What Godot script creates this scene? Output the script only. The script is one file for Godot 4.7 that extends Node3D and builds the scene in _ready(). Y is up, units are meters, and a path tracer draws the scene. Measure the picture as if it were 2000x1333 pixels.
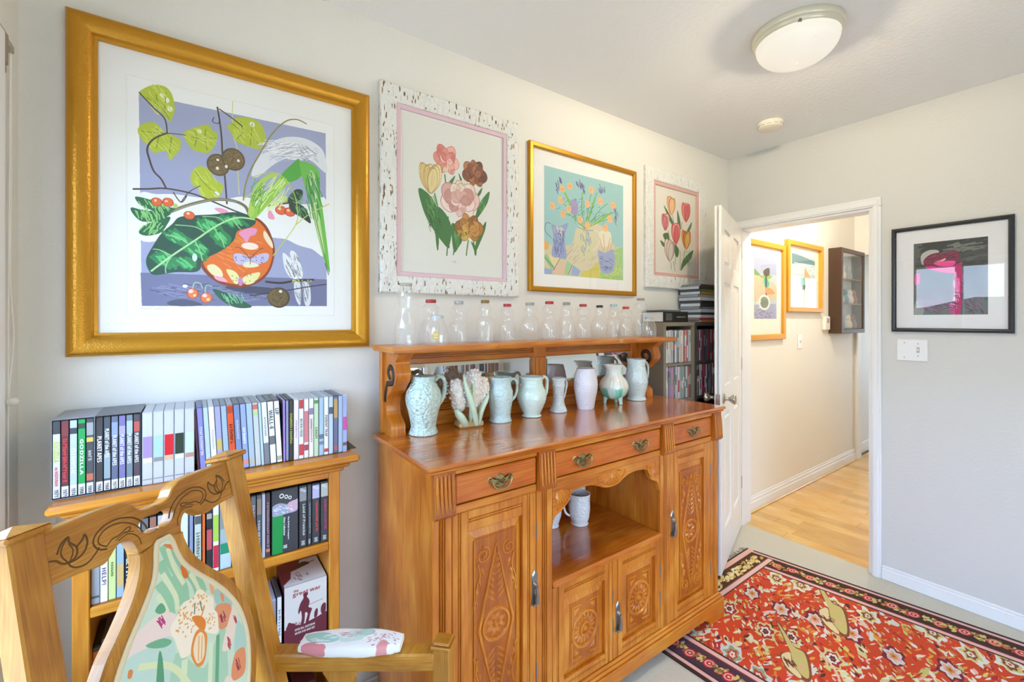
extends Node3D
# A small room: a carved sideboard with jugs and glass bottles between a film shelf and an open door, pictures above, an armchair in front.
# x runs along the picture wall, z out from it into the room, y up; metres.

const XL := -0.357   # wall with the window beside the camera
const XR := 3.04     # wall with the door
const ZF := 2.9      # wall behind the camera
const H := 2.515

var W := {}          # materials by name

func _ready() -> void:
	setup_camera()
	setup_light()
	make_materials()
	build_room()
	build_windows()
	build_outside()
	build_hall()
	build_door()
	build_sideboard()
	build_bookcase()
	build_towers()
	build_chair()
	build_pictures()
	build_rug()
	build_lamps()
	build_jugs()
	build_bottles()
	build_small()

func setup_camera() -> void:
	var cam := Camera3D.new()
	cam.name = "camera"
	add_child(cam)
	cam.position = V(0.0, 1.40, 1.6455)
	cam.rotation_degrees.y = -35.73
	cam.set_frustum(0.05 * 1333.0 / 869.5, Vector2(0, -0.05 * 40.8 / 869.5), 0.05, 400.0)
	cam.current = true

func setup_light() -> void:
	var sky_look := ProceduralSkyMaterial.new()
	sky_look.sky_top_color = Color(0.62, 0.77, 0.98)
	sky_look.sky_horizon_color = Color(0.84, 0.92, 1.0)
	sky_look.ground_bottom_color = Color(0.55, 0.56, 0.54)
	sky_look.ground_horizon_color = Color(0.72, 0.74, 0.74)
	sky_look.sky_curve = 0.2
	sky_look.sky_energy_multiplier = 1.0
	var sky := Sky.new()
	sky.sky_material = sky_look
	var env := Environment.new()
	env.background_mode = Environment.BG_SKY
	env.sky = sky
	env.background_energy_multiplier = 15.0
	env.ambient_light_source = Environment.AMBIENT_SOURCE_DISABLED
	env.tonemap_mode = Environment.TONE_MAPPER_LINEAR
	env.tonemap_exposure = 0.95
	env.sdfgi_enabled = true
	env.ssao_enabled = true
	env.ssil_enabled = true
	var we := WorldEnvironment.new()
	we.name = "environment"
	we.environment = env
	add_child(we)

func make_materials() -> void:
	var plaster := noise_normal(0.035, 6.0, 5)
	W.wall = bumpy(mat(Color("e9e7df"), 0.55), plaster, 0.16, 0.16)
	W.ceiling = bumpy(mat(Color("f0f0ee"), 0.8), plaster, 0.12, 0.25)
	W.hall_wall = bumpy(mat(Color("efebe2"), 0.6), plaster, 0.12, 0.18)
	W.wall_door_dimmed = bumpy(mat(Color("dad9d4"), 0.55), plaster, 0.16, 0.16)  # wall paint darkened: the weaker light on this wall is put into the colour
	W.trim = mat(Color("f2f2f2"), 0.35)
	W.door = mat(Color("f4f1ea"), 0.3)
	var pile := noise_normal(0.18, 10.0, 8)
	W.carpet = bumpy(mat(Color("f5ecd6"), 0.95), pile, 1.0, 0.12)
	var cw := wood(3, "a3530d", "ca741b", "e29a3b", 2.0, 0.6, 0.36, 0.22)
	W.sv = cw[0]
	W.sh = cw[1]
	W.stop = cw[1].duplicate()
	W.stop.albedo_color = Color(0.95, 0.88, 0.84)
	W.stop.roughness = 0.26
	W.stop.clearcoat = 1.0
	W.stop.clearcoat_roughness = 0.1
	W.sdark = mat(Color("6b330e"), 0.45)
	var pw := wood(9, "b06412", "cb801e", "dfa03c", 2.0, 0.7, 0.3, 0.3)
	W.pv = pw[0]
	W.ph = pw[1]
	var ow := wood(14, "935a12", "b47820", "d09a44", 3.0, 0.3, 0.36, 0.3, false)
	W.cv = ow[0]
	W.ch = ow[1]
	W.ccap = W.cv.duplicate()
	W.ccap.albedo_color = Color(1.0, 0.98, 0.94)
	var cloth := pic(640, 1120, "cfe0c8")
	draw_list(cloth, LILY, 2)
	W.lily = printed(cloth, 0.9)
	W.padcloth = W.lily
	cloth = pic(512, 192, "f0eeea")
	draw_list(cloth, [["b", "a8cfc4", [40, 620, 160, 300, 330, 330, 420, 480, 300, 600, 180, 700]], ["b", "cfe2d8", [380, 420, 520, 300, 640, 520, 520, 760, 430, 700]], ["b", "b4d4c8", [520, 620, 640, 540, 700, 700, 600, 860]], ["b", "d88a90", [60, 120, 180, 80, 300, 180, 220, 300, 80, 320]], ["h", "c86a78", 26, 720, 500, 90, 260, 60, 26, 6], ["h", "b8606a", 20, 860, 450, 90, 240, -60, 22, 5], ["b", "e09a98", [760, 200, 830, 120, 860, 300, 800, 420]], ["h", "f8f6f2", 26, 420, 420, 300, 200, 30, 40, 8], ["h", "d88a94", 14, 480, 620, 100, 120, -30, 40, 6]], 9)
	W.padcloth = printed(cloth, 0.9)
	W.padcloth2 = hexmat("c8d8c4", 0.9)
	W.cline = mat(Color("5d3c0c"), 0.6)
	var bw := wood(21, "d9a552", "e8bd6e", "f0cd88", 9.0, 0.5, 0.3, 0.35)
	W.bamboo = bw[0]
	W.bamboo2 = bw[0].duplicate()
	W.bamboo2.albedo_color = Color(0.93, 0.90, 0.86)
	W.bamboo3 = bw[0].duplicate()
	W.bamboo3.albedo_color = Color(1.0, 0.97, 0.92)
	W.gold = bumpy(mat(Color("c68c24"), 0.3, 0.55), noise_normal(0.2, 4.0, 31), 0.12, 0.3)
	W.hallgold = mat(Color("d99a2a"), 0.4, 0.1)
	W.brass = mat(Color("a08e60"), 0.34, 0.85)
	W.iron = mat(Color("908c88"), 0.32, 0.8)
	W.nickel = mat(Color("b9b2a4"), 0.3, 0.9)
	W.glass = glass(0.02)
	W.mirror = mat(Color("e4e8e6"), 0.02, 1.0)
	W.board = mat(Color("f5f5f1"), 0.8)
	W.black = mat(Color("17181a"), 0.4)
# ---------------------------------------------------------------- mesh helpers
class MB:
	var v := PackedVector3Array()
	var n := PackedVector3Array()
	var uv := PackedVector2Array()
	func put(p: Vector3, m: Vector3, t := Vector2.ZERO) -> void:
		v.append(p); n.append(m); uv.append(t)
	func tri(a: Vector3, b: Vector3, c: Vector3) -> void:  # counter-clockwise seen from outside
		var m := (b - a).cross(c - a).normalized()
		put(a, m); put(c, m); put(b, m)
	func quad(a: Vector3, b: Vector3, c: Vector3, d: Vector3) -> void:
		tri(a, b, c); tri(a, c, d)
	func quad_uv(a: Vector3, b: Vector3, c: Vector3, d: Vector3) -> void:  # a bottom left, then round; v runs down
		var m := (b - a).cross(c - a).normalized()
		put(a, m, Vector2(0, 1)); put(c, m, Vector2(1, 0)); put(b, m, Vector2(1, 1))
		put(a, m, Vector2(0, 1)); put(d, m, Vector2(0, 0)); put(c, m, Vector2(1, 0))
	func out(o: Vector3, a: Vector3, b: Vector3, c: Vector3) -> void:  # a triangle of a convex shape round o
		if (b - a).cross(c - a).dot(a + b + c - 3.0 * o) < 0.0:
			tri(a, c, b)
		else:
			tri(a, b, c)
	func outq(o: Vector3, a: Vector3, b: Vector3, c: Vector3, d: Vector3) -> void:
		out(o, a, b, c); out(o, a, c, d)
	func box(lo: Vector3, hi: Vector3, bevel := 0.0, xf := Transform3D()) -> void:
		var o := (lo + hi) / 2.0
		var h := (hi - lo) / 2.0
		var b := minf(bevel, minf(h.x, minf(h.y, h.z)) * 0.9)
		var oo := xf * o
		for ax in 3:
			var a1 := (ax + 1) % 3
			var a2 := (ax + 2) % 3
			for s in [-1.0, 1.0]:
				var q: Array[Vector3] = []
				for e in [[-1.0, -1.0], [1.0, -1.0], [1.0, 1.0], [-1.0, 1.0]]:
					var p := o
					p[ax] += s * h[ax]
					p[a1] += e[0] * (h[a1] - b)
					p[a2] += e[1] * (h[a2] - b)
					q.append(xf * p)
				outq(oo, q[0], q[1], q[2], q[3])
				if b > 0.0:
					for s2 in [-1.0, 1.0]:  # the edge between faces ax and a1
						var r: Array[Vector3] = []
						for e in [[-1.0, ax], [1.0, ax], [1.0, a1], [-1.0, a1]]:
							var p := o
							p[a2] += e[0] * (h[a2] - b)
							p[ax] += s * (h[ax] - (0.0 if e[1] == ax else b))
							p[a1] += s2 * (h[a1] - (0.0 if e[1] == a1 else b))
							r.append(xf * p)
						outq(oo, r[0], r[1], r[2], r[3])
		if b > 0.0:
			for k in 8:
				var s := Vector3(1 if k & 1 else -1, 1 if k & 2 else -1, 1 if k & 4 else -1)
				var q: Array[Vector3] = []
				for ax in 3:
					var p := o
					for c in 3:
						p[c] += s[c] * (h[c] - (0.0 if c == ax else b))
					q.append(xf * p)
				out(oo, q[0], q[1], q[2])
	func grid(rows: Array, wrap := false, flip := false) -> void:  # smooth sheet through rows of points
		var nr := rows.size()
		var nc: int = rows[0].size()
		var nm := []
		for i in nr:
			var line := PackedVector3Array()
			for j in nc:
				var du: Vector3 = rows[i][(j + 1) % nc if wrap else mini(j + 1, nc - 1)] - rows[i][(j + nc - 1) % nc if wrap else maxi(j - 1, 0)]
				var dv: Vector3 = rows[mini(i + 1, nr - 1)][j] - rows[maxi(i - 1, 0)][j]
				if du.length() < 1e-7:
					var ii := i + 1 if i == 0 else i - 1
					du = rows[ii][(j + 1) % nc] - rows[ii][(j + nc - 1) % nc]
				var m := du.cross(dv).normalized()
				line.append(-m if flip else m)
			nm.append(line)
		for i in nr - 1:
			for j in (nc if wrap else nc - 1):
				var k := (j + 1) % nc
				var q := [[i, j], [i, k], [i + 1, k], [i + 1, j]]
				for t in [[0, 2, 1], [0, 3, 2]]:
					for e in ([t[0], t[2], t[1]] if flip else t):
						put(rows[q[e][0]][q[e][1]], nm[q[e][0]][q[e][1]])
	func lathe(prof: Array, seg := 20, xf := Transform3D(), shape = null) -> void:  # prof: [radius, height] from the bottom up
		var rows := []
		for i in prof.size():
			var row := PackedVector3Array()
			for j in seg:
				var a := TAU * j / seg
				var p := Vector3(prof[i][0] * cos(a), prof[i][1], -prof[i][0] * sin(a))
				if shape != null:
					p = shape.call(p, a, float(i) / (prof.size() - 1))
				row.append(xf * p)
			rows.append(row)
		grid(rows, true)
	func tube(path: Array, radius, seg := 8, flat := 1.0) -> void:  # radius: number or one per point
		var rows := []
		var side := Vector3.ZERO
		var count := path.size()
		for i in count:
			var d: Vector3 = (path[mini(i + 1, count - 1)] - path[maxi(i - 1, 0)]).normalized()
			if side == Vector3.ZERO:
				side = d.cross(Vector3.UP if absf(d.y) < 0.9 else Vector3.RIGHT).normalized()
			side = (side - d * side.dot(d)).normalized()
			var up := side.cross(d)
			var r: float = radius[i] if radius is Array else radius
			var row := PackedVector3Array()
			for j in seg:
				var a := TAU * j / seg
				row.append(path[i] + (side * cos(a) * flat + up * sin(a)) * r)
			rows.append(row)
		grid(rows, true, true)
		for e in [[0, 1], [count - 1, -1]]:
			for j in seg:
				var o: Vector3 = path[e[0]]
				var inner: Vector3 = path[e[0] + e[1]]
				out(inner, o, rows[e[0]][j], rows[e[0]][(j + 1) % seg])
	func extrude(poly: PackedVector2Array, z0: float, z1: float, xf := Transform3D(), bevel := 0.0) -> void:
		var p := poly.duplicate()
		var area := 0.0
		for i in p.size():
			area += p[i].cross(p[(i + 1) % p.size()])
		if area < 0.0:
			p.reverse()
		var c := p.size()
		var q := PackedVector2Array()
		for i in c:
			var e1 := (p[i] - p[(i + c - 1) % c]).normalized()
			var e2 := (p[(i + 1) % c] - p[i]).normalized()
			var m := Vector2(-e1.y - e2.y, e1.x + e2.x).normalized()
			q.append(p[i] + m * bevel / maxf(0.5, m.dot(Vector2(-e1.y, e1.x))))
		var idx := Geometry2D.triangulate_polygon(p)
		for i in range(0, idx.size(), 3):
			var t := [idx[i], idx[i + 1], idx[i + 2]]
			if (p[t[1]] - p[t[0]]).cross(p[t[2]] - p[t[0]]) < 0.0:
				t = [t[0], t[2], t[1]]
			tri(xf * Vector3(q[t[0]].x, q[t[0]].y, z1), xf * Vector3(q[t[1]].x, q[t[1]].y, z1), xf * Vector3(q[t[2]].x, q[t[2]].y, z1))
			tri(xf * Vector3(p[t[0]].x, p[t[0]].y, z0), xf * Vector3(p[t[2]].x, p[t[2]].y, z0), xf * Vector3(p[t[1]].x, p[t[1]].y, z0))
		var zb := z1 - bevel
		for i in c:
			var k := (i + 1) % c
			quad(xf * Vector3(p[i].x, p[i].y, z0), xf * Vector3(p[k].x, p[k].y, z0), xf * Vector3(p[k].x, p[k].y, zb), xf * Vector3(p[i].x, p[i].y, zb))
			if bevel > 0.0:
				quad(xf * Vector3(p[i].x, p[i].y, zb), xf * Vector3(p[k].x, p[k].y, zb), xf * Vector3(q[k].x, q[k].y, z1), xf * Vector3(q[i].x, q[i].y, z1))
	func ribbon(pts: PackedVector2Array, w: float, h: float, xf := Transform3D(), closed := false) -> void:  # a raised strip on the plane z = 0
		var c := pts.size()
		var rows := []
		for i in c:
			var a := pts[(i + c - 1) % c] if closed or i > 0 else pts[i]
			var b := pts[(i + 1) % c] if closed or i < c - 1 else pts[i]
			var d := (b - a).normalized()
			var s := Vector2(d.y, -d.x)
			var row: Array[Vector3] = []
			for e in [[-0.5, 0.0], [-0.28, 1.0], [0.28, 1.0], [0.5, 0.0]]:
				var g: Vector2 = pts[i] + s * w * e[0]
				row.append(xf * Vector3(g.x, g.y, h * e[1]))
			rows.append(row)
		for i in (c if closed else c - 1):
			var k := (i + 1) % c
			for j in 3:
				quad(rows[i][j], rows[i][j + 1], rows[k][j + 1], rows[k][j])
	func mound(pts: PackedVector2Array, h: float, xf := Transform3D(), top := 0.35) -> void:  # a raised leaf or boss on z = 0
		var o := Vector2.ZERO
		for p in pts:
			o += p / pts.size()
		var c := pts.size()
		var base := xf * Vector3(o.x, o.y, -0.01)
		for i in c:
			var k := (i + 1) % c
			var a := pts[i]
			var b := pts[k]
			var a2 := o + (a - o) * top
			var b2 := o + (b - o) * top
			outq(base, xf * Vector3(a.x, a.y, 0), xf * Vector3(b.x, b.y, 0), xf * Vector3(b2.x, b2.y, h), xf * Vector3(a2.x, a2.y, h))
			out(base, xf * Vector3(a2.x, a2.y, h), xf * Vector3(b2.x, b2.y, h), xf * Vector3(o.x, o.y, h))
	func frame(x0: float, y0: float, x1: float, y1: float, prof: Array, xf := Transform3D()) -> void:  # mitred moulding; prof: [out from the opening, height]
		for i in prof.size() - 1:
			var r := []
			for e in [prof[i], prof[i + 1]]:
				r.append([xf * Vector3(x0 - e[0], y0 - e[0], e[1]), xf * Vector3(x1 + e[0], y0 - e[0], e[1]), xf * Vector3(x1 + e[0], y1 + e[0], e[1]), xf * Vector3(x0 - e[0], y1 + e[0], e[1])])
			for k in 4:
				var m := (k + 1) % 4
				quad(r[0][m], r[0][k], r[1][k], r[1][m])
	func mesh() -> ArrayMesh:
		var a := []
		a.resize(Mesh.ARRAY_MAX)
		a[Mesh.ARRAY_VERTEX] = v
		a[Mesh.ARRAY_NORMAL] = n
		a[Mesh.ARRAY_TEX_UV] = uv
		var m := ArrayMesh.new()
		m.add_surface_from_arrays(Mesh.PRIMITIVE_TRIANGLES, a)
		return m

var taken := {}
func numbered(called: String) -> String:
	if not taken.has(called):
		taken[called] = 0
		return called
	taken[called] += 1
	return "%s_%03d" % [called, taken[called]]

func tag(o: Node3D, label: String, category: String, group := "") -> void:
	o.set_meta("label", label)
	o.set_meta("category", category)
	if group != "":
		o.set_meta("group", group)

func thing(called: String, label: String, category: String, at := Vector3.ZERO, group := "") -> Node3D:
	var o := Node3D.new()
	o.name = numbered(called)
	add_child(o)
	o.position = at
	tag(o, label, category, group)
	return o

func part(parent: Node, called: String, shape, m: Material, at := Vector3.ZERO) -> MeshInstance3D:
	var o := MeshInstance3D.new()
	o.name = called
	o.mesh = shape.mesh() if shape is MB else shape
	o.material_override = m
	parent.add_child(o, true)
	o.position = at
	return o

# A part whose corners are given in the room's own metres.
func wpart(parent: Node3D, called: String, shape: MB, m: Material) -> MeshInstance3D:
	return part(parent, called, shape, m, -parent.position)

func struct(called: String, shape: MB, m: Material) -> MeshInstance3D:
	var o := part(self, called, shape, m)
	o.set_meta("kind", "structure")
	return o

func V(x: float, y: float, z: float) -> Vector3:
	return Vector3(x, y, z)

func mb_box(lo: Vector3, hi: Vector3, bevel := 0.0) -> MB:
	var b := MB.new()
	b.box(lo, hi, bevel)
	return b

func xf_at(o: Vector3, x := Vector3.RIGHT, y := Vector3.UP) -> Transform3D:
	return Transform3D(x, y, x.cross(y), o)

func pts(a: Array, scale := 0.001) -> PackedVector2Array:  # flat list of numbers to points
	var r := PackedVector2Array()
	for i in range(0, a.size(), 2):
		r.append(Vector2(a[i], a[i + 1]) * scale)
	return r

func smooth(p: PackedVector2Array, closed := false, steps := 6) -> PackedVector2Array:
	var r := PackedVector2Array()
	var c := p.size()
	for i in (c if closed else c - 1):
		var a := p[(i + c - 1) % c] if closed or i > 0 else p[i]
		var b := p[i]
		var d := p[(i + 1) % c]
		var e := p[(i + 2) % c] if closed or i < c - 2 else d
		for k in steps:
			r.append(b.cubic_interpolate(d, a, e, float(k) / steps))
	if not closed:
		r.append(p[c - 1])
	return r

func smooth3(p: Array, steps := 5) -> Array:
	var r := []
	for i in p.size() - 1:
		var a: Vector3 = p[maxi(i - 1, 0)]
		var b: Vector3 = p[i]
		var d: Vector3 = p[i + 1]
		var e: Vector3 = p[mini(i + 2, p.size() - 1)]
		for k in steps:
			r.append(b.cubic_interpolate(d, a, e, float(k) / steps))
	r.append(p[-1])
	return r

func round_prof(p: Array, steps := 4) -> Array:  # a smooth lathe profile through [radius, height] pairs
	var q := PackedVector2Array()
	for e in p:
		q.append(Vector2(e[0], e[1]))
	var r := []
	for e in smooth(q, false, steps):
		r.append([maxf(e.x, 0.0), e.y])
	return r

func ring(o: Vector2, rx: float, ry: float, c := 20) -> PackedVector2Array:
	var r := PackedVector2Array()
	for i in c:
		r.append(o + Vector2(rx * cos(TAU * i / c), ry * sin(TAU * i / c)))
	return r

# ---------------------------------------------------------------- materials
func mat(c: Color, rough := 0.7, metal := 0.0) -> StandardMaterial3D:
	var m := StandardMaterial3D.new()
	m.albedo_color = c
	m.roughness = rough
	m.metallic = metal
	return m

func hexmat(h: String, rough := 0.7, metal := 0.0) -> StandardMaterial3D:
	var key := "%s/%s/%s" % [h, rough, metal]
	if not shared.has(key):
		shared[key] = mat(Color(h), rough, metal)
	return shared[key]
var shared := {}

func glass(alpha := 0.03, rough := 0.0) -> StandardMaterial3D:
	var m := mat(Color(0.95, 0.97, 0.96, alpha), rough)
	m.transparency = BaseMaterial3D.TRANSPARENCY_ALPHA
	return m

func noise_normal(freq: float, strength: float, seed_: int, size := 256) -> NoiseTexture2D:
	var f := FastNoiseLite.new()
	f.seed = seed_
	f.frequency = freq
	f.fractal_octaves = 3
	var t := NoiseTexture2D.new()
	t.width = size
	t.height = size
	t.seamless = true
	t.noise = f
	t.as_normal_map = true
	t.bump_strength = strength
	return t

func bumpy(m: StandardMaterial3D, t: Texture2D, scale: float, tile: float, world := true) -> StandardMaterial3D:
	m.normal_enabled = true
	m.normal_texture = t
	m.normal_scale = scale
	m.uv1_triplanar = true
	m.uv1_world_triplanar = world
	m.uv1_scale = Vector3.ONE / tile
	return m

func wood_image(seed_: int, dark: Color, mid: Color, light: Color, rings: float, size := 384) -> Image:  # grain runs down the image
	var f := FastNoiseLite.new()
	f.seed = seed_
	f.frequency = 1.0
	f.fractal_octaves = 3
	var data := PackedByteArray()
	data.resize(size * size * 3)
	for y in size:
		for x in size:
			var u := float(x) / size
			var w := float(y) / size
			var at := func(p: float, q: float) -> float:
				var warp := f.get_noise_2d(p * 2.5 + 9.0, q * 1.1)
				var fine := f.get_noise_2d(p * 70.0, q * 2.6)
				var line := sin((p * rings + warp * 2.2) * TAU) * 0.5 + 0.5
				return clampf(0.5 + 0.16 * (line - 0.5) + 0.34 * fine + 0.5 * f.get_noise_2d(p * 3.0, q * 1.3 + 40.0), 0.0, 1.0)
			var g: float = at.call(u, w)
			if u > 0.85:
				g = lerpf(g, at.call(u - 1.0, w), (u - 0.85) / 0.15)
			if w > 0.8:
				g = lerpf(g, at.call(u, w - 1.0), (w - 0.8) / 0.2)
			var c := dark.lerp(mid, g * 2.0) if g < 0.5 else mid.lerp(light, g * 2.0 - 1.0)
			var i := (y * size + x) * 3
			data[i] = int(c.r * 255)
			data[i + 1] = int(c.g * 255)
			data[i + 2] = int(c.b * 255)
	return Image.create_from_data(size, size, false, Image.FORMAT_RGB8, data)

# Two materials from one piece of wood: grain upright and grain lying.
func wood(seed_: int, dark: String, mid: String, light: String, rings: float, tile: float, rough: float, coat: float, world := true) -> Array:
	var im := wood_image(seed_, Color(dark), Color(mid), Color(light), rings)
	var im2: Image = im.duplicate()
	im2.rotate_90(CLOCKWISE)
	var r := []
	for e in [im, im2]:
		var m := StandardMaterial3D.new()
		m.albedo_texture = ImageTexture.create_from_image(e)
		m.uv1_triplanar = true
		m.uv1_world_triplanar = world
		m.uv1_triplanar_sharpness = 8.0
		m.uv1_scale = Vector3.ONE / tile
		m.roughness = rough
		if coat > 0.0:
			m.clearcoat_enabled = true
			m.clearcoat = coat
			m.clearcoat_roughness = 0.12
		r.append(m)
	return r

# ---------------------------------------------------------------- print and pattern, drawn into images
func pic(w: int, h: int, c: String) -> Image:
	var im := Image.create(w, h, false, Image.FORMAT_RGB8)
	im.fill(Color(c))
	return im

func fill_poly(im: Image, p: PackedVector2Array, c: Color) -> void:
	var lo := 1e9
	var hi := -1e9
	for e in p:
		lo = minf(lo, e.y)
		hi = maxf(hi, e.y)
	var n := p.size()
	for y in range(maxi(0, int(lo)), mini(im.get_height() - 1, int(hi) + 1) + 1):
		var yy := y + 0.5
		var xs: Array[float] = []
		for i in n:
			var a := p[i]
			var b := p[(i + 1) % n]
			if (a.y <= yy) != (b.y <= yy):
				xs.append(a.x + (yy - a.y) / (b.y - a.y) * (b.x - a.x))
		xs.sort()
		for i in range(0, xs.size() - 1, 2):
			var x0 := maxi(0, roundi(xs[i]))
			var x1 := mini(im.get_width(), roundi(xs[i + 1]))
			if x1 > x0:
				im.fill_rect(Rect2i(x0, y, x1 - x0, 1), c)

func stroke(im: Image, p: PackedVector2Array, w: float, c: Color) -> void:
	for i in p.size() - 1:
		var d := (p[i + 1] - p[i]).normalized() * w * 0.5
		var s := Vector2(-d.y, d.x)
		fill_poly(im, PackedVector2Array([p[i] + s - d * 0.5, p[i + 1] + s + d * 0.5, p[i + 1] - s + d * 0.5, p[i] - s - d * 0.5]), c)

# One drawing: b/p smooth or straight filled outline, s stroke, e ellipse, h hatching strokes inside an ellipse, d dots inside an ellipse. Numbers are thousandths of the picture.
func draw_list(im: Image, list: Array, seed_ := 1) -> void:
	var k := Vector2(im.get_width(), im.get_height()) * 0.001
	var rng := RandomNumberGenerator.new()
	rng.seed = seed_
	for e in list:
		var c := Color(e[1])
		match e[0]:
			"b":
				var p := smooth(pts(e[2], 1.0), true, 5)
				for i in p.size():
					p[i] *= k
				fill_poly(im, p, c)
			"p":
				var p := pts(e[2], 1.0)
				for i in p.size():
					p[i] *= k
				fill_poly(im, p, c)
			"s":
				var p := smooth(pts(e[3], 1.0), false, 5)
				for i in p.size():
					p[i] *= k
				stroke(im, p, maxf(1.0, e[2] * k.x), c)
			"e":
				fill_poly(im, ring(Vector2(e[2], e[3]) * k, e[4] * k.x, e[5] * k.y, 22), c)
			"h":  # count, centre, radii, direction, length, width
				for i in e[2]:
					var r := sqrt(rng.randf())
					var a := rng.randf() * TAU
					var o := Vector2(e[3] + cos(a) * r * e[5], e[4] + sin(a) * r * e[6])
					var d = Vector2.from_angle(deg_to_rad(e[7]) + rng.randf_range(-0.25, 0.25)) * e[8] * rng.randf_range(0.5, 1.0)
					stroke(im, PackedVector2Array([(o - d) * k, (o + d) * k]), maxf(1.0, e[9] * k.x), c)
			"f":  # light, dark, centre, radii, petals, 1 for an upright cup: layered petals with streaks
				var tones := [c, Color(e[2]), c.lerp(Color(e[3]), 0.35), c.lerp(Color(e[2]), 0.6)]
				for layer in 3:
					var s: float = [1.0, 0.78, 0.5][layer]
					var n: int = e[8]
					for i in n:
						var a := TAU * (i + 0.5 * layer + rng.randf_range(-0.2, 0.2)) / n
						var foot := Vector2(e[4], e[5] + e[7] * 0.15)
						if e[9] == 1:
							a = lerpf(-PI * 0.86, -PI * 0.14, (i + 0.5) / n) + rng.randf_range(-0.1, 0.1)
							foot = Vector2(e[4], e[5] + e[7] * 0.9)
						var tip := Vector2(e[4] + cos(a) * e[6] * s, e[5] + sin(a) * e[7] * s * rng.randf_range(0.92, 1.05))
						if e[9] == 1:
							tip.y = e[5] - e[7] * rng.randf_range(0.75, 1.0) * (1.0 if layer < 2 else 0.8)
							tip.x = e[4] + cos(a) * e[6] * s * 0.8
						var d := tip - foot
						var sd := Vector2(-d.y, d.x) * (0.36 if e[9] == 0 else 0.24)
						var q := smooth(PackedVector2Array([foot, foot + d * 0.45 + sd, foot + d * 0.85 + sd * 0.7, tip, foot + d * 0.85 - sd * 0.7, foot + d * 0.45 - sd]), true, 4)
						var rim := PackedVector2Array()
						for g in q:
							rim.append((foot + d * 0.5 + (g - foot - d * 0.5) * 1.07) * k)
						fill_poly(im, rim, Color(e[3]).lerp(c, 0.35))
						for g in q.size():
							q[g] *= k
						fill_poly(im, q, tones[rng.randi() % 4])
						for g in 5:
							var off := sd * rng.randf_range(-0.6, 0.6)
							stroke(im, PackedVector2Array([(foot + d * 0.25 + off * 0.6) * k, (foot + d * rng.randf_range(0.6, 0.95) + off) * k]), 1.3, Color(e[3 if g % 2 else 2]).lerp(c, 0.3))
			"d":  # count, centre, radii, size
				for i in e[2]:
					var r := sqrt(rng.randf())
					var a := rng.randf() * TAU
					var o := Vector2(e[3] + cos(a) * r * e[5], e[4] + sin(a) * r * e[6])
					fill_poly(im, ring(o * k, e[7] * k.x, e[7] * k.x, 7), c)

func printed(im: Image, rough := 0.6) -> StandardMaterial3D:
	var m := StandardMaterial3D.new()
	m.albedo_texture = ImageTexture.create_from_image(im)
	m.roughness = rough
	m.texture_repeat = false
	return m

func text_mesh(words: String, serif := false) -> TextMesh:
	var key := words + ("|s" if serif else "")
	if not texts.has(key):
		var f := SystemFont.new()
		f.font_names = PackedStringArray(["Droid Serif" if serif else "Droid Sans"])
		f.font_weight = 700
		var t := TextMesh.new()
		t.text = words
		t.font = f
		t.font_size = 24
		t.pixel_size = 0.001
		t.depth = 0.0003
		t.curve_step = 2.0
		texts[key] = t
	return texts[key]
var texts := {}

# Lettering of a given length and height, centred at a place; xf's x axis is the reading direction.
func lettering(parent: Node3D, words: String, m: Material, xf: Transform3D, length: float, height: float, called := "title") -> void:
	if words.begins_with("~"):  # print too blurred in the photograph to read: rows of short bars
		var n := int(words.substr(1))
		var rng := RandomNumberGenerator.new()
		rng.seed = n + int(length * 10000.0)
		var b := MB.new()
		var step := length / n
		for i in n:
			var x := -length / 2.0 + step * i
			var h := height * rng.randf_range(0.75, 1.0)
			b.box(V(x, -h / 2, 0), V(x + step * 0.26, h / 2, 0.0003), 0.0, xf)
			var y := rng.randf_range(-0.4, 0.3) * h
			b.box(V(x, y, 0), V(x + step * rng.randf_range(0.5, 0.8), y + height * 0.24, 0.00032), 0.0, xf)
			if rng.randf() < 0.6:
				b.box(V(x + step * 0.5, -h * 0.5, 0), V(x + step * 0.72, h * rng.randf_range(0.0, 0.5), 0.00031), 0.0, xf)
		part(parent, called, b, m)
		return
	var t := text_mesh(words)
	var b := t.get_aabb()
	var o := MeshInstance3D.new()
	o.name = called
	o.mesh = t
	o.material_override = m
	parent.add_child(o, true)
	var sx := length / maxf(b.size.x, 1e-5)
	var sy := height / maxf(b.size.y, 1e-5)
	var mid := b.get_center()
	o.transform = xf * Transform3D(Basis.from_scale(Vector3(sx, sy, 1.0)), Vector3(-mid.x * sx, -mid.y * sy, 0.0))

const ORD := ["first", "second", "third", "fourth", "fifth", "sixth", "seventh", "eighth", "ninth", "tenth", "eleventh", "twelfth", "thirteenth", "fourteenth", "fifteenth", "sixteenth", "seventeenth", "eighteenth", "nineteenth", "twentieth"]
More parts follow.
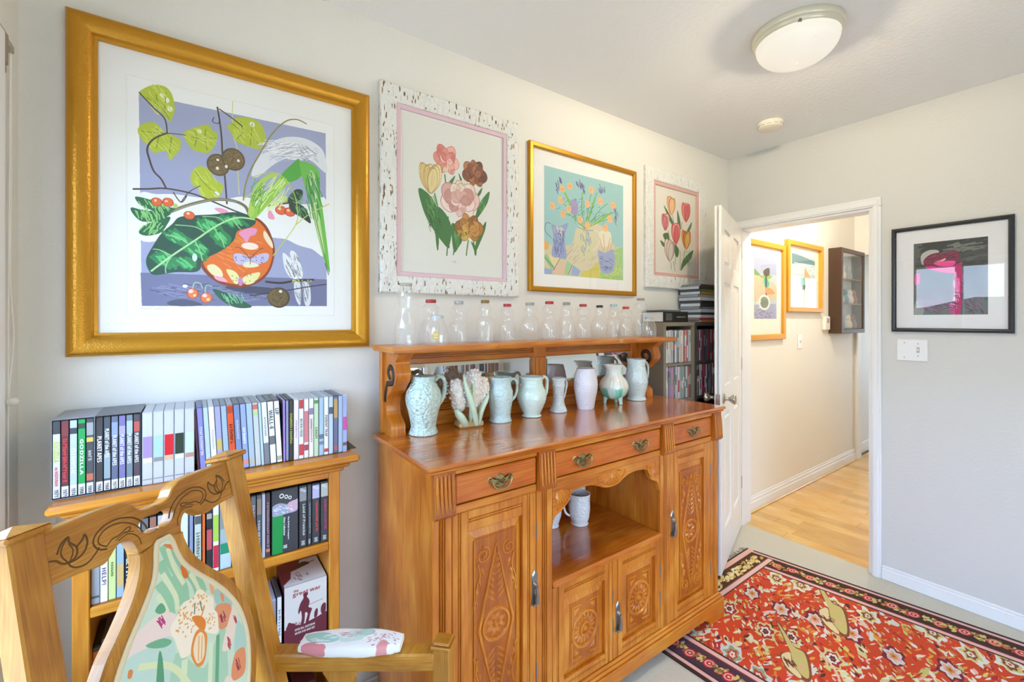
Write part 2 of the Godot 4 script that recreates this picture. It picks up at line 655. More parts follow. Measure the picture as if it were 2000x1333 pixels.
# ---------------------------------------------------------------- the room
func build_room() -> void:
	struct("floor", mb_box(V(XL - 0.12, -0.1, -0.12), V(3.09, 0.0, ZF + 0.12)), W.carpet)
	struct("ceiling", mb_box(V(XL - 0.12, H, -0.12), V(XR + 0.12, H + 0.1, ZF + 0.12)), W.ceiling)
	struct("wall_back", mb_box(V(XL - 0.12, 0, -0.12), V(XR, H, 0.0)), W.wall)
	var b := MB.new()  # door opening z 0.09 to 0.813, 2.02 high
	b.box(V(XR, 0, -0.12), V(XR + 0.12, H, 0.09))
	b.box(V(XR, 0, 0.813), V(XR + 0.12, H, ZF + 0.12))
	b.box(V(XR, 2.02, 0.09), V(XR + 0.12, H, 0.813))
	struct("wall_right", b, W.wall_door_dimmed)
	b = MB.new()  # window openings z 0.22 to 0.96 and 1.9 to 2.7
	b.box(V(XL - 0.12, 0, -0.12), V(XL, H, 0.22))
	b.box(V(XL - 0.12, 0, 0.96), V(XL, H, 1.9))
	b.box(V(XL - 0.12, 0, 2.7), V(XL, H, ZF))
	b.box(V(XL - 0.12, 0, 1.9), V(XL, 0.9, 2.7))
	b.box(V(XL - 0.12, 2.1, 1.9), V(XL, H, 2.7))
	b.box(V(XL - 0.12, 0, 0.22), V(XL, 0.62, 0.96))
	b.box(V(XL - 0.12, 2.0, 0.22), V(XL, H, 0.96))
	struct("wall_left", b, W.wall)
	b = MB.new()  # window opening x 0.4 to 2.0, y 0.3 to 2.05
	b.box(V(XL - 0.12, 0, ZF), V(0.4, H, ZF + 0.12))
	b.box(V(2.0, 0, ZF), V(XR, H, ZF + 0.12))
	b.box(V(0.4, 0, ZF), V(2.0, 0.3, ZF + 0.12))
	b.box(V(0.4, 2.05, ZF), V(2.0, H, ZF + 0.12))
	struct("wall_front", b, W.wall)
	b = MB.new()
	b.box(V(XR - 0.014, 0, 0.857), V(XR, 0.062, ZF), 0.004)
	b.box(V(XR - 0.009, 0.062, 0.857), V(XR, 0.075, ZF), 0.003)
	struct("baseboard_right", b, W.trim)
	struct("baseboard_back", mb_box(V(XL, 0, 0), V(XR, 0.075, 0.012), 0.004), W.trim)
	struct("baseboard_left", mb_box(V(XL, 0, 0.013), V(XL + 0.012, 0.075, ZF), 0.004), W.trim)
	struct("baseboard_front", mb_box(V(XL + 0.012, 0, ZF - 0.012), V(XR - 0.014, 0.075, ZF), 0.004), W.trim)

func window_unit(called: String, o: Vector3, ax: Vector3, w: float, y0: float, y1: float, bars: Array) -> void:
	# o: one lower corner of the opening on the inner wall face, ax: along the wall
	var x := xf_at(o, ax)
	var b := MB.new()
	b.frame(0.0, 0.0, w, y1 - y0, [[0.0, -0.04], [0.0, 0.014], [0.045, 0.018], [0.05, 0.012], [0.05, -0.002]], x)
	var s := struct(called, b, W.trim)
	b = MB.new()
	b.frame(0.04, 0.04, w - 0.04, y1 - y0 - 0.04, [[0.0, -0.09], [0.0, -0.05], [0.04, -0.05], [0.04, -0.09]], x)
	part(s, "sash", b, W.trim)
	for at in bars:
		part(s, "mullion", mb_box_x(x, V(at - 0.028, 0.0, -0.09), V(at + 0.028, y1 - y0, -0.045)), W.trim)
	b = MB.new()
	b.box(V(0.0, -0.03, -0.02), V(w, -0.004, 0.02), 0.004, x)
	part(s, "sill", b, W.trim)
	var edges := [0.0] + bars + [w]
	for i in edges.size() - 1:
		b = MB.new()
		b.quad(x * V(edges[i] + 0.02, 0.02, -0.072), x * V(edges[i + 1] - 0.02, 0.02, -0.072), x * V(edges[i + 1] - 0.02, y1 - y0 - 0.02, -0.072), x * V(edges[i] + 0.02, y1 - y0 - 0.02, -0.072))
		part(s, "pane", b, W.glass)

func mb_box_x(x: Transform3D, lo: Vector3, hi: Vector3, bevel := 0.0) -> MB:
	var b := MB.new()
	b.box(lo, hi, bevel, x)
	return b

func build_windows() -> void:
	window_unit("window_1", V(XL, 0.62, 0.96), V(0, 0, -1), 0.74, 0.62, 2.0, [0.357])
	window_unit("added_window_2", V(XL, 0.9, 2.7), V(0, 0, -1), 0.8, 0.9, 2.1, [0.4])  # unseen window, added for more daylight from the left
	window_unit("added_window_4", V(2.0, 0.3, ZF), V(-1, 0, 0), 1.6, 0.3, 2.05, [0.8])  # unseen window, added to brighten the floor and the sideboard front
	# added blind: keeps the upper part of that window out of the picture glass
	var sh := thing("roller_blind", "added cream roller blind half drawn over the added window behind the camera", "blind", V(1.2, 2.1, ZF - 0.03))
	wpart(sh, "cassette", mb_box(V(0.34, 2.06, ZF - 0.07), V(2.06, 2.14, ZF - 0.001), 0.01), W.trim)
	wpart(sh, "fabric", mb_box(V(0.36, 1.27, ZF - 0.03), V(2.04, 2.07, ZF - 0.027)), hexmat("d8d0bc", 0.9))
	wpart(sh, "hem_bar", mb_box(V(0.36, 1.245, ZF - 0.036), V(2.04, 1.272, ZF - 0.021), 0.004), W.trim)
	# blind rolled up above the window beside the camera
	var o := thing("roller_blind", "grey-brown blind headrail with white pull cord beside the picture wall", "blind", V(XL, 2.0, 0.5))
	var b := MB.new()
	b.box(V(XL + 0.001, 1.985, 0.13), V(XL + 0.014, 2.06, 1.1), 0.004)
	b.box(V(XL + 0.002, 1.965, 0.135), V(XL + 0.012, 1.985, 1.095), 0.004)
	wpart(o, "headrail", b, hexmat("9c8f7d", 0.6))
	wpart(o, "bracket", mb_box(V(XL + 0.002, 2.036, 0.08), V(XL + 0.012, 2.056, 0.13), 0.003), W.nickel)
	b = MB.new()
	b.tube(smooth3([V(XL + 0.007, 2.05, 0.085), V(XL + 0.007, 1.75, 0.085), V(XL + 0.007, 1.5, 0.09), V(XL + 0.008, 1.36, 0.07), V(XL + 0.007, 1.25, 0.095), V(XL + 0.007, 1.19, 0.1)]), 0.0015, 6)
	b.tube(smooth3([V(XL + 0.007, 2.05, 0.09), V(XL + 0.006, 1.75, 0.092), V(XL + 0.006, 1.5, 0.098), V(XL + 0.006, 1.25, 0.101), V(XL + 0.007, 0.75, 0.103)]), 0.0015, 6)
	wpart(o, "cord", b, hexmat("f3f1ea", 0.7))
	b = MB.new()
	b.lathe(round_prof([[0.001, 1.198], [0.008, 1.2], [0.0115, 1.207], [0.008, 1.215], [0.001, 1.217]]), 12, Transform3D(Basis(), V(XL + 0.0125, 0, 0.1)))
	wpart(o, "bead", b, hexmat("f6f4ee", 0.35))

func build_outside() -> void:
	# what the glass of the rose picture mirrors through the window: a hillside town under the sky
	var f := FastNoiseLite.new()
	f.seed = 4
	f.frequency = 0.02
	var rows := []
	for i in 9:
		var row := PackedVector3Array()
		for j in 40:
			var z := -120.0 + j * 7.0
			row.append(V(-14.0 - i * 12.0, -4.0 + (i * i) * 0.13 + f.get_noise_2d(z, i * 9.0) * 1.6 * i * 0.35, z))
		rows.append(row)
	var b := MB.new()
	b.grid(rows, false)
	struct("hillside", b, mat(Color("6f7a5c"), 0.95))
	var rng := RandomNumberGenerator.new()
	rng.seed = 12
	var walls := ["d9d2c4", "c9bfae", "e6e2da", "b8ab98"]
	var roofs := ["7a5a4a", "5f5a58", "8d6d58"]
	for k in 14:
		var z := -24.0 + k * 3.6 + rng.randf_range(-1, 1)
		var x := -42.0 - (k % 3) * 11.0
		var i := (-14.0 - x) / 12.0
		var y := -4.2 + i * i * 0.13
		var w := rng.randf_range(2.2, 3.4)
		var places := ["nearest row", "middle row", "farthest row"]
		var o := thing("house", "small %s house with pitched roof, %s along the %s of the hillside outside" % [["cream", "tan", "white", "brown"][k % 4], ORD[k / 3], places[k % 3]], "house", V(x, y, z), "houses on the hillside")
		part(o, "wall", mb_box(V(-w, 0, -w * 0.8), V(w, 3.0, w * 0.8)), hexmat(walls[k % 4], 0.9))
		b = MB.new()
		b.extrude(PackedVector2Array([Vector2(-w * 1.1, 3.0), Vector2(w * 1.1, 3.0), Vector2(0, 4.5)]), -w * 0.9, w * 0.9, xf_at(Vector3.ZERO))
		part(o, "roof", b, hexmat(roofs[k % 3], 0.9))

# ---------------------------------------------------------------- the hall beyond the door
func build_hall() -> void:
	var x1 := 5.42
	struct("ceiling_hall", mb_box(V(XR + 0.12, H, -0.12), V(9.0, H + 0.1, 1.6)), W.ceiling)
	struct("wall_hall_back", mb_box(V(XR + 0.12, 0, -0.12), V(x1 + 0.1, H, 0.02)), W.hall_wall)
	struct("wall_hall_front", mb_box(V(XR + 0.12, 0, 1.3), V(x1 + 0.3, H, 1.42)), W.hall_wall)
	var b := MB.new()
	b.box(V(x1, 2.045, 0.02), V(x1 + 0.12, H, 1.3))
	b.box(V(x1, 0, 0.02), V(x1 + 0.12, 2.045, 0.032))
	b.box(V(x1, 0, 0.95), V(x1 + 0.12, 2.045, 1.3))
	struct("wall_hall_end", b, W.hall_wall)
	# the bright room at the end, with its window
	b = MB.new()
	b.box(V(x1 + 0.1, 0, -0.12), V(9.0, H, -0.02))
	struct("wall_far_room_back", b, W.wall)
	struct("wall_far_room_end", mb_box(V(9.0, 0, -0.12), V(9.1, H, 1.42)), W.wall)
	b = MB.new()
	b.box(V(x1 + 0.3, 0, 1.3), V(9.0, 0.9, 1.42))
	b.box(V(x1 + 0.3, 2.1, 1.3), V(9.0, H, 1.42))
	b.box(V(8.4, 0.9, 1.3), V(9.0, 2.1, 1.42))
	b.box(V(x1 + 0.3, 0.9, 1.3), V(6.9, 2.1, 1.42))
	struct("wall_far_room_front", b, W.wall)
	window_unit("window_3", V(8.4, 0.9, 1.3), V(-1, 0, 0), 1.5, 0.9, 2.1, [0.75])
	# floor of short bamboo planks laid across the hall
	var base := struct("floor_hall", mb_box(V(3.09, -0.1, -0.12), V(9.0, -0.008, 1.42)), hexmat("8a6a38", 0.8))
	var rng := RandomNumberGenerator.new()
	rng.seed = 77
	var looks := [W.bamboo, W.bamboo2, W.bamboo3]
	var x := 3.092
	var row := 0
	while x < 8.9:
		var wide := 0.094 if x < x1 + 0.3 else 0.3
		var z := 0.02 - (0.0 if row % 2 else 0.0)
		var first := rng.randf_range(0.15, 0.85)
		var cuts := [0.02, 0.02 + first, 1.3] if first < 0.7 else [0.02, 0.02 + first * 0.4, 0.02 + first * 1.1, 1.3]
		for i in cuts.size() - 1:
			part(base, "plank", mb_box(V(x, -0.012, cuts[i] + 0.0006), V(x + wide - 0.0014, 0.0, cuts[i + 1] - 0.0006), 0.0012), looks[rng.randi() % 3])
		x += wide
		row += 1
	for e in [["baseboard_hall_back", V(XR + 0.12, 0, 0.02), V(x1, 0.112, 0.034)], ["baseboard_hall_end", V(x1 - 0.014, 0, 0.034), V(x1, 0.112, 0.05)]]:
		b = MB.new()
		var lo: Vector3 = e[1]
		var hi: Vector3 = e[2]
		b.box(lo, V(hi.x, 0.07, hi.z), 0.003)
		b.box(V(lo.x + (0.004 if e[0].ends_with("end") else 0.0), 0.068, lo.z), V(hi.x, 0.095, hi.z - (0.0 if e[0].ends_with("end") else 0.004)), 0.003)
		b.box(V(lo.x + (0.008 if e[0].ends_with("end") else 0.0), 0.093, lo.z), V(hi.x, 0.112, hi.z - (0.0 if e[0].ends_with("end") else 0.008)), 0.003)
		struct(e[0], b, W.trim)
	b = MB.new()
	b.box(V(XR + 0.12, 0, 0.034), V(x1 - 0.014, 0.012, 0.046), 0.004)
	struct("trim_3", b, W.bamboo)
	b = MB.new()  # white casing of the far opening
	b.box(V(x1 - 0.012, 0.112, 0.034), V(x1 - 0.0005, 2.09, 0.05), 0.003)
	b.box(V(x1, 0, 0.033), V(x1 + 0.12, 2.045, 0.044), 0.002)
	b.box(V(x1 - 0.012, 2.045, 0.051), V(x1 - 0.0005, 2.09, 1.0), 0.003)
	struct("trim_2", b, W.trim)
	b = MB.new()
	b.box(V(x1 + 0.12, 0, -0.02), V(9.0, 0.11, -0.005), 0.003)
	struct("baseboard_far_room", b, W.trim)

# ---------------------------------------------------------------- door and casing
func build_door() -> void:
	var b := MB.new()
	for e in [[0.013, 0.0, 0.0], [0.019, 0.008, 0.012]]:
		b.box(V(XR - e[0], 0, 0.813 + e[1]), V(XR, 2.0195 + e[1], 0.856 - e[2]), 0.003)
		b.box(V(XR - e[0], 0, 0.047 + e[2]), V(XR, 2.0195 + e[1], 0.09 - e[1]), 0.003)
		b.box(V(XR - e[0], 2.02 + e[1], 0.047 + e[2]), V(XR, 2.072 - e[2], 0.856 - e[2]), 0.003)
	b.box(V(XR, 0, 0.80), V(XR + 0.12, 2.02, 0.814), 0.002)
	b.box(V(XR, 0, 0.089), V(XR + 0.12, 2.02, 0.102), 0.002)
	b.box(V(XR, 2.007, 0.1), V(XR + 0.12, 2.021, 0.802), 0.002)
	b.box(V(XR + 0.045, 0, 0.786), V(XR + 0.075, 2.008, 0.801), 0.002)
	struct("trim_1", b, W.trim)
	# six-panel leaf standing open into the room
	var d := Node3D.new()
	d.name = "door_1"
	add_child(d)
	d.set_meta("kind", "structure")
	d.position = V(3.018, 0.012, 0.108)
	var dir := V(-0.71, 0, 0.25).normalized()
	d.transform.basis = Basis(dir, Vector3.UP, dir.cross(Vector3.UP))
	var w := 0.735
	var t := 0.035  # the leaf lies between local z 0 and t; its hall face looks towards the camera side
	b = MB.new()
	b.box(V(0, 0, 0.012), V(w, 2.012, t - 0.012))
	for e in [[0.0, 0.105], [w / 2 - 0.05, w / 2 + 0.05], [w - 0.105, w]]:
		b.box(V(e[0], 0, 0), V(e[1], 2.012, t), 0.0025)
	for e in [[0.0, 0.22], [0.86, 1.02], [1.60, 1.69], [1.9, 2.012]]:
		b.box(V(0.06, e[0], 0.0002), V(w - 0.06, e[1], t - 0.0002), 0.0025)
	part(d, "frame", b, W.door)
	for col in [[0.105, w / 2 - 0.05], [w / 2 + 0.05, w - 0.105]]:
		for r in [[0.22, 0.86], [1.02, 1.60], [1.69, 1.9]]:
			b = MB.new()
			b.box(V(col[0] + 0.022, r[0] + 0.022, 0.003), V(col[1] - 0.022, r[1] - 0.022, t - 0.003), 0.008)
			part(d, "panel", b, W.door)
	for s in [1.0, -1.0]:
		var x := Transform3D(Basis(Vector3.RIGHT, PI / 2 * s), V(w - 0.062, 0.955, t if s > 0 else 0.0))
		var k := MB.new()
		k.lathe(round_prof([[0.028, 0.0], [0.028, 0.005], [0.02, 0.008], [0.011, 0.014], [0.011, 0.03], [0.02, 0.04], [0.027, 0.052], [0.024, 0.062], [0.0, 0.066]], 3), 18, x)
		part(d, "knob", k, W.nickel)
	part(d, "latch_plate", mb_box(V(w, 0.925, 0.006), V(w + 0.0015, 0.985, t - 0.006), 0.0006), W.nickel)
	part(d, "latch", mb_box(V(w, 0.947, 0.012), V(w + 0.009, 0.963, t - 0.012), 0.002), W.nickel)
	for y in [0.25, 1.05, 1.8]:
		part(d, "hinge", mb_box(V(-0.006, y, -0.004), V(0.002, y + 0.085, 0.006), 0.002), W.nickel)
# ---------------------------------------------------------------- carved sideboard
const SX0 := 0.545
const SX1 := 2.015
const SZ0 := 0.06
const SZ := 0.51   # face of the carcass
const ST := 0.995  # top of the counter

func spiral(o: Vector2, r0: float, r1: float, a0: float, turns: float, c := 16, squash := 1.0) -> PackedVector2Array:
	var r := PackedVector2Array()
	for i in c + 1:
		var t := float(i) / c
		var a := a0 + turns * TAU * t
		r.append(o + Vector2(cos(a), sin(a) * squash) * lerpf(r0, r1, t))
	return r

func leaf(b: MB, at: Vector2, dir: Vector2, length: float, wide: float, h: float, xf: Transform3D) -> void:
	var s := Vector2(-dir.y, dir.x)
	b.mound(PackedVector2Array([at, at + dir * length * 0.35 + s * wide * 0.5, at + dir * length * 0.75 + s * wide * 0.38, at + dir * length, at + dir * length * 0.7 - s * wide * 0.35, at + dir * length * 0.3 - s * wide * 0.45]), h, xf)

func rosette(b: MB, o: Vector2, r: float, petals: int, xf: Transform3D) -> void:
	b.ribbon(ring(o, r, r, 28), r * 0.26, 0.0055, xf, true)
	for k in petals:
		var d := Vector2.from_angle(TAU * (k + 0.5) / petals)
		leaf(b, o + d * r * 0.2, d, r * 0.62, r * 3.4 / petals, 0.005, xf)
	b.mound(ring(o, r * 0.2, r * 0.2, 12), 0.007, xf, 0.5)

func carve_tall(cx: float, xf: Transform3D) -> MB:
	var b := MB.new()
	var top := Vector2(cx, 0.715)
	var low := Vector2(cx, 0.215)
	var l := Vector2(cx - 0.063, 0.465)
	var r := Vector2(cx + 0.063, 0.465)
	b.ribbon(PackedVector2Array([top, r, low, l]), 0.014, 0.006, xf, true)
	b.ribbon(PackedVector2Array([Vector2(cx - 0.078, 0.195), Vector2(cx + 0.078, 0.195), Vector2(cx + 0.078, 0.74), Vector2(cx - 0.078, 0.74)]), 0.006, 0.004, xf, true)
	rosette(b, Vector2(cx, 0.465), 0.047, 8, xf)
	for up in [1.0, -1.0]:
		# leafy stems filling the lozenge above and below the rosette
		for k in 8:
			var y: float = 0.465 + up * (0.07 + k * 0.02)
			var reach := 0.05 * (1.0 - absf(y - 0.465) / 0.25)
			for s in [-1.0, 1.0]:
				leaf(b, Vector2(cx + s * 0.002, y), Vector2(s * 0.75, up * 0.66).normalized(), reach * 1.15 + 0.004, 0.011, 0.0045, xf)
		# scrolls and leaves outside it
		for s in [-1.0, 1.0]:
			var o := Vector2(cx + s * 0.047, 0.465 + up * 0.225)
			b.ribbon(spiral(o, 0.026, 0.005, PI / 2 * up, 1.6 * s * up, 22), 0.0055, 0.0045, xf)
			b.ribbon(smooth(PackedVector2Array([o + Vector2(s * 0.02, -up * 0.02), o + Vector2(s * 0.012, -up * 0.06), o + Vector2(s * 0.026, -up * 0.1), o + Vector2(s * 0.022, -up * 0.145)])), 0.006, 0.0045, xf)
			for k in 4:
				leaf(b, o + Vector2(s * (0.006 + k * 0.006), -up * (0.035 + k * 0.03)), Vector2(-s * 0.25 + s * 0.2 * k, -up).normalized(), 0.034, 0.012, 0.0045, xf)
	return b

func carve_square(cx: float, cy: float, hw: float, hh: float, xf: Transform3D) -> MB:
	var b := MB.new()
	var r := minf(hw, hh) * 0.82
	b.ribbon(ring(Vector2(cx, cy), r, r, 32), 0.012, 0.006, xf, true)
	for k in 16:
		var d := Vector2.from_angle(TAU * k / 16.0)
		leaf(b, Vector2(cx, cy) + d * r * 0.42, d, r * 0.48, r * 0.2, 0.005, xf)
	b.ribbon(ring(Vector2(cx, cy), r * 0.36, r * 0.36, 20), 0.008, 0.007, xf, true)
	b.mound(ring(Vector2(cx, cy), r * 0.17, r * 0.17, 12), 0.009, xf, 0.4)
	for sx in [-1.0, 1.0]:
		for sy in [-1.0, 1.0]:
			var a := Vector2(cx + sx * hw, cy + sy * hh)
			b.ribbon(PackedVector2Array([a + Vector2(-sx * hw * 0.75, -sy * 0.012), a + Vector2(-sx * 0.012, -sy * 0.012), a + Vector2(-sx * 0.012, -sy * hh * 0.75)]), 0.007, 0.004, xf)
			b.mound(PackedVector2Array([a + Vector2(-sx * 0.024, -sy * 0.024), a + Vector2(-sx * 0.052, -sy * 0.024), a + Vector2(-sx * 0.024, -sy * 0.05)]), 0.004, xf)
	return b

func bail_pull(parent: Node3D, at: Vector3) -> void:
	var xf := xf_at(at)
	var b := MB.new()
	b.mound(pts([-47, 8, -40, 17, -33, 10, -20, 6, -12, 16, 0, 22, 12, 16, 20, 6, 33, 10, 40, 17, 47, 8, 40, -4, 28, -10, 16, -20, 0, -26, -16, -20, -28, -10, -40, -4]), 0.004, xf, 0.8)
	for k in 7:
		var d := Vector2.from_angle(PI * (0.08 + 0.14 * k))
		leaf(b, Vector2(0, -0.012), d, 0.026, 0.007, 0.009, xf)
	for s in [-1.0, 1.0]:
		b.mound(ring(Vector2(s * 0.036, 0.006), 0.008, 0.008, 10), 0.012, xf, 0.6)
	var o := part(parent, "pull", b, W.brass)
	b = MB.new()
	var path := []
	for k in 11:
		var a := PI * k / 10.0
		path.append(at + V(-0.036 * cos(a), 0.006 - 0.03 * sin(a), 0.012 + 0.004 * sin(a)))
	b.tube(path, 0.0032, 7)
	part(o, "bail", b, W.brass)

func drop_pull(parent: Node3D, at: Vector3) -> void:
	var xf := xf_at(at)
	var b := MB.new()
	b.mound(pts([-15, -55, 15, -55, 16, -48, 11, -42, 11, 30, 14, 38, 10, 48, 0, 60, -10, 48, -14, 38, -11, 30, -11, -42, -16, -48]), 0.003, xf, 0.85)
	b.mound(ring(Vector2(0, 0.012), 0.01, 0.014, 12), 0.014, xf, 0.5)
	var o := part(parent, "lock_plate", b, W.iron)
	b = MB.new()
	b.tube([at + V(0, 0.012, 0.014), at + V(0, -0.012, 0.016), at + V(0, -0.03, 0.014), at + V(0, -0.044, 0.012)], [0.004, 0.005, 0.008, 0.006], 8)
	b.box(at + V(-0.012, -0.052, 0.004), at + V(0.012, -0.044, 0.014), 0.002)
	part(o, "drop", b, W.iron)

# a drawer front with its moulded lip and pulls
func drawer(o: Node3D, x0: float, x1: float, pulls: Array) -> void:
	var b := MB.new()
	b.box(V(x0 + 0.003, 0.868, SZ - 0.03), V(x1 - 0.003, 0.952, SZ + 0.004), 0.004)
	var d := wpart(o, "drawer", b, W.sdrawer)
	for x in pulls:
		bail_pull(d, V(x, 0.909, SZ + 0.004))

# a framed door: [x0, x1, y0, y1] and the opening for its panel
func cupboard_door(o: Node3D, e: Array, p: Array, carve: MB) -> MeshInstance3D:
	var b := MB.new()
	var z0 := SZ - 0.022
	var z1 := SZ - 0.002
	# stiles of three strips each with fine gaps, rails with a reeded line
	for s in [[e[0], p[0]], [p[1], e[1]]]:
		var w: float = s[1] - s[0]
		b.box(V(s[0] + 0.001, e[2] + 0.001, z0 + 0.001), V(s[1] - 0.001, e[3] - 0.001, z1 - 0.006))
		b.box(V(s[0], e[2], z0), V(s[0] + w * 0.36, e[3], z1), 0.002)
		b.box(V(s[0] + w * 0.40, e[2], z0), V(s[0] + w * 0.50, e[3], z1 - 0.001), 0.002)
		b.box(V(s[0] + w * 0.54, e[2], z0), V(s[1], e[3], z1), 0.002)
	for r in [[e[2], p[2]], [p[3], e[3]]]:
		var h: float = r[1] - r[0]
		b.box(V(p[0], r[0] + 0.001, z0 + 0.001), V(p[1], r[1] - 0.001, z1 - 0.006))
		b.box(V(p[0], r[0], z0), V(p[1], r[0] + h * 0.44, z1 - 0.001), 0.002)
		b.box(V(p[0] + 0.006, r[0] + h * 0.48, z0), V(p[1] - 0.006, r[0] + h * 0.56, z1 - 0.001), 0.002)
		b.box(V(p[0], r[0] + h * 0.6, z0), V(p[1], r[1], z1 - 0.001), 0.002)
	var d := wpart(o, "door", b, W.sv)
	b = MB.new()  # fielded panel: sloping margin round a flat field
	b.frame(p[0] + 0.026, p[2] + 0.026, p[1] - 0.026, p[3] - 0.026, [[0.0, -0.008], [0.024, -0.017], [0.026, -0.02]], xf_at(V(0, 0, SZ)))
	b.quad(V(p[0] + 0.026, p[2] + 0.026, SZ - 0.008), V(p[1] - 0.026, p[2] + 0.026, SZ - 0.008), V(p[1] - 0.026, p[3] - 0.026, SZ - 0.008), V(p[0] + 0.026, p[3] - 0.026, SZ - 0.008))
	part(d, "panel", b, W.sv)
	var inset := 0.03 if p[3] - p[2] > 0.4 else 0.031
	part(d, "carved_ground", mb_box(V(p[0] + inset - 0.004, p[2] + inset - 0.004, SZ - 0.0082), V(p[1] - inset + 0.004, p[3] - inset + 0.004, SZ - 0.0076)), W.sground)
	part(d, "carving", carve, W.scarve)
	for y in [e[2] + 0.1, e[3] - 0.16]:
		part(d, "hinge", mb_box(V(e[1] - 0.001, y, SZ - 0.01), V(e[1] + 0.004, y + 0.055, SZ + 0.001), 0.002), W.iron)
	return d

func build_sideboard() -> void:
	W.scarve = W.sv
	W.sdrawer = W.sh.duplicate()
	W.sdrawer.albedo_color = Color(0.97, 0.85, 0.80)
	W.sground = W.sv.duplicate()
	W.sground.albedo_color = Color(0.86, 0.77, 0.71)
	var o := thing("sideboard", "carved honey-brown wooden sideboard with mirrored back and brass pulls", "sideboard", V(1.28, 0.007, 0.3))
	var y0 := 0.007
	# carcass
	for x in [SX0, SX1 - 0.02]:
		wpart(o, "side_panel", mb_box(V(x, y0, SZ0), V(x + 0.02, ST - 0.022, SZ - 0.02), 0.002), W.sv)
	for x in [0.966, 1.576]:
		wpart(o, "partition", mb_box(V(x, 0.119, SZ0 + 0.01), V(x + 0.018, 0.847, SZ - 0.0198)), W.sv)
	wpart(o, "back_panel", mb_box(V(SX0 + 0.02, 0.06, SZ0), V(SX1 - 0.02, 0.97, SZ0 + 0.01)), W.sh)
	wpart(o, "bottom_board", mb_box(V(SX0 + 0.02, 0.1, SZ0 + 0.01), V(SX1 - 0.02, 0.118, SZ - 0.025)), W.sh)
	wpart(o, "dust_board", mb_box(V(SX0 + 0.02, 0.848, SZ0 + 0.01), V(SX1 - 0.02, 0.858, SZ - 0.03)), W.sh)
	# counter: slab with a moulded edge
	var b := MB.new()
	b.box(V(0.52, ST - 0.014, SZ0), V(2.04, ST, 0.535), 0.005)
	b.box(V(0.527, ST - 0.024, SZ0), V(2.033, ST - 0.013, 0.528), 0.004)
	wpart(o, "counter", b, W.stop)
	# plinth
	b = MB.new()
	b.extrude(pts([525, 7, 640, 7, 655, 30, 690, 45, 1870, 45, 1905, 30, 1920, 7, 2035, 7, 2035, 96, 525, 96]), SZ, 0.528, Transform3D(), 0.002)
	b.box(V(0.525, y0, 0.1), V(0.545, 0.096, 0.512), 0.002)
	b.box(V(2.015, y0, 0.1), V(2.035, 0.096, 0.512), 0.002)
	b.box(V(0.53, 0.095, 0.1), V(2.03, 0.108, 0.522), 0.005)
	b.box(V(0.536, 0.106, 0.1), V(2.024, 0.119, 0.515), 0.005)
	wpart(o, "plinth", b, W.sh)
	# frieze rails above and below the drawers
	b = MB.new()
	for e in [[0.612, 0.915], [0.99, 1.57], [1.645, 1.95]]:
		b.box(V(e[0], 0.956, SZ - 0.03), V(e[1], 0.974, SZ + 0.006), 0.003)
		b.box(V(e[0], 0.84, SZ - 0.03), V(e[1], 0.864, SZ + 0.004), 0.004)
	wpart(o, "frieze_rail", b, W.sh)
	# four posts, each of reeded strips, with a fluted corbel at the head
	for e in [[SX0, 0.606], [0.918, 0.985], [1.575, 1.642], [1.954, SX1]]:
		b = MB.new()
		var w: float = e[1] - e[0]
		b.box(V(e[0] + 0.001, 0.12, SZ - 0.0185), V(e[1] - 0.001, 0.971, SZ - 0.008))
		for s in [[0.0, 0.34], [0.405, 0.465], [0.53, 0.59], [0.655, 1.0]]:
			b.box(V(e[0] + w * s[0], 0.119, SZ - 0.0194), V(e[0] + w * s[1], 0.972, SZ - 0.001), 0.0022)
		wpart(o, "post", b, W.sv)
		b = MB.new()
		var x := Transform3D(Vector3(0, 0, 1), Vector3(0, 1, 0), Vector3(-1, 0, 0), V(e[1] + 0.002, 0, 0))  # profile in (z, y), extruded across
		b.extrude(pts([508, 972, 523, 972, 523, 950, 527, 900, 531, 862, 531, 850, 524, 842, 508, 842]), 0.0, w + 0.004, x)
		var cb := wpart(o, "corbel", b, W.sground)
		b = MB.new()
		for k in 5:
			var fx: float = e[0] + w * (0.1 + 0.2 * k)
			b.tube([V(fx, 0.964, 0.524), V(fx, 0.94, 0.526), V(fx, 0.9, 0.529), V(fx, 0.862, 0.5325)], [0.0025, 0.0048, 0.0048, 0.0025], 6)
		part(cb, "flutes", b, W.sv)
	drawer(o, 0.612, 0.915, [0.769])
	drawer(o, 0.99, 1.57, [1.12, 1.435])
	drawer(o, 1.645, 1.95, [1.80])
	# tall carved doors
	var xf := xf_at(V(0, 0, SZ - 0.0078))
	var d := cupboard_door(o, [0.608, 0.916, 0.121, 0.838], [0.66, 0.862, 0.17, 0.775], carve_tall(0.761, xf))
	drop_pull(d, V(0.908, 0.525, SZ - 0.001))
	d = cupboard_door(o, [1.644, 1.952, 0.121, 0.838], [1.698, 1.9, 0.17, 0.775], carve_tall(1.799, xf))
	drop_pull(d, V(1.657, 0.535, SZ - 0.001))
	# small doors under the niche
	d = cupboard_door(o, [0.987, 1.285, 0.121, 0.494], [1.04, 1.245, 0.16, 0.435], carve_square(1.1425, 0.2975, 0.075, 0.105, xf))
	d = cupboard_door(o, [1.287, 1.573, 0.121, 0.494], [1.34, 1.545, 0.16, 0.435], carve_square(1.4425, 0.2975, 0.075, 0.105, xf))
	drop_pull(d, V(1.312, 0.275, SZ - 0.001))
	# niche
	wpart(o, "niche_shelf", mb_box(V(0.983, 0.497, SZ0 + 0.01), V(1.577, 0.522, SZ + 0.012), 0.007), W.stop)
	b = MB.new()
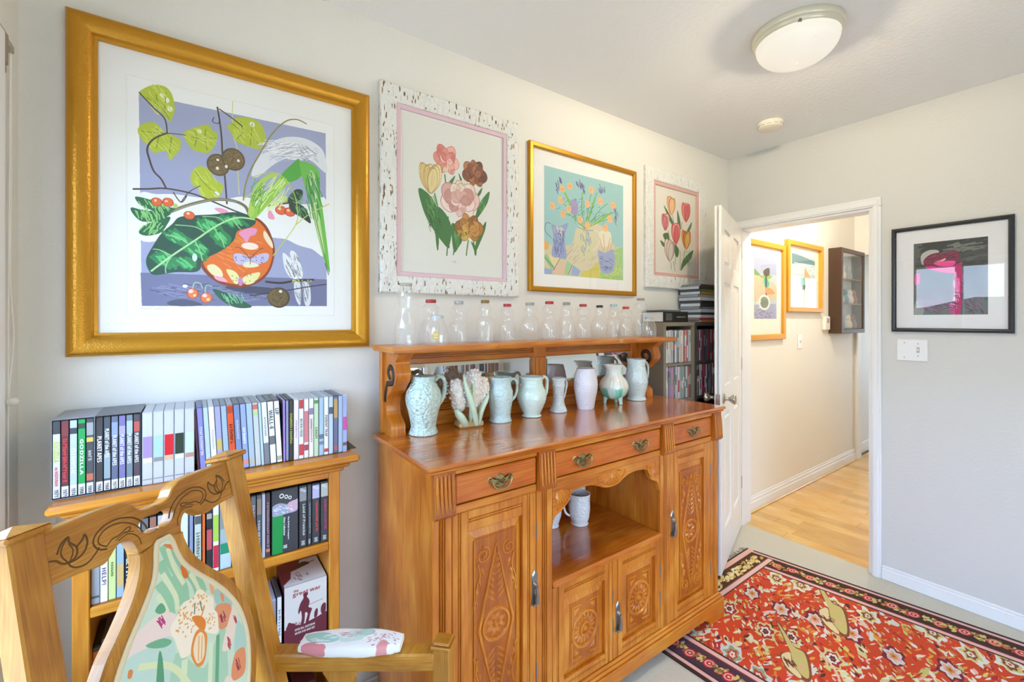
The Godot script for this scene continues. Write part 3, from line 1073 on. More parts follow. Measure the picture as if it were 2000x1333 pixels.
	b.extrude(smooth_tail(), SZ - 0.022, SZ - 0.004, Transform3D(), 0.002)
	wpart(o, "apron", b, W.sh)
	b = MB.new()
	var ax := xf_at(V(0, 0, SZ - 0.004))
	for k in 9:  # shells: middle one hanging, quarter ones in the corners
		var a := PI * (1.04 + 0.115 * k)
		leaf(b, Vector2(1.28, 0.826), Vector2(cos(a), sin(a) * 0.62), 0.068, 0.022, 0.007, ax)
	b.ribbon(spiral(Vector2(1.28, 0.826), 0.076, 0.076, PI, 0.5, 18, 0.62), 0.007, 0.005, ax)
	wpart(o, "shell_carving", b, W.scarve)
	for s in [-1.0, 1.0]:
		b = MB.new()
		for k in 6:
			var a := PI * (1.5 + 0.09 * k)
			leaf(b, Vector2(1.28 + s * 0.272, 0.815), Vector2(-s * cos(a), sin(a)), 0.056, 0.016, 0.007, ax)
		b.ribbon(spiral(Vector2(1.28 + s * 0.272, 0.815), 0.062, 0.062, PI * 1.5, -0.25 * s, 12), 0.006, 0.005, ax)
		wpart(o, "shell_carving", b, W.scarve)
	build_gallery(o)

func smooth_tail() -> PackedVector2Array:
	var low := smooth(pts([987, 692, 992, 715, 1006, 735, 1040, 750, 1056, 775, 1070, 795, 1110, 803, 1165, 803, 1205, 792, 1245, 777, 1280, 773, 1315, 777, 1355, 792, 1395, 803, 1450, 803, 1490, 795, 1504, 775, 1520, 750, 1554, 735, 1568, 715, 1573, 692]), false, 3)
	low.append(Vector2(1.573, 0.842))
	low.append(Vector2(0.987, 0.842))
	return low

# the back with two mirrors, scroll brackets and the shelf for the bottles
func build_gallery(o: Node3D) -> void:
	var z0 := SZ0
	var b: MB
	for e in [[0.548, 0.65], [1.243, 1.317], [1.91, 2.012]]:
		b = mb_box(V(e[0], ST, z0), V(e[1], 1.29, z0 + 0.026), 0.003)
		if e[0] > 1.0 and e[1] < 1.5:
			b.box(V(1.252, 1.105, z0), V(1.268, 1.235, z0 + 0.032), 0.003)
			b.box(V(1.276, 1.105, z0), V(1.309, 1.235, z0 + 0.031), 0.003)
		wpart(o, "gallery_stile", b, W.sv)
	b = MB.new()
	b.box(V(0.65, 1.235, z0), V(1.91, 1.258, z0 + 0.022), 0.003)
	for y in [1.261, 1.268, 1.275]:
		b.box(V(0.65, y, z0), V(1.91, y + 0.005, z0 + 0.024), 0.002)
	b.box(V(0.65, 1.281, z0), V(1.91, 1.292, z0 + 0.03), 0.003)
	b.box(V(0.65, ST, z0), V(1.91, 1.05, z0 + 0.022), 0.003)
	for y in [1.053, 1.061, 1.069]:
		b.box(V(0.65, y, z0), V(1.91, y + 0.006, z0 + 0.024), 0.002)
	b.box(V(0.65, 1.077, z0), V(1.91, 1.105, z0 + 0.022), 0.003)
	wpart(o, "gallery_rail", b, W.sh)
	for e in [[0.65, 1.243], [1.317, 1.91]]:
		b = MB.new()
		b.frame(e[0] + 0.016, 1.121, e[1] - 0.016, 1.219, [[0.0, 0.012], [0.016, 0.009]], xf_at(V(0, 0, z0)))
		b.quad(V(e[0] + 0.016, 1.121, z0 + 0.012), V(e[1] - 0.016, 1.121, z0 + 0.012), V(e[1] - 0.016, 1.219, z0 + 0.012), V(e[0] + 0.016, 1.219, z0 + 0.012))
		wpart(o, "mirror", b, W.mirror)
	# shelf, its ends standing forward of the middle
	b = MB.new()
	var plan := [520, 60, 2040, 60, 2040, 272, 1640, 272, 1628, 268, 1620, 252, 940, 252, 932, 268, 920, 272, 520, 272]
	var flat := Transform3D(Vector3(1, 0, 0), Vector3(0, 0, 1), Vector3(0, -1, 0), V(0, 1.312, 0))
	b.extrude(pts(plan), 0.0, 0.011, flat, 0.0)
	var flat2 := Transform3D(Vector3(1, 0, 0), Vector3(0, 0, 1), Vector3(0, -1, 0), V(0, 1.301, 0))
	b.extrude(pts([527, 60, 2033, 60, 2033, 265, 1646, 265, 1634, 261, 1626, 245, 934, 245, 926, 261, 914, 265, 527, 265]), 0.0, 0.011, flat2, 0.004)
	wpart(o, "gallery_shelf", b, W.sh)
	# scroll brackets
	for x in [0.56, 1.95]:
		b = MB.new()
		var prof := smooth(pts([222, 1290, 219, 1283, 203, 1270, 192, 1256, 196, 1235, 201, 1213, 192, 1190, 172, 1174, 150, 1152, 118, 1130, 104, 1102, 106, 1070, 118, 1055, 140, 1040, 150, 1030, 152, 1010, 152, 995]), false, 4)
		prof.append(Vector2(0.075, 0.995))
		prof.append(Vector2(0.075, 1.29))
		var across := Transform3D(Vector3(0, 0, 1), Vector3(0, 1, 0), Vector3(-1, 0, 0), V(x + 0.052, 0, 0))
		b.extrude(prof, 0.0, 0.052, across)
		var n := wpart(o, "scroll_bracket", b, W.sv)
		b = MB.new()
		var face := Transform3D(Vector3(0, 0, 1), Vector3(0, 1, 0), Vector3(-1, 0, 0), V(x, 0, 0))
		var curl := spiral(Vector2(0.142, 1.212), 0.008, 0.036, PI * 1.6, -0.95, 20)
		curl.append(Vector2(0.112, 1.175))
		curl.append(Vector2(0.098, 1.14))
		curl.append(Vector2(0.093, 1.11))
		b.ribbon(curl, 0.021, 0.003, face)
		part(n, "scroll_cut_shade", b, hexmat("2c1a0c", 0.5))  # dark strip painting the shade inside the spiral cut
# ---------------------------------------------------------------- film cases
var case_mesh := {}
func case_shape(w: float, h: float, d: float, bevel := 0.0015) -> ArrayMesh:
	var key := "%.4f/%.4f/%.4f" % [w, h, d]
	if not case_mesh.has(key):
		case_mesh[key] = mb_box(V(-w / 2, 0, -d), V(w / 2, h, 0), bevel).mesh()
	return case_mesh[key]

# A case with its spine towards +z at local z = 0. bands: [from, to, colour] as shares of the height, from the top.
func film_case(at: Vector3, w: float, h: float, d: float, e: Dictionary, label: String, category: String, group: String, called := "film_case") -> Node3D:
	var o := thing(called, label, category, at, group)
	part(o, "case", case_shape(w, h, d), hexmat(e.get("case", "26272a"), 0.35))
	var s := part(o, "spine_insert", case_shape(w * 0.86, h * 0.965, 0.0006, 0.0), hexmat(e.spine, 0.4), V(0, h * 0.0175, 0.0006))
	for k in e.get("bands", []):
		part(s, "print_band", case_shape(w * 0.86, h * 0.965 * (k[1] - k[0]), 0.0003, 0.0), hexmat(k[2], 0.4), V(0, h * 0.965 * (1.0 - k[1]), 0.0003))
	for k in e.get("words", []):  # [text, middle as a share from the top, length share, height share of the width, colour]
		lettering(o, k[0], hexmat(k[4], 0.5), xf_at(V(k[5] * w if k.size() > 5 else 0.0, h * (1.0 - k[1]), 0.0011), V(0, -1, 0), V(1, 0, 0)), h * k[2], w * k[3])
	return o

func bookcase_body(o: Node3D, x0: float, x1: float, zb: float, top: float, shelves: Array) -> void:
	var b := MB.new()
	b.box(V(x0 - 0.042, top - 0.022, zb), V(x1 + 0.058, top, zb + 0.195), 0.007)
	wpart(o, "top", b, W.ph)
	b = MB.new()
	b.box(V(x0 - 0.018, top - 0.034, zb), V(x1 + 0.03, top - 0.021, zb + 0.185), 0.005)
	b.box(V(x0 - 0.006, top - 0.046, zb), V(x1 + 0.012, top - 0.033, zb + 0.177), 0.004)
	wpart(o, "cornice", b, W.ph)
	for x in [x0, x1 - 0.031]:
		wpart(o, "side", mb_box(V(x, 0.0, zb), V(x + 0.031, top - 0.04, zb + 0.172), 0.002), W.pv)
	wpart(o, "back_panel", mb_box(V(x0 + 0.03, 0.06, zb), V(x1 - 0.03, top - 0.04, zb + 0.008)), W.pv)
	wpart(o, "rail", mb_box(V(x0 + 0.031, top - 0.064, zb + 0.15), V(x1 - 0.031, top - 0.044, zb + 0.17), 0.002), W.ph)
	for y in shelves:
		wpart(o, "shelf", mb_box(V(x0 + 0.031, y - 0.026, zb + 0.008), V(x1 - 0.031, y, zb + 0.172), 0.003), W.ph)
	wpart(o, "plinth", mb_box(V(x0 + 0.031, 0, zb + 0.14), V(x1 - 0.031, 0.07, zb + 0.16), 0.002), W.ph)

func build_bookcase() -> void:
	var o := thing("bookcase", "low honey-pine bookcase full of film cases beside the sideboard", "bookcase", V(0.075, 0, 0.1))
	bookcase_body(o, -0.23, 0.379, 0.014, 0.97, [0.707, 0.403, 0.1])
	var zf := 0.152
	var y := 0.9705
	var grp := "film cases in a row on top of the pine bookcase"
	# two boxed sets in open-fronted sleeves
	var sets := [
		[-0.2705, 0.0146, [
			{"spine": "cfd0d4", "bands": [[0.0, 0.16, "3b3f45"]], "words": [["GODZILLA", 0.40, 0.26, 0.62, "b8c62a"], ["vs HEDORAH", 0.71, 0.24, 0.4, "d0262c"], ["1971", 0.92, 0.09, 0.5, "2a2a2e"]], "say": "yellow and red monster title on grey spine"},
			{"spine": "5c2a30", "bands": [[0.0, 0.2, "7a3438"], [0.86, 1.0, "d8d8dc"]], "words": [["~17", 0.52, 0.56, 0.6, "d63a3e"], ["1971", 0.93, 0.09, 0.5, "2a2a2e"]], "say": "red title on dark maroon spine"},
			{"spine": "b4c2d6", "bands": [[0.1, 0.18, "3c424c"], [0.86, 1.0, "dcdce0"]], "words": [["~10", 0.55, 0.34, 0.6, "e9edf2"], ["1974", 0.93, 0.09, 0.5, "2a2a2e"]], "say": "pale blue spine dated 1974"},
			{"spine": "1f9a4d", "bands": [[0.05, 0.12, "2c4a38"], [0.86, 1.0, "d8dcda"]], "words": [["GODZILLA", 0.5, 0.46, 0.42, "eef5ef"], ["1998", 0.93, 0.09, 0.5, "2a2a2e"]], "say": "bright green spine with white title"},
			{"spine": "4a4a4c", "bands": [[0.05, 0.22, "9a9c9c"], [0.25, 0.31, "cdb552"], [0.74, 0.83, "c06a50"], [0.86, 1.0, "dcdce0"]], "words": [["~4", 0.5, 0.14, 0.5, "b8b8ba"], ["1999", 0.93, 0.09, 0.5, "2a2a2e"]], "say": "dark grey spine with small yellow and salmon patches"}]],
		[-0.1945, 0.0142, [
			{"spine": "3e3c40", "bands": [[0.87, 1.0, "e0e0e2"]], "words": [["PLANET APES", 0.43, 0.34, 0.6, "e8e8ea"], ["1968", 0.93, 0.09, 0.5, "2a2a2e"]], "say": "charcoal spine with white title, plain band above its date"},
			{"spine": "47505a", "bands": [[0.5, 0.84, "93a4ac"], [0.87, 1.0, "e0e0e2"]], "words": [["PLANET of the APES", 0.36, 0.38, 0.6, "e8e8ea"], ["1968", 0.93, 0.09, 0.5, "2a2a2e"]], "say": "half dark, half blue-grey spine with white title"},
			{"spine": "606a80", "bands": [[0.08, 0.28, "8e9cc0"], [0.87, 1.0, "e0e0e2"]], "words": [["PLANET of the APES", 0.47, 0.4, 0.6, "e8e8ea"], ["1971", 0.93, 0.09, 0.5, "2a2a2e"]], "say": "slate blue spine dated 1971"},
			{"spine": "7a72a6", "bands": [[0.14, 0.26, "a79fd2"], [0.87, 1.0, "e0e0e2"]], "words": [["PLANET of the APES", 0.47, 0.4, 0.6, "e8e8ea"], ["1970", 0.93, 0.09, 0.5, "2a2a2e"]], "say": "violet spine dated 1970"},
			{"spine": "76858f", "bands": [[0.08, 0.26, "a9bcc2"], [0.87, 1.0, "e0e0e2"]], "words": [["PLANET of the APES", 0.47, 0.4, 0.6, "e8e8ea"], ["1972", 0.93, 0.09, 0.5, "2a2a2e"]], "say": "blue-grey spine dated 1972"},
			{"spine": "554a52", "bands": [[0.1, 0.24, "bb5a52"], [0.87, 1.0, "e0e0e2"]], "words": [["PLANET of the APES", 0.47, 0.4, 0.6, "e8e8ea"], ["1973", 0.93, 0.09, 0.5, "2a2a2e"]], "say": "dark spine with a red patch, dated 1973"}]]]
	for s in sets:
		var n: int = s[2].size()
		var wide: float = n * s[1] + 0.003
		var sl := thing("box_sleeve", "clear and grey card sleeve around %s" % ["the five monster film cases at the row's left end" if n == 5 else "the six film cases with white planet titles"], "box", V(s[0] + wide / 2, y, zf), "sleeves of the boxed film sets")
		var b := MB.new()
		b.box(V(-wide / 2, 0.1905, -0.14), V(wide / 2, 0.192, 0.0), 0.0004)
		b.box(V(-wide / 2, 0.0, -0.14), V(wide / 2, 0.0012, 0.0), 0.0003)
		b.box(V(-wide / 2, 0.001, -0.14), V(-wide / 2 + 0.0012, 0.191, 0.0), 0.0003)
		b.box(V(wide / 2 - 0.0012, 0.001, -0.14), V(wide / 2, 0.191, 0.0), 0.0003)
		part(sl, "sleeve", b, hexmat("8d9198" if n == 5 else "55585e", 0.3))
		for i in n:
			film_case(V(s[0] + 0.0015 + s[1] * (i + 0.5), y + 0.0014, zf - 0.002), s[1] - 0.0006, 0.1885, 0.136, s[2][i], "boxed film case: " + s[2][i].say, "film case", grp)
	# five wide grey cases
	var greys := [["a58cc8", "lilac"], ["a9cbd6", "pale turquoise"], ["d3202c", "bright red"], ["2c3a30", "dark green"], ["c6d6e6", "ice blue"]]
	for i in 5:
		var g: Array = greys[i]
		film_case(V(-0.1045 + 0.0222 * (i + 0.5), y, zf), 0.0216, 0.19, 0.137, {"case": "b9bcc2", "spine": "c6c8cd", "bands": [[0.33, 0.63, g[0]], [0.64, 0.7, ["e8e4ea", "8a8f90", "d8b090", "dfe4df", "b88a7a"][i]], [0.93, 0.945, "8d9097"]]}, "wide light-grey film case with a %s label on its spine" % g[1], "film case", grp)
	# single cases, most leaning to the left; [x at the base, width, lean in degrees, height, data]
	var row := [
		[0.0166, 0.0055, 3.0, 0.186, {"spine": "4a2a3a", "say": "very thin dark maroon case"}],
		[0.0267, 0.0133, 3.0, 0.19, {"case": "5a5a86", "spine": "8684c2", "words": [["~13", 0.5, 0.42, 0.5, "d9d8ee"]], "say": "leaning violet-blue case with pale title"}],
		[0.0398, 0.0116, 3.0, 0.19, {"case": "8d9a9c", "spine": "b4c8ca", "say": "leaning pale blue-green case"}],
		[0.0530, 0.0133, 3.0, 0.19, {"case": "b8babe", "spine": "eceef0", "words": [["~10", 0.5, 0.3, 0.45, "b8b4c0"]], "say": "leaning white case with faint grey title"}],
		[0.0674, 0.0141, 3.0, 0.19, {"case": "777a88", "spine": "a2a2c4", "bands": [[0.5, 0.66, "c8b060"]], "say": "leaning lilac-grey case with a mustard square"}],
		[0.0819, 0.0135, 3.0, 0.19, {"case": "70757f", "spine": "9db4d8", "say": "leaning light-blue case left of the orange one"}],
		[0.0970, 0.0153, 3.0, 0.19, {"case": "8a8d92", "spine": "e2501e", "words": [["~8", 0.45, 0.3, 0.55, "3a1c12"]], "bands": [[0.02, 0.12, "b83a18"]], "say": "leaning bright orange case"}],
		[0.1129, 0.0151, 3.0, 0.19, {"case": "4c5260", "spine": "7b8ab4", "words": [["~10", 0.4, 0.3, 0.4, "c2cce0"]], "say": "leaning slate-blue case right of the orange one"}],
		[0.1284, 0.0145, 3.0, 0.19, {"case": "4c5260", "spine": "93a6da", "words": [["~9", 0.5, 0.25, 0.5, "f1f4fa"]], "bands": [[0.88, 0.95, "d78a80"]], "say": "leaning periwinkle case with white title"}],
		[0.1439, 0.0151, 3.0, 0.19, {"case": "8d9298", "spine": "a6bcdc", "bands": [[0.86, 0.97, "b6b8ac"]], "say": "leaning pale blue case with a grey foot"}],
		[0.1593, 0.0143, 3.0, 0.19, {"case": "84888c", "spine": "c6cbc8", "bands": [[0.02, 0.1, "cf6a60"], [0.1, 0.2, "b9cf94"]], "say": "leaning grey case with red and green marks at its head"}],
		[0.1706, 0.0070, 3.0, 0.188, {"case": "a8bcc8", "spine": "b6d2e0", "say": "thin icy-blue case before the white ones"}],
		[0.1822, 0.0148, 3.0, 0.19, {"case": "6a6e74", "spine": "e8eaec", "bands": [[0.66, 1.0, "7b7f86"]], "words": [["~12", 0.4, 0.3, 0.35, "8a8d94"]], "say": "leaning case white above and grey below"}],
		[0.1986, 0.0165, 3.0, 0.19, {"case": "4a4c50", "spine": "eceef0", "bands": [[0.56, 0.7, "6a6d72"]], "words": [["WALL-E", 0.3, 0.3, 0.6, "44464a"]], "say": "leaning white case titled WALL-E"}],
		[0.2150, 0.0149, 3.0, 0.19, {"case": "4a4c50", "spine": "f0f1f0", "words": [["UP", 0.18, 0.1, 0.7, "55575c"]], "bands": [[0.9, 0.97, "a9b39a"]], "say": "leaning white case titled UP"}],
		[0.2275, 0.0055, 0.4, 0.188, {"case": "8a7fa8", "spine": "a883c8", "say": "thin purple case right of the white pair"}],
		[0.2355, 0.0075, 0.2, 0.188, {"case": "3a3c48", "spine": "8e94b4", "say": "thin blue-grey case left of the black one"}],
		[0.2460, 0.0115, 0.0, 0.1875, {"case": "1d1d20", "spine": "2c2d30", "words": [["~14", 0.48, 0.5, 0.6, "b9b93a"]], "say": "black case with a yellow-green title"}],
		[0.26, 0.0135, 0.0, 0.1865, {"case": "c8c8cc", "spine": "ecdfe2", "words": [["~10", 0.5, 0.3, 0.4, "b48e9a"]], "say": "white case with a faint pink title"}],
		[0.274, 0.0135, 0.0, 0.1865, {"case": "b8babe", "spine": "eeeeee", "bands": [[0.0, 0.15, "b83a44"], [0.76, 0.95, "c83c42"]], "words": [["BORN FREE", 0.48, 0.3, 0.5, "56686a"]], "say": "white case with red blocks at head and foot"}],
		[0.2885, 0.0135, 0.0, 0.1865, {"case": "b8babe", "spine": "f0e6e4", "bands": [[0.2, 0.74, "d8777e"], [0.78, 0.88, "b23848"]], "say": "white case with a long pink stripe"}],
		[0.303, 0.0135, 0.0, 0.1865, {"case": "b8babe", "spine": "ece6dc", "bands": [[0.16, 0.27, "8a7fa2"]], "words": [["~15", 0.55, 0.4, 0.4, "8a4a52"]], "say": "cream case with a mauve square and maroon title"}],
		[0.3175, 0.0135, 0.0, 0.1865, {"case": "b8babe", "spine": "c4deb4", "bands": [[0.03, 0.09, "56915a"]], "words": [["CRAZY", 0.6, 0.2, 0.5, "55712f"]], "say": "pale green case"}],
		[0.3325, 0.0135, 0.0, 0.1865, {"case": "90a0ac", "spine": "a9c4d8", "bands": [[0.64, 0.72, "5e7484"], [0.76, 0.82, "7088a0"]], "say": "light-blue case with two darker dabs"}],
		[0.347, 0.0135, 0.0, 0.1865, {"case": "b8babe", "spine": "eeeeec", "words": [["PARENT TRAP", 0.5, 0.36, 0.55, "6a4a44"]], "bands": [[0.9, 0.96, "c04a50"]], "say": "white case with a brown title and red foot mark"}],
		[0.3615, 0.0135, 0.0, 0.1865, {"case": "90a0ac", "spine": "bcd2e4", "bands": [[0.18, 0.3, "4a5c6c"]], "say": "light-blue case with a dark smudge near its head"}],
		[0.376, 0.0135, 0.0, 0.1865, {"case": "3c3e48", "spine": "6c6c8a", "bands": [[0.04, 0.38, "c0985a"], [0.88, 0.95, "c05a60"]], "say": "slate case with a gold head"}],
		[0.3905, 0.0135, 0.0, 0.1865, {"case": "60708a", "spine": "a4bcd8", "say": "plain light-blue case second from the row's right end"}],
		[0.4045, 0.0135, 0.0, 0.1865, {"case": "c8ccd4", "spine": "a3aee0", "bands": [[0.38, 0.62, "d04aa8"], [0.84, 0.9, "6a5a52"]], "say": "periwinkle case with a magenta stripe at the row's right end"}]]
	for r in row:
		var lift: float = r[1] * 0.5 * sin(deg_to_rad(r[2]))
		var c := film_case(V(r[0], y + lift + 0.0002, zf - 0.001), r[1], r[3], 0.136, r[4], r[4].say + " on the pine bookcase", "film case", grp)
		c.rotation_degrees.z = r[2]
	var be := thing("bookend", "thin dark metal bookend foot at the right end of the film row", "bookend", V(0.42, y, 0.08))
	part(be, "plate", mb_box(V(-0.004, 0.0, -0.06), V(0.028, 0.0015, 0.05), 0.0005), hexmat("5e5846", 0.5, 0.4))
	part(be, "upright", mb_box(V(-0.004, 0.0015, -0.06), V(-0.0025, 0.13, 0.05), 0.0005), hexmat("5e5846", 0.5, 0.4))
	# middle shelf
	y = 0.7075
	zf = 0.176
	grp = "film cases on the middle shelf of the pine bookcase"
	var mid := [
		[-0.1902, 0.0165, {"case": "8a8c90", "spine": "a4a6aa", "bands": [[0.9, 0.93, "5a5c60"]], "say": "grey case at the left end"}],
		[-0.1745, 0.0145, {"case": "c8c8c8", "spine": "f0f0ee", "words": [["HELP!", 0.66, 0.22, 0.55, "6a4a6a"]], "say": "white case titled HELP!"}],
		[-0.1595, 0.0145, {"case": "9aa06a", "spine": "cbd88c", "words": [["~6", 0.6, 0.2, 0.4, "5a7a3a"]], "say": "lime green case"}],
		[-0.1445, 0.0145, {"case": "7a8a9c", "spine": "9cb4cc", "bands": [[0.55, 0.86, "d2b070"]], "say": "pale blue and tan case"}],
		[-0.129, 0.0145, {"spine": "2c2e34", "words": [["BEATLES \"LET IT BE\"", 0.5, 0.8, 0.6, "e6e6e2"]], "say": "black case titled LET IT BE"}],
		[-0.113, 0.0145, {"case": "aab0b8", "spine": "dfe4ec", "say": "white-blue case right of the black one"}],
		[-0.097, 0.0145, {"spine": "6c7074", "say": "mid-grey case behind the chair splat"}],
		[-0.081, 0.0145, {"spine": "9c6a5a", "say": "brown case behind the chair splat"}],
		[-0.065, 0.0145, {"spine": "b4bcc4", "say": "silver case behind the chair splat"}],
		[-0.047, 0.018, {"case": "a2b4c4", "spine": "c4d4e4", "bands": [[0.0, 0.12, "3aa68a"]], "say": "ice-blue case with a green head"}],
		[-0.022, 0.03, {"case": "a4b4cc", "spine": "d6e0f0", "say": "wide pale blue case"}],
		[-0.001, 0.0085, {"case": "4a506a", "spine": "8a92b0", "say": "slim slate-blue case"}],
		[0.0135, 0.0155, {"case": "9aa098", "spine": "c8cec4", "words": [["~12", 0.62, 0.5, 0.6, "5c6a58"]], "bands": [[0.12, 0.24, "5a5a60"]], "say": "pale grey-green case with a dark title"}],
		[0.0265, 0.0065, {"case": "9c4a22", "spine": "dc6a2a", "say": "slim orange case"}],
		[0.039, 0.0135, {"spine": "2e2c30", "bands": [[0.0, 0.05, "d8502c"], [0.12, 0.2, "a8a09a"], [0.36, 0.66, "c2525a"]], "say": "black case with a red block"}],
		[0.054, 0.0135, {"case": "c8ccc8", "spine": "eef0ec", "bands": [[0.16, 0.56, "a6cc4a"], [0.62, 0.96, "cc2a46"]], "say": "white case with lime and crimson blocks"}],
		[0.0765, 0.028, {"case": "7c8c8c", "spine": "a4b2b2", "bands": [[0.0, 0.4, "8f8f88"], [0.62, 0.78, "1d8a66"], [0.78, 1.0, "b8cbe0"]], "say": "wide grey case with a teal band"}],
		[0.0985, 0.0135, {"spine": "6a6c74", "say": "dark grey case behind the chair post"}],
		[0.114, 0.0135, {"spine": "3c3e44", "say": "charcoal case behind the chair post"}],
		[0.129, 0.0135, {"case": "4a4c50", "spine": "8d9196", "bands": [[0.2, 0.6, "c4c8cc"]], "say": "grey case right of the chair post"}],
		[0.144, 0.0125, {"case": "2c2e32", "spine": "5c6268", "words": [["~14", 0.5, 0.7, 0.5, "a8aeb0"]], "say": "dark steel-grey case with long pale title"}],
		[0.158, 0.0125, {"case": "3a3a3c", "spine": "56585c", "bands": [[0.05, 0.3, "8a7a6c"]], "words": [["~9", 0.6, 0.4, 0.5, "bcbcbe"]], "say": "dark case with a brownish head"}],
		[0.1695, 0.0085, {"case": "8a8a8e", "spine": "b2b4ba", "say": "slim silver case"}],
		[0.1805, 0.0115, {"spine": "4e3a44", "words": [["~18", 0.5, 0.7, 0.45, "b49a9e"]], "bands": [[0.88, 0.93, "c87a5a"]], "say": "plum case left of the green box"}]]
	for r in mid:
		film_case(V(r[0], y, zf - 0.001), r[1], 0.1885, 0.136, r[2], r[2].say + " on the middle shelf", "film case", grp)
	var wide_box := film_case(V(0.2255, y, zf + 0.001), 0.071, 0.191, 0.14, {"case": "2a2b2e", "spine": "3a3b3f", "words": [["The British Transport", 0.62, 0.36, 0.07, "e8ecea", 0.12], ["Films Collection", 0.58, 0.28, 0.07, "e8ecea", -0.03], ["DVD", 0.9, 0.05, 0.14, "e8ecea"]]}, "wide boxed film set, green below a photograph, on middle shelf", "box set", grp, "boxed_film_set")
	var im := pic(128, 340, "3c3d42")
	draw_list(im, [["p", "199044", [0, 400, 420, 392, 400, 1000, 0, 1000]], ["b", "9aa0b4", [0, 240, 300, 200, 700, 250, 1000, 180, 1000, 360, 600, 390, 0, 390]], ["b", "c8a8b8", [600, 230, 1000, 200, 1000, 330, 700, 370]], ["h", "e4e4ea", 26, 450, 310, 420, 70, 10, 60, 20], ["e", "f0f0f0", 360, 90, 90, 38], ["e", "3c3d42", 360, 90, 55, 22], ["e", "f0f0f0", 540, 115, 75, 32], ["e", "3c3d42", 540, 115, 45, 18], ["e", "f0f0f0", 690, 140, 65, 28], ["e", "3c3d42", 690, 140, 38, 16]])
	var b := MB.new()
	b.quad_uv(V(-0.034, 0.003, 0.0009), V(0.034, 0.003, 0.0009), V(0.034, 0.188, 0.0009), V(-0.034, 0.188, 0.0009))
	part(wide_box, "cover_print", b, printed(im, 0.35))
	var bfi := [[0.2745, 0.0225, "Land of Promise", "c8ccca", "8a8d90", "black boxed set titled Land of Promise"], [0.2925, 0.0115, "~20", "a8acac", "4a4c50", "slim black case right of Land of Promise"], [0.311, 0.0235, "~16", "d84a3c", "b4b2d0", "black boxed set with a red title"], [0.336, 0.0235, "~18", "c23a72", "b4b8b0", "black boxed set with a pink title at the shelf's right end"]]
	for e in bfi:
		var c := film_case(V(e[0], y, zf), e[1], 0.19, 0.137, {"case": "232427", "spine": "3a3c41", "bands": [[0.02, 0.24, e[4]]], "words": [[e[2], 0.55, 0.5, 0.32, e[3], 0.12], ["DVD", 0.92, 0.07, 0.4, "d8d8d8"]]}, e[5] + " on the middle shelf", "film case", grp)
		b = MB.new()
		for k in (3 if e[1] > 0.02 else 0):
			b.ribbon(ring(Vector2((k - 1) * 0.005, 0.178 - k * 0.003), 0.0028, 0.0028, 12), 0.0012, 0.0003, xf_at(V(0, 0, 0.0012)), true)
		if e[1] > 0.02:
			part(c, "ring_emblem", b, hexmat("eeeeee", 0.5))
	# lower shelf
	y = 0.4035
	grp = "film cases on the lower shelf of the pine bookcase"
	var low := [
		[-0.1912, 0.0145, {"spine": "54504c", "bands": [[0.05, 0.2, "d8782c"], [0.7, 0.9, "c86a24"]], "say": "dark case with orange marks at the left end"}, 0.188, 0.15],
		[-0.173, 0.02, {"case": "5c564c", "spine": "6a6458", "bands": [[0.1, 0.16, "dcd8cc"], [0.45, 0.55, "cc6a2a"]], "say": "brown-grey case with a white and an orange mark"}, 0.2, 0.15],
		[0.171, 0.0105, {"case": "c8c4c4", "spine": "8a7a80", "bands": [[0.3, 0.5, "c86a6a"]], "say": "narrow clear case with a red mark"}, 0.165, 0.17],
		[0.1835, 0.0105, {"case": "b4b8c8", "spine": "5c5a78", "bands": [[0.0, 0.3, "d8a468"]], "say": "clear case with an orange sunset at its head"}, 0.165, 0.17],
		[0.1965, 0.0115, {"case": "a8aab4", "spine": "9c96a4", "words": [["~12", 0.5, 0.6, 0.4, "6a6674"]], "say": "clear case with a greyish-mauve spine"}, 0.172, 0.17],
		[0.2105, 0.0125, {"case": "44464c", "spine": "e6eaee", "bands": [[0.78, 1.0, "4a4c54"]], "words": [["~9", 0.45, 0.45, 0.5, "7a7e84"]], "say": "white and black clear case beside the war box"}, 0.18, 0.175]]
	for r in low:
		film_case(V(r[0], y, r[4]), r[1], r[3], 0.125, r[2], r[2].say + " on the lower shelf", "film case", grp)
	var gw := thing("boxed_film_set", "cream and maroon boxed set titled the great war with soldier silhouette", "box set", V(0.283, y, 0.176))
	part(gw, "box", mb_box(V(-0.06, 0, -0.145), V(0.06, 0.198, 0.0), 0.0012), hexmat("5a1f2c", 0.45))
	im = pic(240, 400, "dcd8d0")
	draw_list(im, [["p", "6a2434", [0, 640, 130, 628, 260, 612, 420, 640, 560, 620, 760, 600, 1000, 560, 1000, 1000, 0, 1000]],
		["b", "6a2434", [430, 190, 470, 160, 520, 165, 550, 195, 530, 210, 520, 235, 560, 270, 585, 330, 560, 400, 640, 440, 600, 520, 560, 620, 490, 620, 540, 500, 480, 470, 470, 560, 440, 640, 370, 640, 400, 540, 380, 420, 330, 460, 320, 400, 370, 300, 430, 250, 440, 215]],
		["s", "6a2434", 10, [560, 370, 900, 345]], ["b", "6a2434", [700, 520, 740, 470, 780, 480, 770, 580, 700, 600]], ["b", "6a2434", [860, 470, 920, 420, 980, 440, 970, 560, 870, 570]], ["b", "6a2434", [60, 590, 100, 540, 160, 560, 260, 600, 160, 640, 40, 640]],
		["h", "6a2434", 40, 200, 610, 190, 30, 80, 22, 8]], 5)
	b = MB.new()
	b.quad_uv(V(-0.0595, 0.0005, 0.0004), V(0.0595, 0.0005, 0.0004), V(0.0595, 0.1975, 0.0004), V(-0.0595, 0.1975, 0.0004))
	part(gw, "cover_print", b, printed(im, 0.4))
	im = pic(160, 160, "dcd6cc")
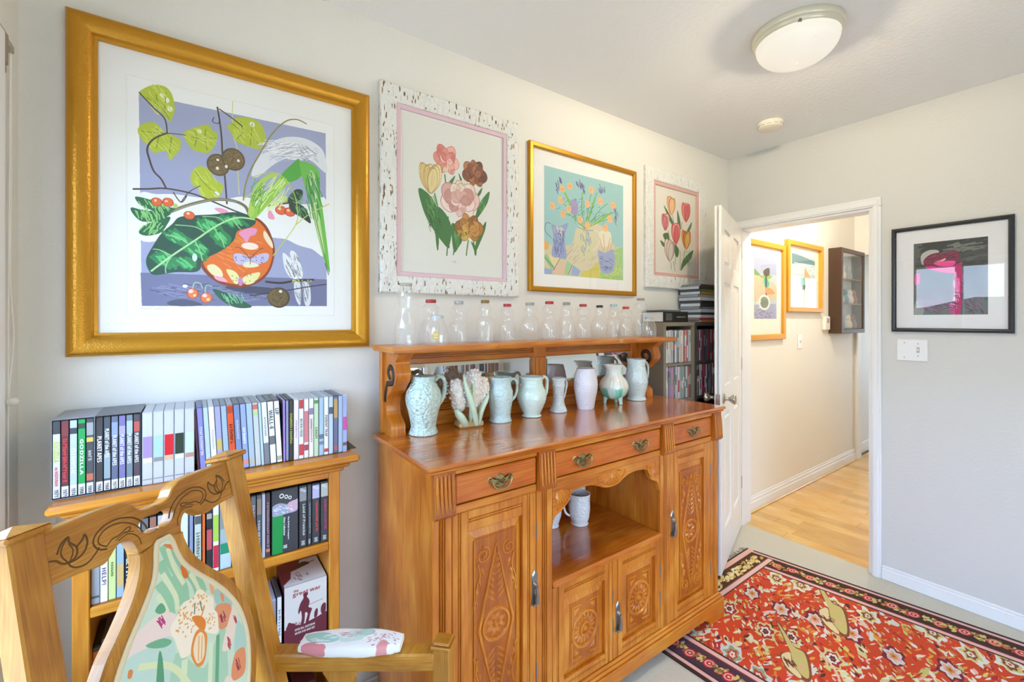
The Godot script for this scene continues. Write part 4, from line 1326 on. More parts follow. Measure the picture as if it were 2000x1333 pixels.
	draw_list(im, [["p", "7a2a30", [0, 0, 560, 0, 420, 380, 260, 420, 200, 700, 0, 900]], ["b", "5a3a20", [380, 200, 640, 120, 760, 260, 560, 330, 420, 360]], ["s", "4a2a1c", 30, [300, 300, 900, 180]], ["h", "7a2a30", 12, 420, 700, 200, 160, 60, 60, 16]], 6)
	b = MB.new()
	b.quad_uv(V(-0.0595, 0.1984, 0.0), V(0.0595, 0.1984, 0.0), V(0.0595, 0.1984, -0.1445), V(-0.0595, 0.1984, -0.1445))
	part(gw, "lid_print", b, printed(im, 0.4))
	var red := hexmat("a02a34", 0.5)
	var pale := hexmat("ece4dc", 0.5)
	lettering(gw, "the", red, xf_at(V(-0.028, 0.180, 0.0006)), 0.014, 0.008)
	lettering(gw, "great war", red, xf_at(V(0.002, 0.167, 0.0006)), 0.078, 0.014)
	lettering(gw, "SPECIAL EDITION", pale, xf_at(V(-0.003, 0.062, 0.0006)), 0.056, 0.006)
	lettering(gw, "SEVEN DVD BOX SET", pale, xf_at(V(-0.003, 0.051, 0.0006)), 0.056, 0.006)
	lettering(gw, "~3", pale, xf_at(V(-0.012, 0.023, 0.0006)), 0.01, 0.0045)
	lettering(gw, "DVD", pale, xf_at(V(0.014, 0.023, 0.0006)), 0.011, 0.0055)
	# bottom shelf, seen below the chair arm
	y = 0.1005
	grp = "film cases on the bottom shelf of the pine bookcase"
	for r in [[0.15, 0.02, "c4c8cc", "silver case"], [0.2, 0.06, "6a241e", "wide dark-red box"], [0.28, 0.06, "4c1a1a", "wide deep-maroon box"]]:
		film_case(V(r[0], y, 0.175), r[1], 0.19, 0.137, {"case": r[2], "spine": r[2]}, r[3] + " on the bottom shelf below the chair arm", "film case", grp)
	# a second bookcase against the wall behind the camera, which the sideboard's mirror shows
	o = thing("bookcase", "second pine bookcase with film cases, seen in the sideboard mirror", "bookcase", V(2.5, 0, 2.79))
	bookcase_body(o, 2.15, 2.9, ZF - 0.195, 0.80, [0.5, 0.2])
	o.rotation.y = 0.0
	var rng := RandomNumberGenerator.new()
	rng.seed = 5
	var tones := ["c8ccd4", "8a5a5a", "4a5a7a", "d8d4c4", "2c2e34", "9ab0c8", "b87a4a", "e6e6e6", "5a7a6a", "a04a4a"]
	for i in 36:
		var c := film_case(V(2.165 + i * 0.0195, 0.8, ZF - 0.17), 0.0185, 0.19, 0.136, {"spine": tones[rng.randi() % 10], "case": "9a9ca2"}, "film case of the row mirrored in the sideboard, %s of its %s" % [ORD[i % 18], "left half" if i < 18 else "right half"], "film case", "film cases behind the camera")
		c.position = V(2.165 + i * 0.0195, 0.8003, ZF - 0.16)
		c.rotation.y = PI

# ---------------------------------------------------------------- two slim towers in the corner
func build_towers() -> void:
	var rng := RandomNumberGenerator.new()
	rng.seed = 31
	var pale := ["dcd8cc", "e4e4e2", "aab0b4", "ccc4b8", "b4b8ba", "8a9094", "e8e0d0", "c4544a", "d0a08a", "7a8288", "b48ac0", "dcdcd8", "9aa49c", "e8e8e4", "c8ccd0", "5c6468", "d8d4c8"]
	var dark := ["2c2e34", "4a4c54", "a82c3c", "6a6c74", "b83a48", "3a3c44", "c8ccd0", "8c9098", "e0dcd8", "22242a", "6a3a44", "5c6068", "a4a8b0", "d8d8da"]
	var names := ["grey-brown", "black-brown"]
	for k in 2:
		var x0: float = [2.088, 2.386][k]
		var wide := 0.296
		var m: Material = [hexmat("8a8170", 0.55), hexmat("4a443c", 0.55)][k]
		var o := thing("film_tower", "%s slim film tower in the corner behind the sideboard" % names[k], "shelf unit", V(x0 + wide / 2, 0, 0.08), "slim towers in the corner")
		for x in [x0, x0 + wide - 0.024]:
			wpart(o, "side", mb_box(V(x, 0, 0.015), V(x + 0.024, 1.386, 0.158), 0.0015), m)
		wpart(o, "top", mb_box(V(x0 + 0.0005, 1.366, 0.015), V(x0 + wide - 0.0005, 1.388, 0.159), 0.0015), m)
		wpart(o, "back_panel", mb_box(V(x0 + 0.02, 0.05, 0.015), V(x0 + wide - 0.02, 1.37, 0.02)), m)
		for y in [1.158, 0.952, 0.74, 0.53, 0.32, 0.1]:
			wpart(o, "shelf", mb_box(V(x0 + 0.024, y - 0.016, 0.02), V(x0 + wide - 0.024, y, 0.157), 0.0015), m)
		for r in 2:
			var y: float = [1.1585, 0.9525][r]
			var x := x0 + 0.0255
			var i := 0
			while x < x0 + wide - 0.04:
				var w := rng.randf_range(0.0105, 0.0148)
				var pal: Array = pale if k == 0 else dark
				var c: String = pal[rng.randi() % pal.size()]
				var e := {"spine": c, "case": c if rng.randf() < 0.5 else "4a4c50"}
				var c2: String = pal[rng.randi() % pal.size()]
				var a := rng.randf_range(0.1, 0.5)
				e.bands = [[a, a + rng.randf_range(0.15, 0.4), c2]]
				film_case(V(x + w / 2, y, 0.149 + rng.randf_range(0.0, 0.004)), w - 0.0006, 0.1855 + rng.randf_range(0.0, 0.0025), 0.127, e, "film case, %s from left on the %s shelf of the %s tower" % [ORD[i], ["upper", "lower"][r], names[k]], "film case", "film cases in the corner towers")
				x += w
				i += 1
	# flat pile on the right-hand tower
	var y := 1.388
	var layers := [["c87a3a", 0.012], ["a8323c", 0.014], ["d8d8da", 0.017], ["3a3c44", 0.015], ["d4d8dc", 0.019], ["7a7c84", 0.015], ["2a2c30", 0.021], ["1e2024", 0.015], ["dcdcdc", 0.02], ["a8a8a4", 0.016], ["b08a3a", 0.019], ["6c8a3c", 0.011], ["2c2e32", 0.019], ["5a2c34", 0.012]]
	for i in layers.size():
		var w := 0.19
		var h: float = layers[i][1]
		var dx := rng.randf_range(-0.008, 0.008) - (0.012 if i in [8, 9, 12] else 0.0)
		var o := thing("film_case", "case lying flat in the corner pile, %s from the bottom" % ORD[i], "film case", V(2.545 + dx, y, 0.155 + rng.randf_range(-0.003, 0.003)), "cases lying in the corner pile")
		part(o, "case", mb_box(V(-w / 2, 0.0003, -0.136), V(w / 2, h, 0), 0.0012), hexmat(layers[i][0] if i < 2 or i in [2, 4, 8] else "33353b", 0.4))
		part(o, "spine_insert", mb_box(V(-w / 2 + 0.003, 0.002, 0), V(w / 2 - 0.003, h - 0.0015, 0.0005)), hexmat(layers[i][0], 0.45))
		part(o, "page_side", mb_box(V(-w / 2 - 0.0005, 0.002, -0.133), V(-w / 2, h - 0.0015, -0.003)), hexmat(["b8bcc0", "8a9098", "d8dade", "50545c"][i % 4], 0.5))
		y += h + 0.0002
	# one thick volume on the left-hand tower
	var v := thing("thick_volume", "thick black-bound book lying on the grey-brown tower", "book", V(2.205, 1.388, 0.155))
	var b := MB.new()
	b.box(V(-0.115, 0.0, -0.14), V(0.115, 0.004, 0.0), 0.001)
	b.box(V(-0.115, 0.056, -0.14), V(0.115, 0.06, 0.0), 0.001)
	b.box(V(-0.115, 0.0, -0.004), V(0.115, 0.06, 0.002), 0.002)
	part(v, "cover", b, W.black)
	part(v, "pages", mb_box(V(-0.112, 0.004, -0.137), V(0.112, 0.056, -0.004)), hexmat("e2e2dc", 0.8))
	lettering(v, "~11", hexmat("9a9484", 0.6), xf_at(V(0.05, 0.03, 0.0022)), 0.09, 0.01)
	b = MB.new()
	for k in 4:
		b.box(V(-0.095, 0.012 + k * 0.01, 0.002), V(-0.04, 0.018 + k * 0.01, 0.0024))
	part(v, "stamped_lines", b, hexmat("6c6a60", 0.6))
	var sheet := thing("film_case", "thin silver case lying on the thick black book", "film case", V(2.2, 1.448, 0.15), "cases lying in the corner pile")
	part(sheet, "case", mb_box(V(-0.1, 0.0003, -0.13), V(0.06, 0.009, 0), 0.001), hexmat("6c7076", 0.3))
# ---------------------------------------------------------------- pottery on the counter
func glaze(c: String, seed_: int, bump: float, tile: float, freq := 0.03) -> StandardMaterial3D:
	var m := mat(Color(c), 0.22)
	m.clearcoat_enabled = true
	m.clearcoat = 0.5
	m.clearcoat_roughness = 0.1
	return bumpy(m, noise_normal(freq, 14.0, seed_), bump, tile, false)

# bands of colour down a glaze: an image used through plain triplanar mapping is avoided; the glaze keeps one colour per part
func jug_body(b: MB, prof: Array, spout: float, seg := 40, ribs := 0, knob := 0.0) -> void:
	# outer wall, rim and inner wall; the rim is drawn out towards -x where it pours
	var p := round_prof(prof, 5)
	var n := p.size()
	var inner := []
	for i in range(n - 1, 2, -1):
		inner.append([maxf(p[i][0] - 0.0045, 0.002), p[i][1]])
	var all := [[0.001, p[0][1]]] + p + [[p[n - 1][0] - 0.002, p[n - 1][1] + 0.002]] + inner + [[0.001, inner[-1][1]]]
	var top: float = p[n - 1][1]
	var shape := func(q: Vector3, a: float, _t: float) -> Vector3:
		var up := clampf((q.y - top * 0.78) / (top * 0.22), 0.0, 1.0)
		var face := maxf(0.0, -cos(a))
		q.x -= spout * up * up * pow(face, 6.0)
		q.y += spout * 0.35 * up * up * pow(face, 6.0)
		if ribs > 0:
			var g := 1.0 + 0.018 * sin(q.y / top * ribs * TAU)
			q.x *= g
			q.z *= g
		if knob > 0.0:
			var g := 1.0 + knob * sin(a * 9.0 + sin(q.y * 90.0) * 2.0) * sin(q.y * 160.0 + a * 3.0) * (1.0 - up)
			q.x *= g
			q.z *= g
		return q
	b.lathe(all, seg, Transform3D(), shape)

func jug(called: String, label: String, at: Vector3, turn: float, m: Material, prof: Array, spout: float, handle: Array, thick: float, ribs := 0, knob := 0.0, category := "jug") -> Node3D:
	var o := thing(called, label, category, at, "pale green and white pottery on the sideboard")
	o.rotation_degrees.y = turn
	var b := MB.new()
	jug_body(b, prof, spout, 44, ribs, knob)
	part(o, "body", b, m)
	if handle.size():
		b = MB.new()
		var path := []
		for e in handle:
			path.append(V(e[0], e[1], 0))
		var s := smooth3(path, 5)
		var r := []
		for i in s.size():
			r.append(thick * (1.15 - 0.3 * sin(PI * i / (s.size() - 1))))
		b.tube(s, r, 10, 1.25)
		part(o, "handle", b, m)
	return o

func build_jugs() -> void:
	var y := ST + 0.0003
	var mint := glaze("cde6de", 41, 1.3, 0.13)
	# 1: tall embossed jug
	jug("embossed_jug", "large pale mint jug embossed with branches, scalloped handle, leftmost on the counter", V(0.672, y, 0.17), 0, mint,
		[[0.048, 0.0], [0.052, 0.004], [0.046, 0.02], [0.045, 0.035], [0.054, 0.08], [0.063, 0.115], [0.06, 0.15], [0.046, 0.178], [0.041, 0.19], [0.043, 0.204]], 0.008,
		[[0.042, 0.187], [0.062, 0.2], [0.082, 0.185], [0.084, 0.15], [0.074, 0.118], [0.058, 0.1]], 0.0088, 0, 0.012)
	var scal := get_node("embossed_jug")
	var b := MB.new()
	for k in 7:
		var t := k / 6.0
		var a := lerpf(1.1, -0.75, t)
		b.mound(ring(Vector2.ZERO, 0.007, 0.006, 8), 0.006, Transform3D(Basis(Vector3.UP, PI / 2) , V(0.058 + 0.036 * cos(a), 0.152 + 0.045 * sin(a), 0)))
	part(scal, "scallop", b, mint)
	# 2: hyacinth vase
	var h := thing("flower_vase", "cream and green pottery vase moulded as hyacinth blooms with leaves", "vase", V(0.858, y, 0.165), "pale green and white pottery on the sideboard")
	h.rotation_degrees.y = -8
	h.scale = V(1.04, 1.04, 1.0)
	b = MB.new()
	b.box(V(-0.045, 0, -0.032), V(0.05, 0.022, 0.035), 0.006)
	part(h, "base", b, hexmat("d2ae72", 0.3))
	var cream := glaze("f0e8de", 42, 0.4, 0.06)
	var rng := RandomNumberGenerator.new()
	rng.seed = 3
	for e in [[-0.04, 0.115, 0.03, 0.062, 0.16], [0.022, 0.135, 0.036, 0.075, -0.05], [0.052, 0.115, 0.027, 0.062, -0.16]]:
		b = MB.new()
		b.lathe(round_prof([[0.002, -e[3] * 1.05], [e[2] * 0.75, -e[3] * 0.75], [e[2] * 0.95, 0.0], [e[2] * 0.7, e[3] * 0.7], [0.002, e[3]]]), 14, Transform3D(Basis(Vector3(0, 0, 1), e[4]), V(e[0], e[1], 0)))
		for k in 90:
			var t := rng.randf_range(-0.85, 0.95)
			var a := rng.randf() * TAU
			var r: float = e[2] * 0.92 * sqrt(maxf(0.05, 1.0 - t * t * 0.85))
			var q := Transform3D(Basis(Vector3(0, 0, 1), e[4]), V(e[0], e[1], 0)) * V(r * cos(a), t * e[3], r * sin(a))
			b.lathe([[0.0005, -0.006], [0.0055, -0.004], [0.0068, 0.0], [0.005, 0.005], [0.0005, 0.0065]], 6, Transform3D(Basis(), q))
		part(h, "bloom", b, cream)
	var green := glaze("cfe0c2", 43, 0.7, 0.05)
	for e in [[[0.02, 0.01, 0.03], [0.0, 0.08, 0.045], [-0.022, 0.15, 0.04], [-0.03, 0.195, 0.03], 0.02], [[0.03, 0.01, 0.03], [0.036, 0.06, 0.04], [0.06, 0.1, 0.035], [0.07, 0.12, 0.03], 0.015], [[-0.02, 0.01, 0.03], [-0.04, 0.04, 0.035], [-0.055, 0.06, 0.03], [-0.062, 0.066, 0.02], 0.022], [[0.0, 0.02, 0.02], [0.005, 0.1, 0.03], [0.01, 0.17, 0.02], [0.0, 0.2, 0.0], 0.014]]:
		b = MB.new()
		var path := smooth3([V(e[0][0], e[0][1], e[0][2]), V(e[1][0], e[1][1], e[1][2]), V(e[2][0], e[2][1], e[2][2]), V(e[3][0], e[3][1], e[3][2])], 4)
		var r := []
		for i in path.size():
			r.append(e[4] * sin(PI * (0.25 + 0.72 * i / (path.size() - 1))) * 0.6)
		b.tube(path, r, 8, 1.7)
		part(h, "leaf", b, green)
	# 3: smooth mug-shaped jug
	jug("embossed_jug", "straight pale blue-green jug with embossed panel, third pot from left", V(1.004, y, 0.17), 0, glaze("cce6e4", 44, 0.8, 0.12),
		[[0.043, 0.0], [0.046, 0.004], [0.041, 0.02], [0.043, 0.045], [0.05, 0.09], [0.05, 0.12], [0.044, 0.14], [0.043, 0.16], [0.047, 0.176]], 0.006,
		[[0.044, 0.155], [0.062, 0.166], [0.08, 0.15], [0.082, 0.12], [0.07, 0.09], [0.047, 0.075]], 0.006, 0, 0.004)
	# 4: ribbed jug
	jug("ribbed_jug", "ribbed mint and lilac-white jug with twig handle, fourth pot from left", V(1.163, y, 0.17), 0, glaze("d8eee4", 45, 0.2, 0.2),
		[[0.036, 0.0], [0.042, 0.003], [0.038, 0.012], [0.05, 0.04], [0.062, 0.075], [0.06, 0.105], [0.049, 0.13], [0.047, 0.15], [0.05, 0.166]], 0.006,
		[[0.049, 0.15], [0.066, 0.162], [0.083, 0.15], [0.084, 0.12], [0.078, 0.09], [0.06, 0.068]], 0.0075, 14)
	# 5: waisted little vase with a handle
	jug("waisted_jug", "small waisted grey-white jug, fifth pot from left", V(1.318, y, 0.165), 0, glaze("d8e4e6", 46, 0.8, 0.1),
		[[0.036, 0.0], [0.039, 0.004], [0.036, 0.014], [0.028, 0.035], [0.0245, 0.065], [0.0255, 0.095], [0.03, 0.115], [0.029, 0.13], [0.033, 0.148]], 0.006,
		[[0.028, 0.138], [0.042, 0.14], [0.05, 0.12], [0.044, 0.09], [0.034, 0.062], [0.026, 0.05]], 0.0045)
	# 6: white barrel vase
	var o := jug("barrel_vase", "white barrel-shaped vase with four soft corners, sixth pot from left", V(1.472, y, 0.18), 12, glaze("e6e6ee", 47, 0.5, 0.1),
		[[0.041, 0.0], [0.043, 0.003], [0.05, 0.04], [0.06, 0.09], [0.06, 0.125], [0.052, 0.165], [0.046, 0.182]], 0.0, [], 0.0, 0, 0.006, "vase")
	o.scale = V(1.0, 1.0, 0.86)
	# 7: footed round jug: pale upper part above green glaze
	o = thing("footed_jug", "round jug on three feet, white running into bright turquoise-green below", "jug", V(1.668, y, 0.175), "pale green and white pottery on the sideboard")
	b = MB.new()
	var prof := [[0.001, 0.022], [0.03, 0.024], [0.055, 0.04], [0.068, 0.065], [0.07, 0.09], [0.06, 0.115], [0.043, 0.134], [0.037, 0.15], [0.038, 0.17], [0.046, 0.188]]
	jug_body(b, prof, 0.02, 44)
	var runny := pic(256, 256, "e9efe6")
	var list := []
	list.append(["p", "3ec6a4", [0, 800, 1000, 800, 1000, 1000, 0, 1000]])
	for k in 24:
		var x := k * 42 + 10
		list.append(["b", ["8fd6c0", "b4e0d0", "cfe4d8", "66cdb0"][k % 4], [x, 480 + (k * 37) % 160, x + 24, 620, x + 26, 860, x - 22, 860, x - 20, 620]])
		list.append(["b", ["e6dcc6", "d8d6cc", "f0ece4"][k % 3], [x, 150 + (k * 53) % 120, x + 12, 420, x, 640, x - 12, 420]])
	draw_list(runny, list)
	var rm := printed(runny, 0.15)
	rm.texture_repeat = true
	# wrap the running glaze round the pot by angle and height
	for i in b.v.size():
		b.uv[i] = Vector2(fposmod(atan2(b.v[i].z, b.v[i].x) / TAU, 1.0), 1.0 - b.v[i].y / 0.195)
	part(o, "body", b, rm)
	var grn := glaze("bfe6d6", 48, 0.3, 0.05)
	for k in 3:
		var a := TAU * k / 3.0 - 0.5
		b = MB.new()
		b.tube([V(0.04 * cos(a), 0.034, 0.04 * sin(a)), V(0.043 * cos(a), 0.016, 0.043 * sin(a)), V(0.046 * cos(a), 0.0005, 0.046 * sin(a))], [0.014, 0.0095, 0.008], 8)
		part(o, "foot", b, grn)
	b = MB.new()
	b.tube(smooth3([V(0.036, 0.165, 0), V(0.055, 0.168, 0), V(0.06, 0.145, 0), V(0.055, 0.122, 0)], 5), 0.0055, 8)
	part(o, "handle", b, grn)
	# 8: tall jug
	jug("tall_jug", "tall pale blue-white jug with big loop handle, rightmost on the counter", V(1.838, y, 0.175), 0, glaze("d6e8e8", 49, 0.6, 0.15),
		[[0.046, 0.0], [0.05, 0.004], [0.044, 0.018], [0.047, 0.04], [0.056, 0.08], [0.057, 0.105], [0.05, 0.145], [0.044, 0.175], [0.048, 0.206]], 0.012,
		[[0.045, 0.178], [0.068, 0.19], [0.09, 0.17], [0.092, 0.13], [0.078, 0.09], [0.052, 0.062]], 0.006)
	# mugs in the niche
	y = 0.5223
	jug("mug", "white embossed mug in the sideboard niche, right in front", V(1.36, y, 0.255), 150, glaze("e8ecee", 50, 0.9, 0.1),
		[[0.036, 0.0], [0.038, 0.003], [0.035, 0.01], [0.041, 0.03], [0.045, 0.07], [0.044, 0.1], [0.045, 0.13]], 0.002,
		[[0.043, 0.11], [0.062, 0.112], [0.07, 0.085], [0.062, 0.05], [0.044, 0.035]], 0.005, 0, 0.01, "mug")
	jug("mug", "white mug in the niche half hidden by the carved apron", V(1.245, y, 0.2), 170, glaze("e6eaec", 51, 0.8, 0.1),
		[[0.032, 0.0], [0.034, 0.003], [0.033, 0.012], [0.043, 0.045], [0.046, 0.08], [0.042, 0.11], [0.044, 0.14]], 0.002,
		[[0.042, 0.11], [0.06, 0.112], [0.068, 0.085], [0.06, 0.05], [0.043, 0.035]], 0.005, 0, 0.006, "mug")
	jug("mug", "pale mug at the back of the niche behind the others", V(1.44, y, 0.15), 20, glaze("d0dcdc", 52, 1.0, 0.06),
		[[0.036, 0.0], [0.038, 0.003], [0.037, 0.012], [0.043, 0.045], [0.045, 0.08], [0.043, 0.11], [0.045, 0.145]], 0.002,
		[[0.043, 0.12], [0.062, 0.122], [0.07, 0.09], [0.062, 0.055], [0.044, 0.035]], 0.005, 0, 0.006, "mug")

# ---------------------------------------------------------------- figural glass bottles on the gallery shelf
func build_bottles() -> void:
	var y := 1.3123
	var g := glass(0.035)
	var kinds := {
		"carafe": [[0.034, 0.0], [0.037, 0.004], [0.0375, 0.05], [0.036, 0.075], [0.027, 0.11], [0.0245, 0.13], [0.027, 0.15], [0.0305, 0.17], [0.028, 0.19], [0.021, 0.204], [0.0195, 0.214]],
		"bear": [[0.03, 0.0], [0.034, 0.004], [0.036, 0.03], [0.0365, 0.055], [0.033, 0.078], [0.026, 0.093], [0.0285, 0.108], [0.0305, 0.122], [0.0275, 0.14], [0.019, 0.153], [0.016, 0.16]],
		"plain": [[0.034, 0.0], [0.0375, 0.004], [0.0375, 0.045], [0.037, 0.075], [0.033, 0.095], [0.025, 0.106], [0.0265, 0.122], [0.0275, 0.133], [0.023, 0.147], [0.016, 0.156], [0.015, 0.163]],
		"gourd": [[0.024, 0.0], [0.028, 0.004], [0.036, 0.03], [0.0405, 0.055], [0.036, 0.085], [0.026, 0.105], [0.021, 0.117], [0.022, 0.132], [0.019, 0.146], [0.0155, 0.155]],
		"jar": [[0.028, 0.0], [0.033, 0.004], [0.036, 0.03], [0.034, 0.055], [0.027, 0.074], [0.024, 0.083], [0.024, 0.093]]}
	# [pixel-measured x, z, kind, scale, cap colour, label]
	var row := [
		[0.610, 0.16, "carafe", 1.0, "b9b6a6", 0.0205, "tall ribbed clear glass carafe with pale rim, leftmost bottle", "ribs"],
		[0.715, 0.14, "bear", 0.98, "b23a34", 0.02, "clear bear bottle with red cap standing behind the emblem jar", "bear"],
		[0.700, 0.225, "jar", 1.05, "c4ccd0", 0.021, "small clear jar with silver lid and yellow emblem", "emblem"],
		[0.821, 0.16, "bear", 0.96, "a9aca8", 0.018, "clear bear bottle with dull silver cap, right of the emblem jar", "bear"],
		[0.938, 0.16, "plain", 0.98, "8a7440", 0.017, "clear figure bottle with brown-gold cap", "arms"],
		[1.045, 0.16, "bear", 0.92, "b84048", 0.018, "faint clear bear bottle with pinkish-red cap", "bear"],
		[1.158, 0.165, "gourd", 1.0, "a8a89a", 0.0185, "round-bellied clear bottle with grey-green cap", "bear"],
		[1.27, 0.16, "bear", 1.02, "b8342e", 0.0185, "tall clear bear bottle with bright red cap under the gold-framed still life", "bear"],
		[1.372, 0.16, "plain", 0.99, "9a9c98", 0.0175, "clear figure bottle with grey cap right of the tall red-capped bear", "arms"],
		[1.475, 0.16, "bear", 0.97, "b23c40", 0.018, "clear bear bottle with red cap left of the black-capped one", "bear"],
		[1.58, 0.165, "gourd", 0.98, "2c2e30", 0.0165, "round clear bottle with black cap", "plainb"],
		[1.685, 0.16, "plain", 0.98, "a4c8c8", 0.0175, "clear figure bottle with pale turquoise cap", "arms"],
		[1.775, 0.16, "bear", 0.93, "b84448", 0.018, "clear bear bottle with red cap, last red one on the right", "bear"],
		[1.905, 0.15, "bear", 1.22, "a09c90", 0.018, "tall narrow clear bottle with grey cap near the shelf's right end", "slim"],
		[1.873, 0.225, "jar", 1.05, "a8acae", 0.02, "small clear jar with silver lid at the shelf's right end", "plainb"]]
	for e in row:
		var o := thing("glass_bottle", e[6], "bottle", V(e[0], y, e[1]), "figural glass bottles on the gallery shelf")
		o.rotation_degrees.y = -35
		var k: float = e[3]
		var prof := []
		for p in kinds[e[2]]:
			prof.append([p[0] * k * (0.82 if e[7] == "slim" else 1.0), p[1] * k])
		prof = round_prof(prof, 4)
		var top: float = prof[-1][1]
		var look: String = e[7]
		var shape := func(q: Vector3, a: float, _t: float) -> Vector3:
			var t := q.y / top
			if look == "ribs" and t < 0.4:
				q = V(q.x * (1.0 + 0.02 * sin(a * 12.0)), q.y, q.z * (1.0 + 0.02 * sin(a * 12.0)))
			if look == "bear" or look == "slim":  # muzzle, paws and belly pressed out of the wall
				var f := maxf(0.0, -sin(a))
				q.z += 0.007 * pow(f, 8.0) * exp(-pow((t - 0.74) / 0.05, 2.0))
				q.z += 0.005 * pow(f, 3.0) * exp(-pow((t - 0.3) / 0.14, 2.0))
				for s in [-1.0, 1.0]:
					var w := exp(-pow((wrapf(a - (-PI / 2 + s * 0.95), -PI, PI)) / 0.3, 2.0))
					q += V(cos(a), 0, -sin(a)) * 0.006 * w * (exp(-pow((t - 0.45) / 0.07, 2.0)) + exp(-pow((t - 0.08) / 0.06, 2.0)))
					q += V(cos(a), 0.6, -sin(a)) * 0.004 * exp(-pow((wrapf(a - (PI / 2 - s * PI / 2), -PI, PI)) / 0.35, 2.0)) * exp(-pow((t - 0.84) / 0.035, 2.0))
			if look == "arms":
				var w := exp(-pow(wrapf(a + PI / 2 - 0.9 + t, -PI, PI) / 0.22, 2.0)) + exp(-pow(wrapf(a + PI / 2 + 0.9 - t, -PI, PI) / 0.22, 2.0))
				q += V(cos(a), 0, -sin(a)) * 0.0045 * w * exp(-pow((t - 0.45) / 0.16, 2.0))
			return q
		var b := MB.new()
		b.lathe([[0.001, 0.0]] + prof, 36, Transform3D(), shape)
		part(o, "glass", b, g)
		b = MB.new()  # inner wall
		var inner := []
		for p in prof:
			inner.append([maxf(p[0] - 0.0028, 0.001), p[1] * 0.97 + 0.005 * k])
		b.lathe([[0.001, 0.006]] + inner, 36, Transform3D(), shape)
		part(o, "inner_wall", b, g)
		var r: float = e[5] * k * (0.9 if e[7] == "slim" else 1.0)
		b = MB.new()
		b.lathe([[r * 0.98, top - 0.005], [r, top - 0.004], [r, top + 0.005], [r * 0.9, top + 0.0068], [0.0005, top + 0.007]] if look != "ribs" else [[r * 0.98, top - 0.006], [r * 1.08, top - 0.003], [r * 1.08, top + 0.002], [r * 0.9, top + 0.003]], 20)
		part(o, "cap" if look != "ribs" else "rim", b, hexmat(e[4], 0.4, 0.2))
		if look == "emblem":
			b = MB.new()
			b.mound(pts([0, -17, 9, -12, 13, 0, 9, 12, 0, 18, -9, 12, -13, 0, -9, -12]), 0.0015, xf_at(V(0, 0.034, 0.0375)), 0.9)
			var em := part(o, "emblem", b, hexmat("d2bc72", 0.5))
			b = MB.new()
			b.ribbon(PackedVector2Array([Vector2(-0.006, 0.006), Vector2(-0.003, -0.001), Vector2(0, 0.003), Vector2(0.003, -0.001), Vector2(0.006, 0.006)]), 0.0025, 0.0008, xf_at(V(0, 0.036, 0.039)))
			b.ribbon(PackedVector2Array([Vector2(-0.006, -0.008), Vector2(0.006, -0.008)]), 0.003, 0.0008, xf_at(V(0, 0.036, 0.039)))
			part(em, "printed_bird", b, hexmat("f2ead0", 0.5))
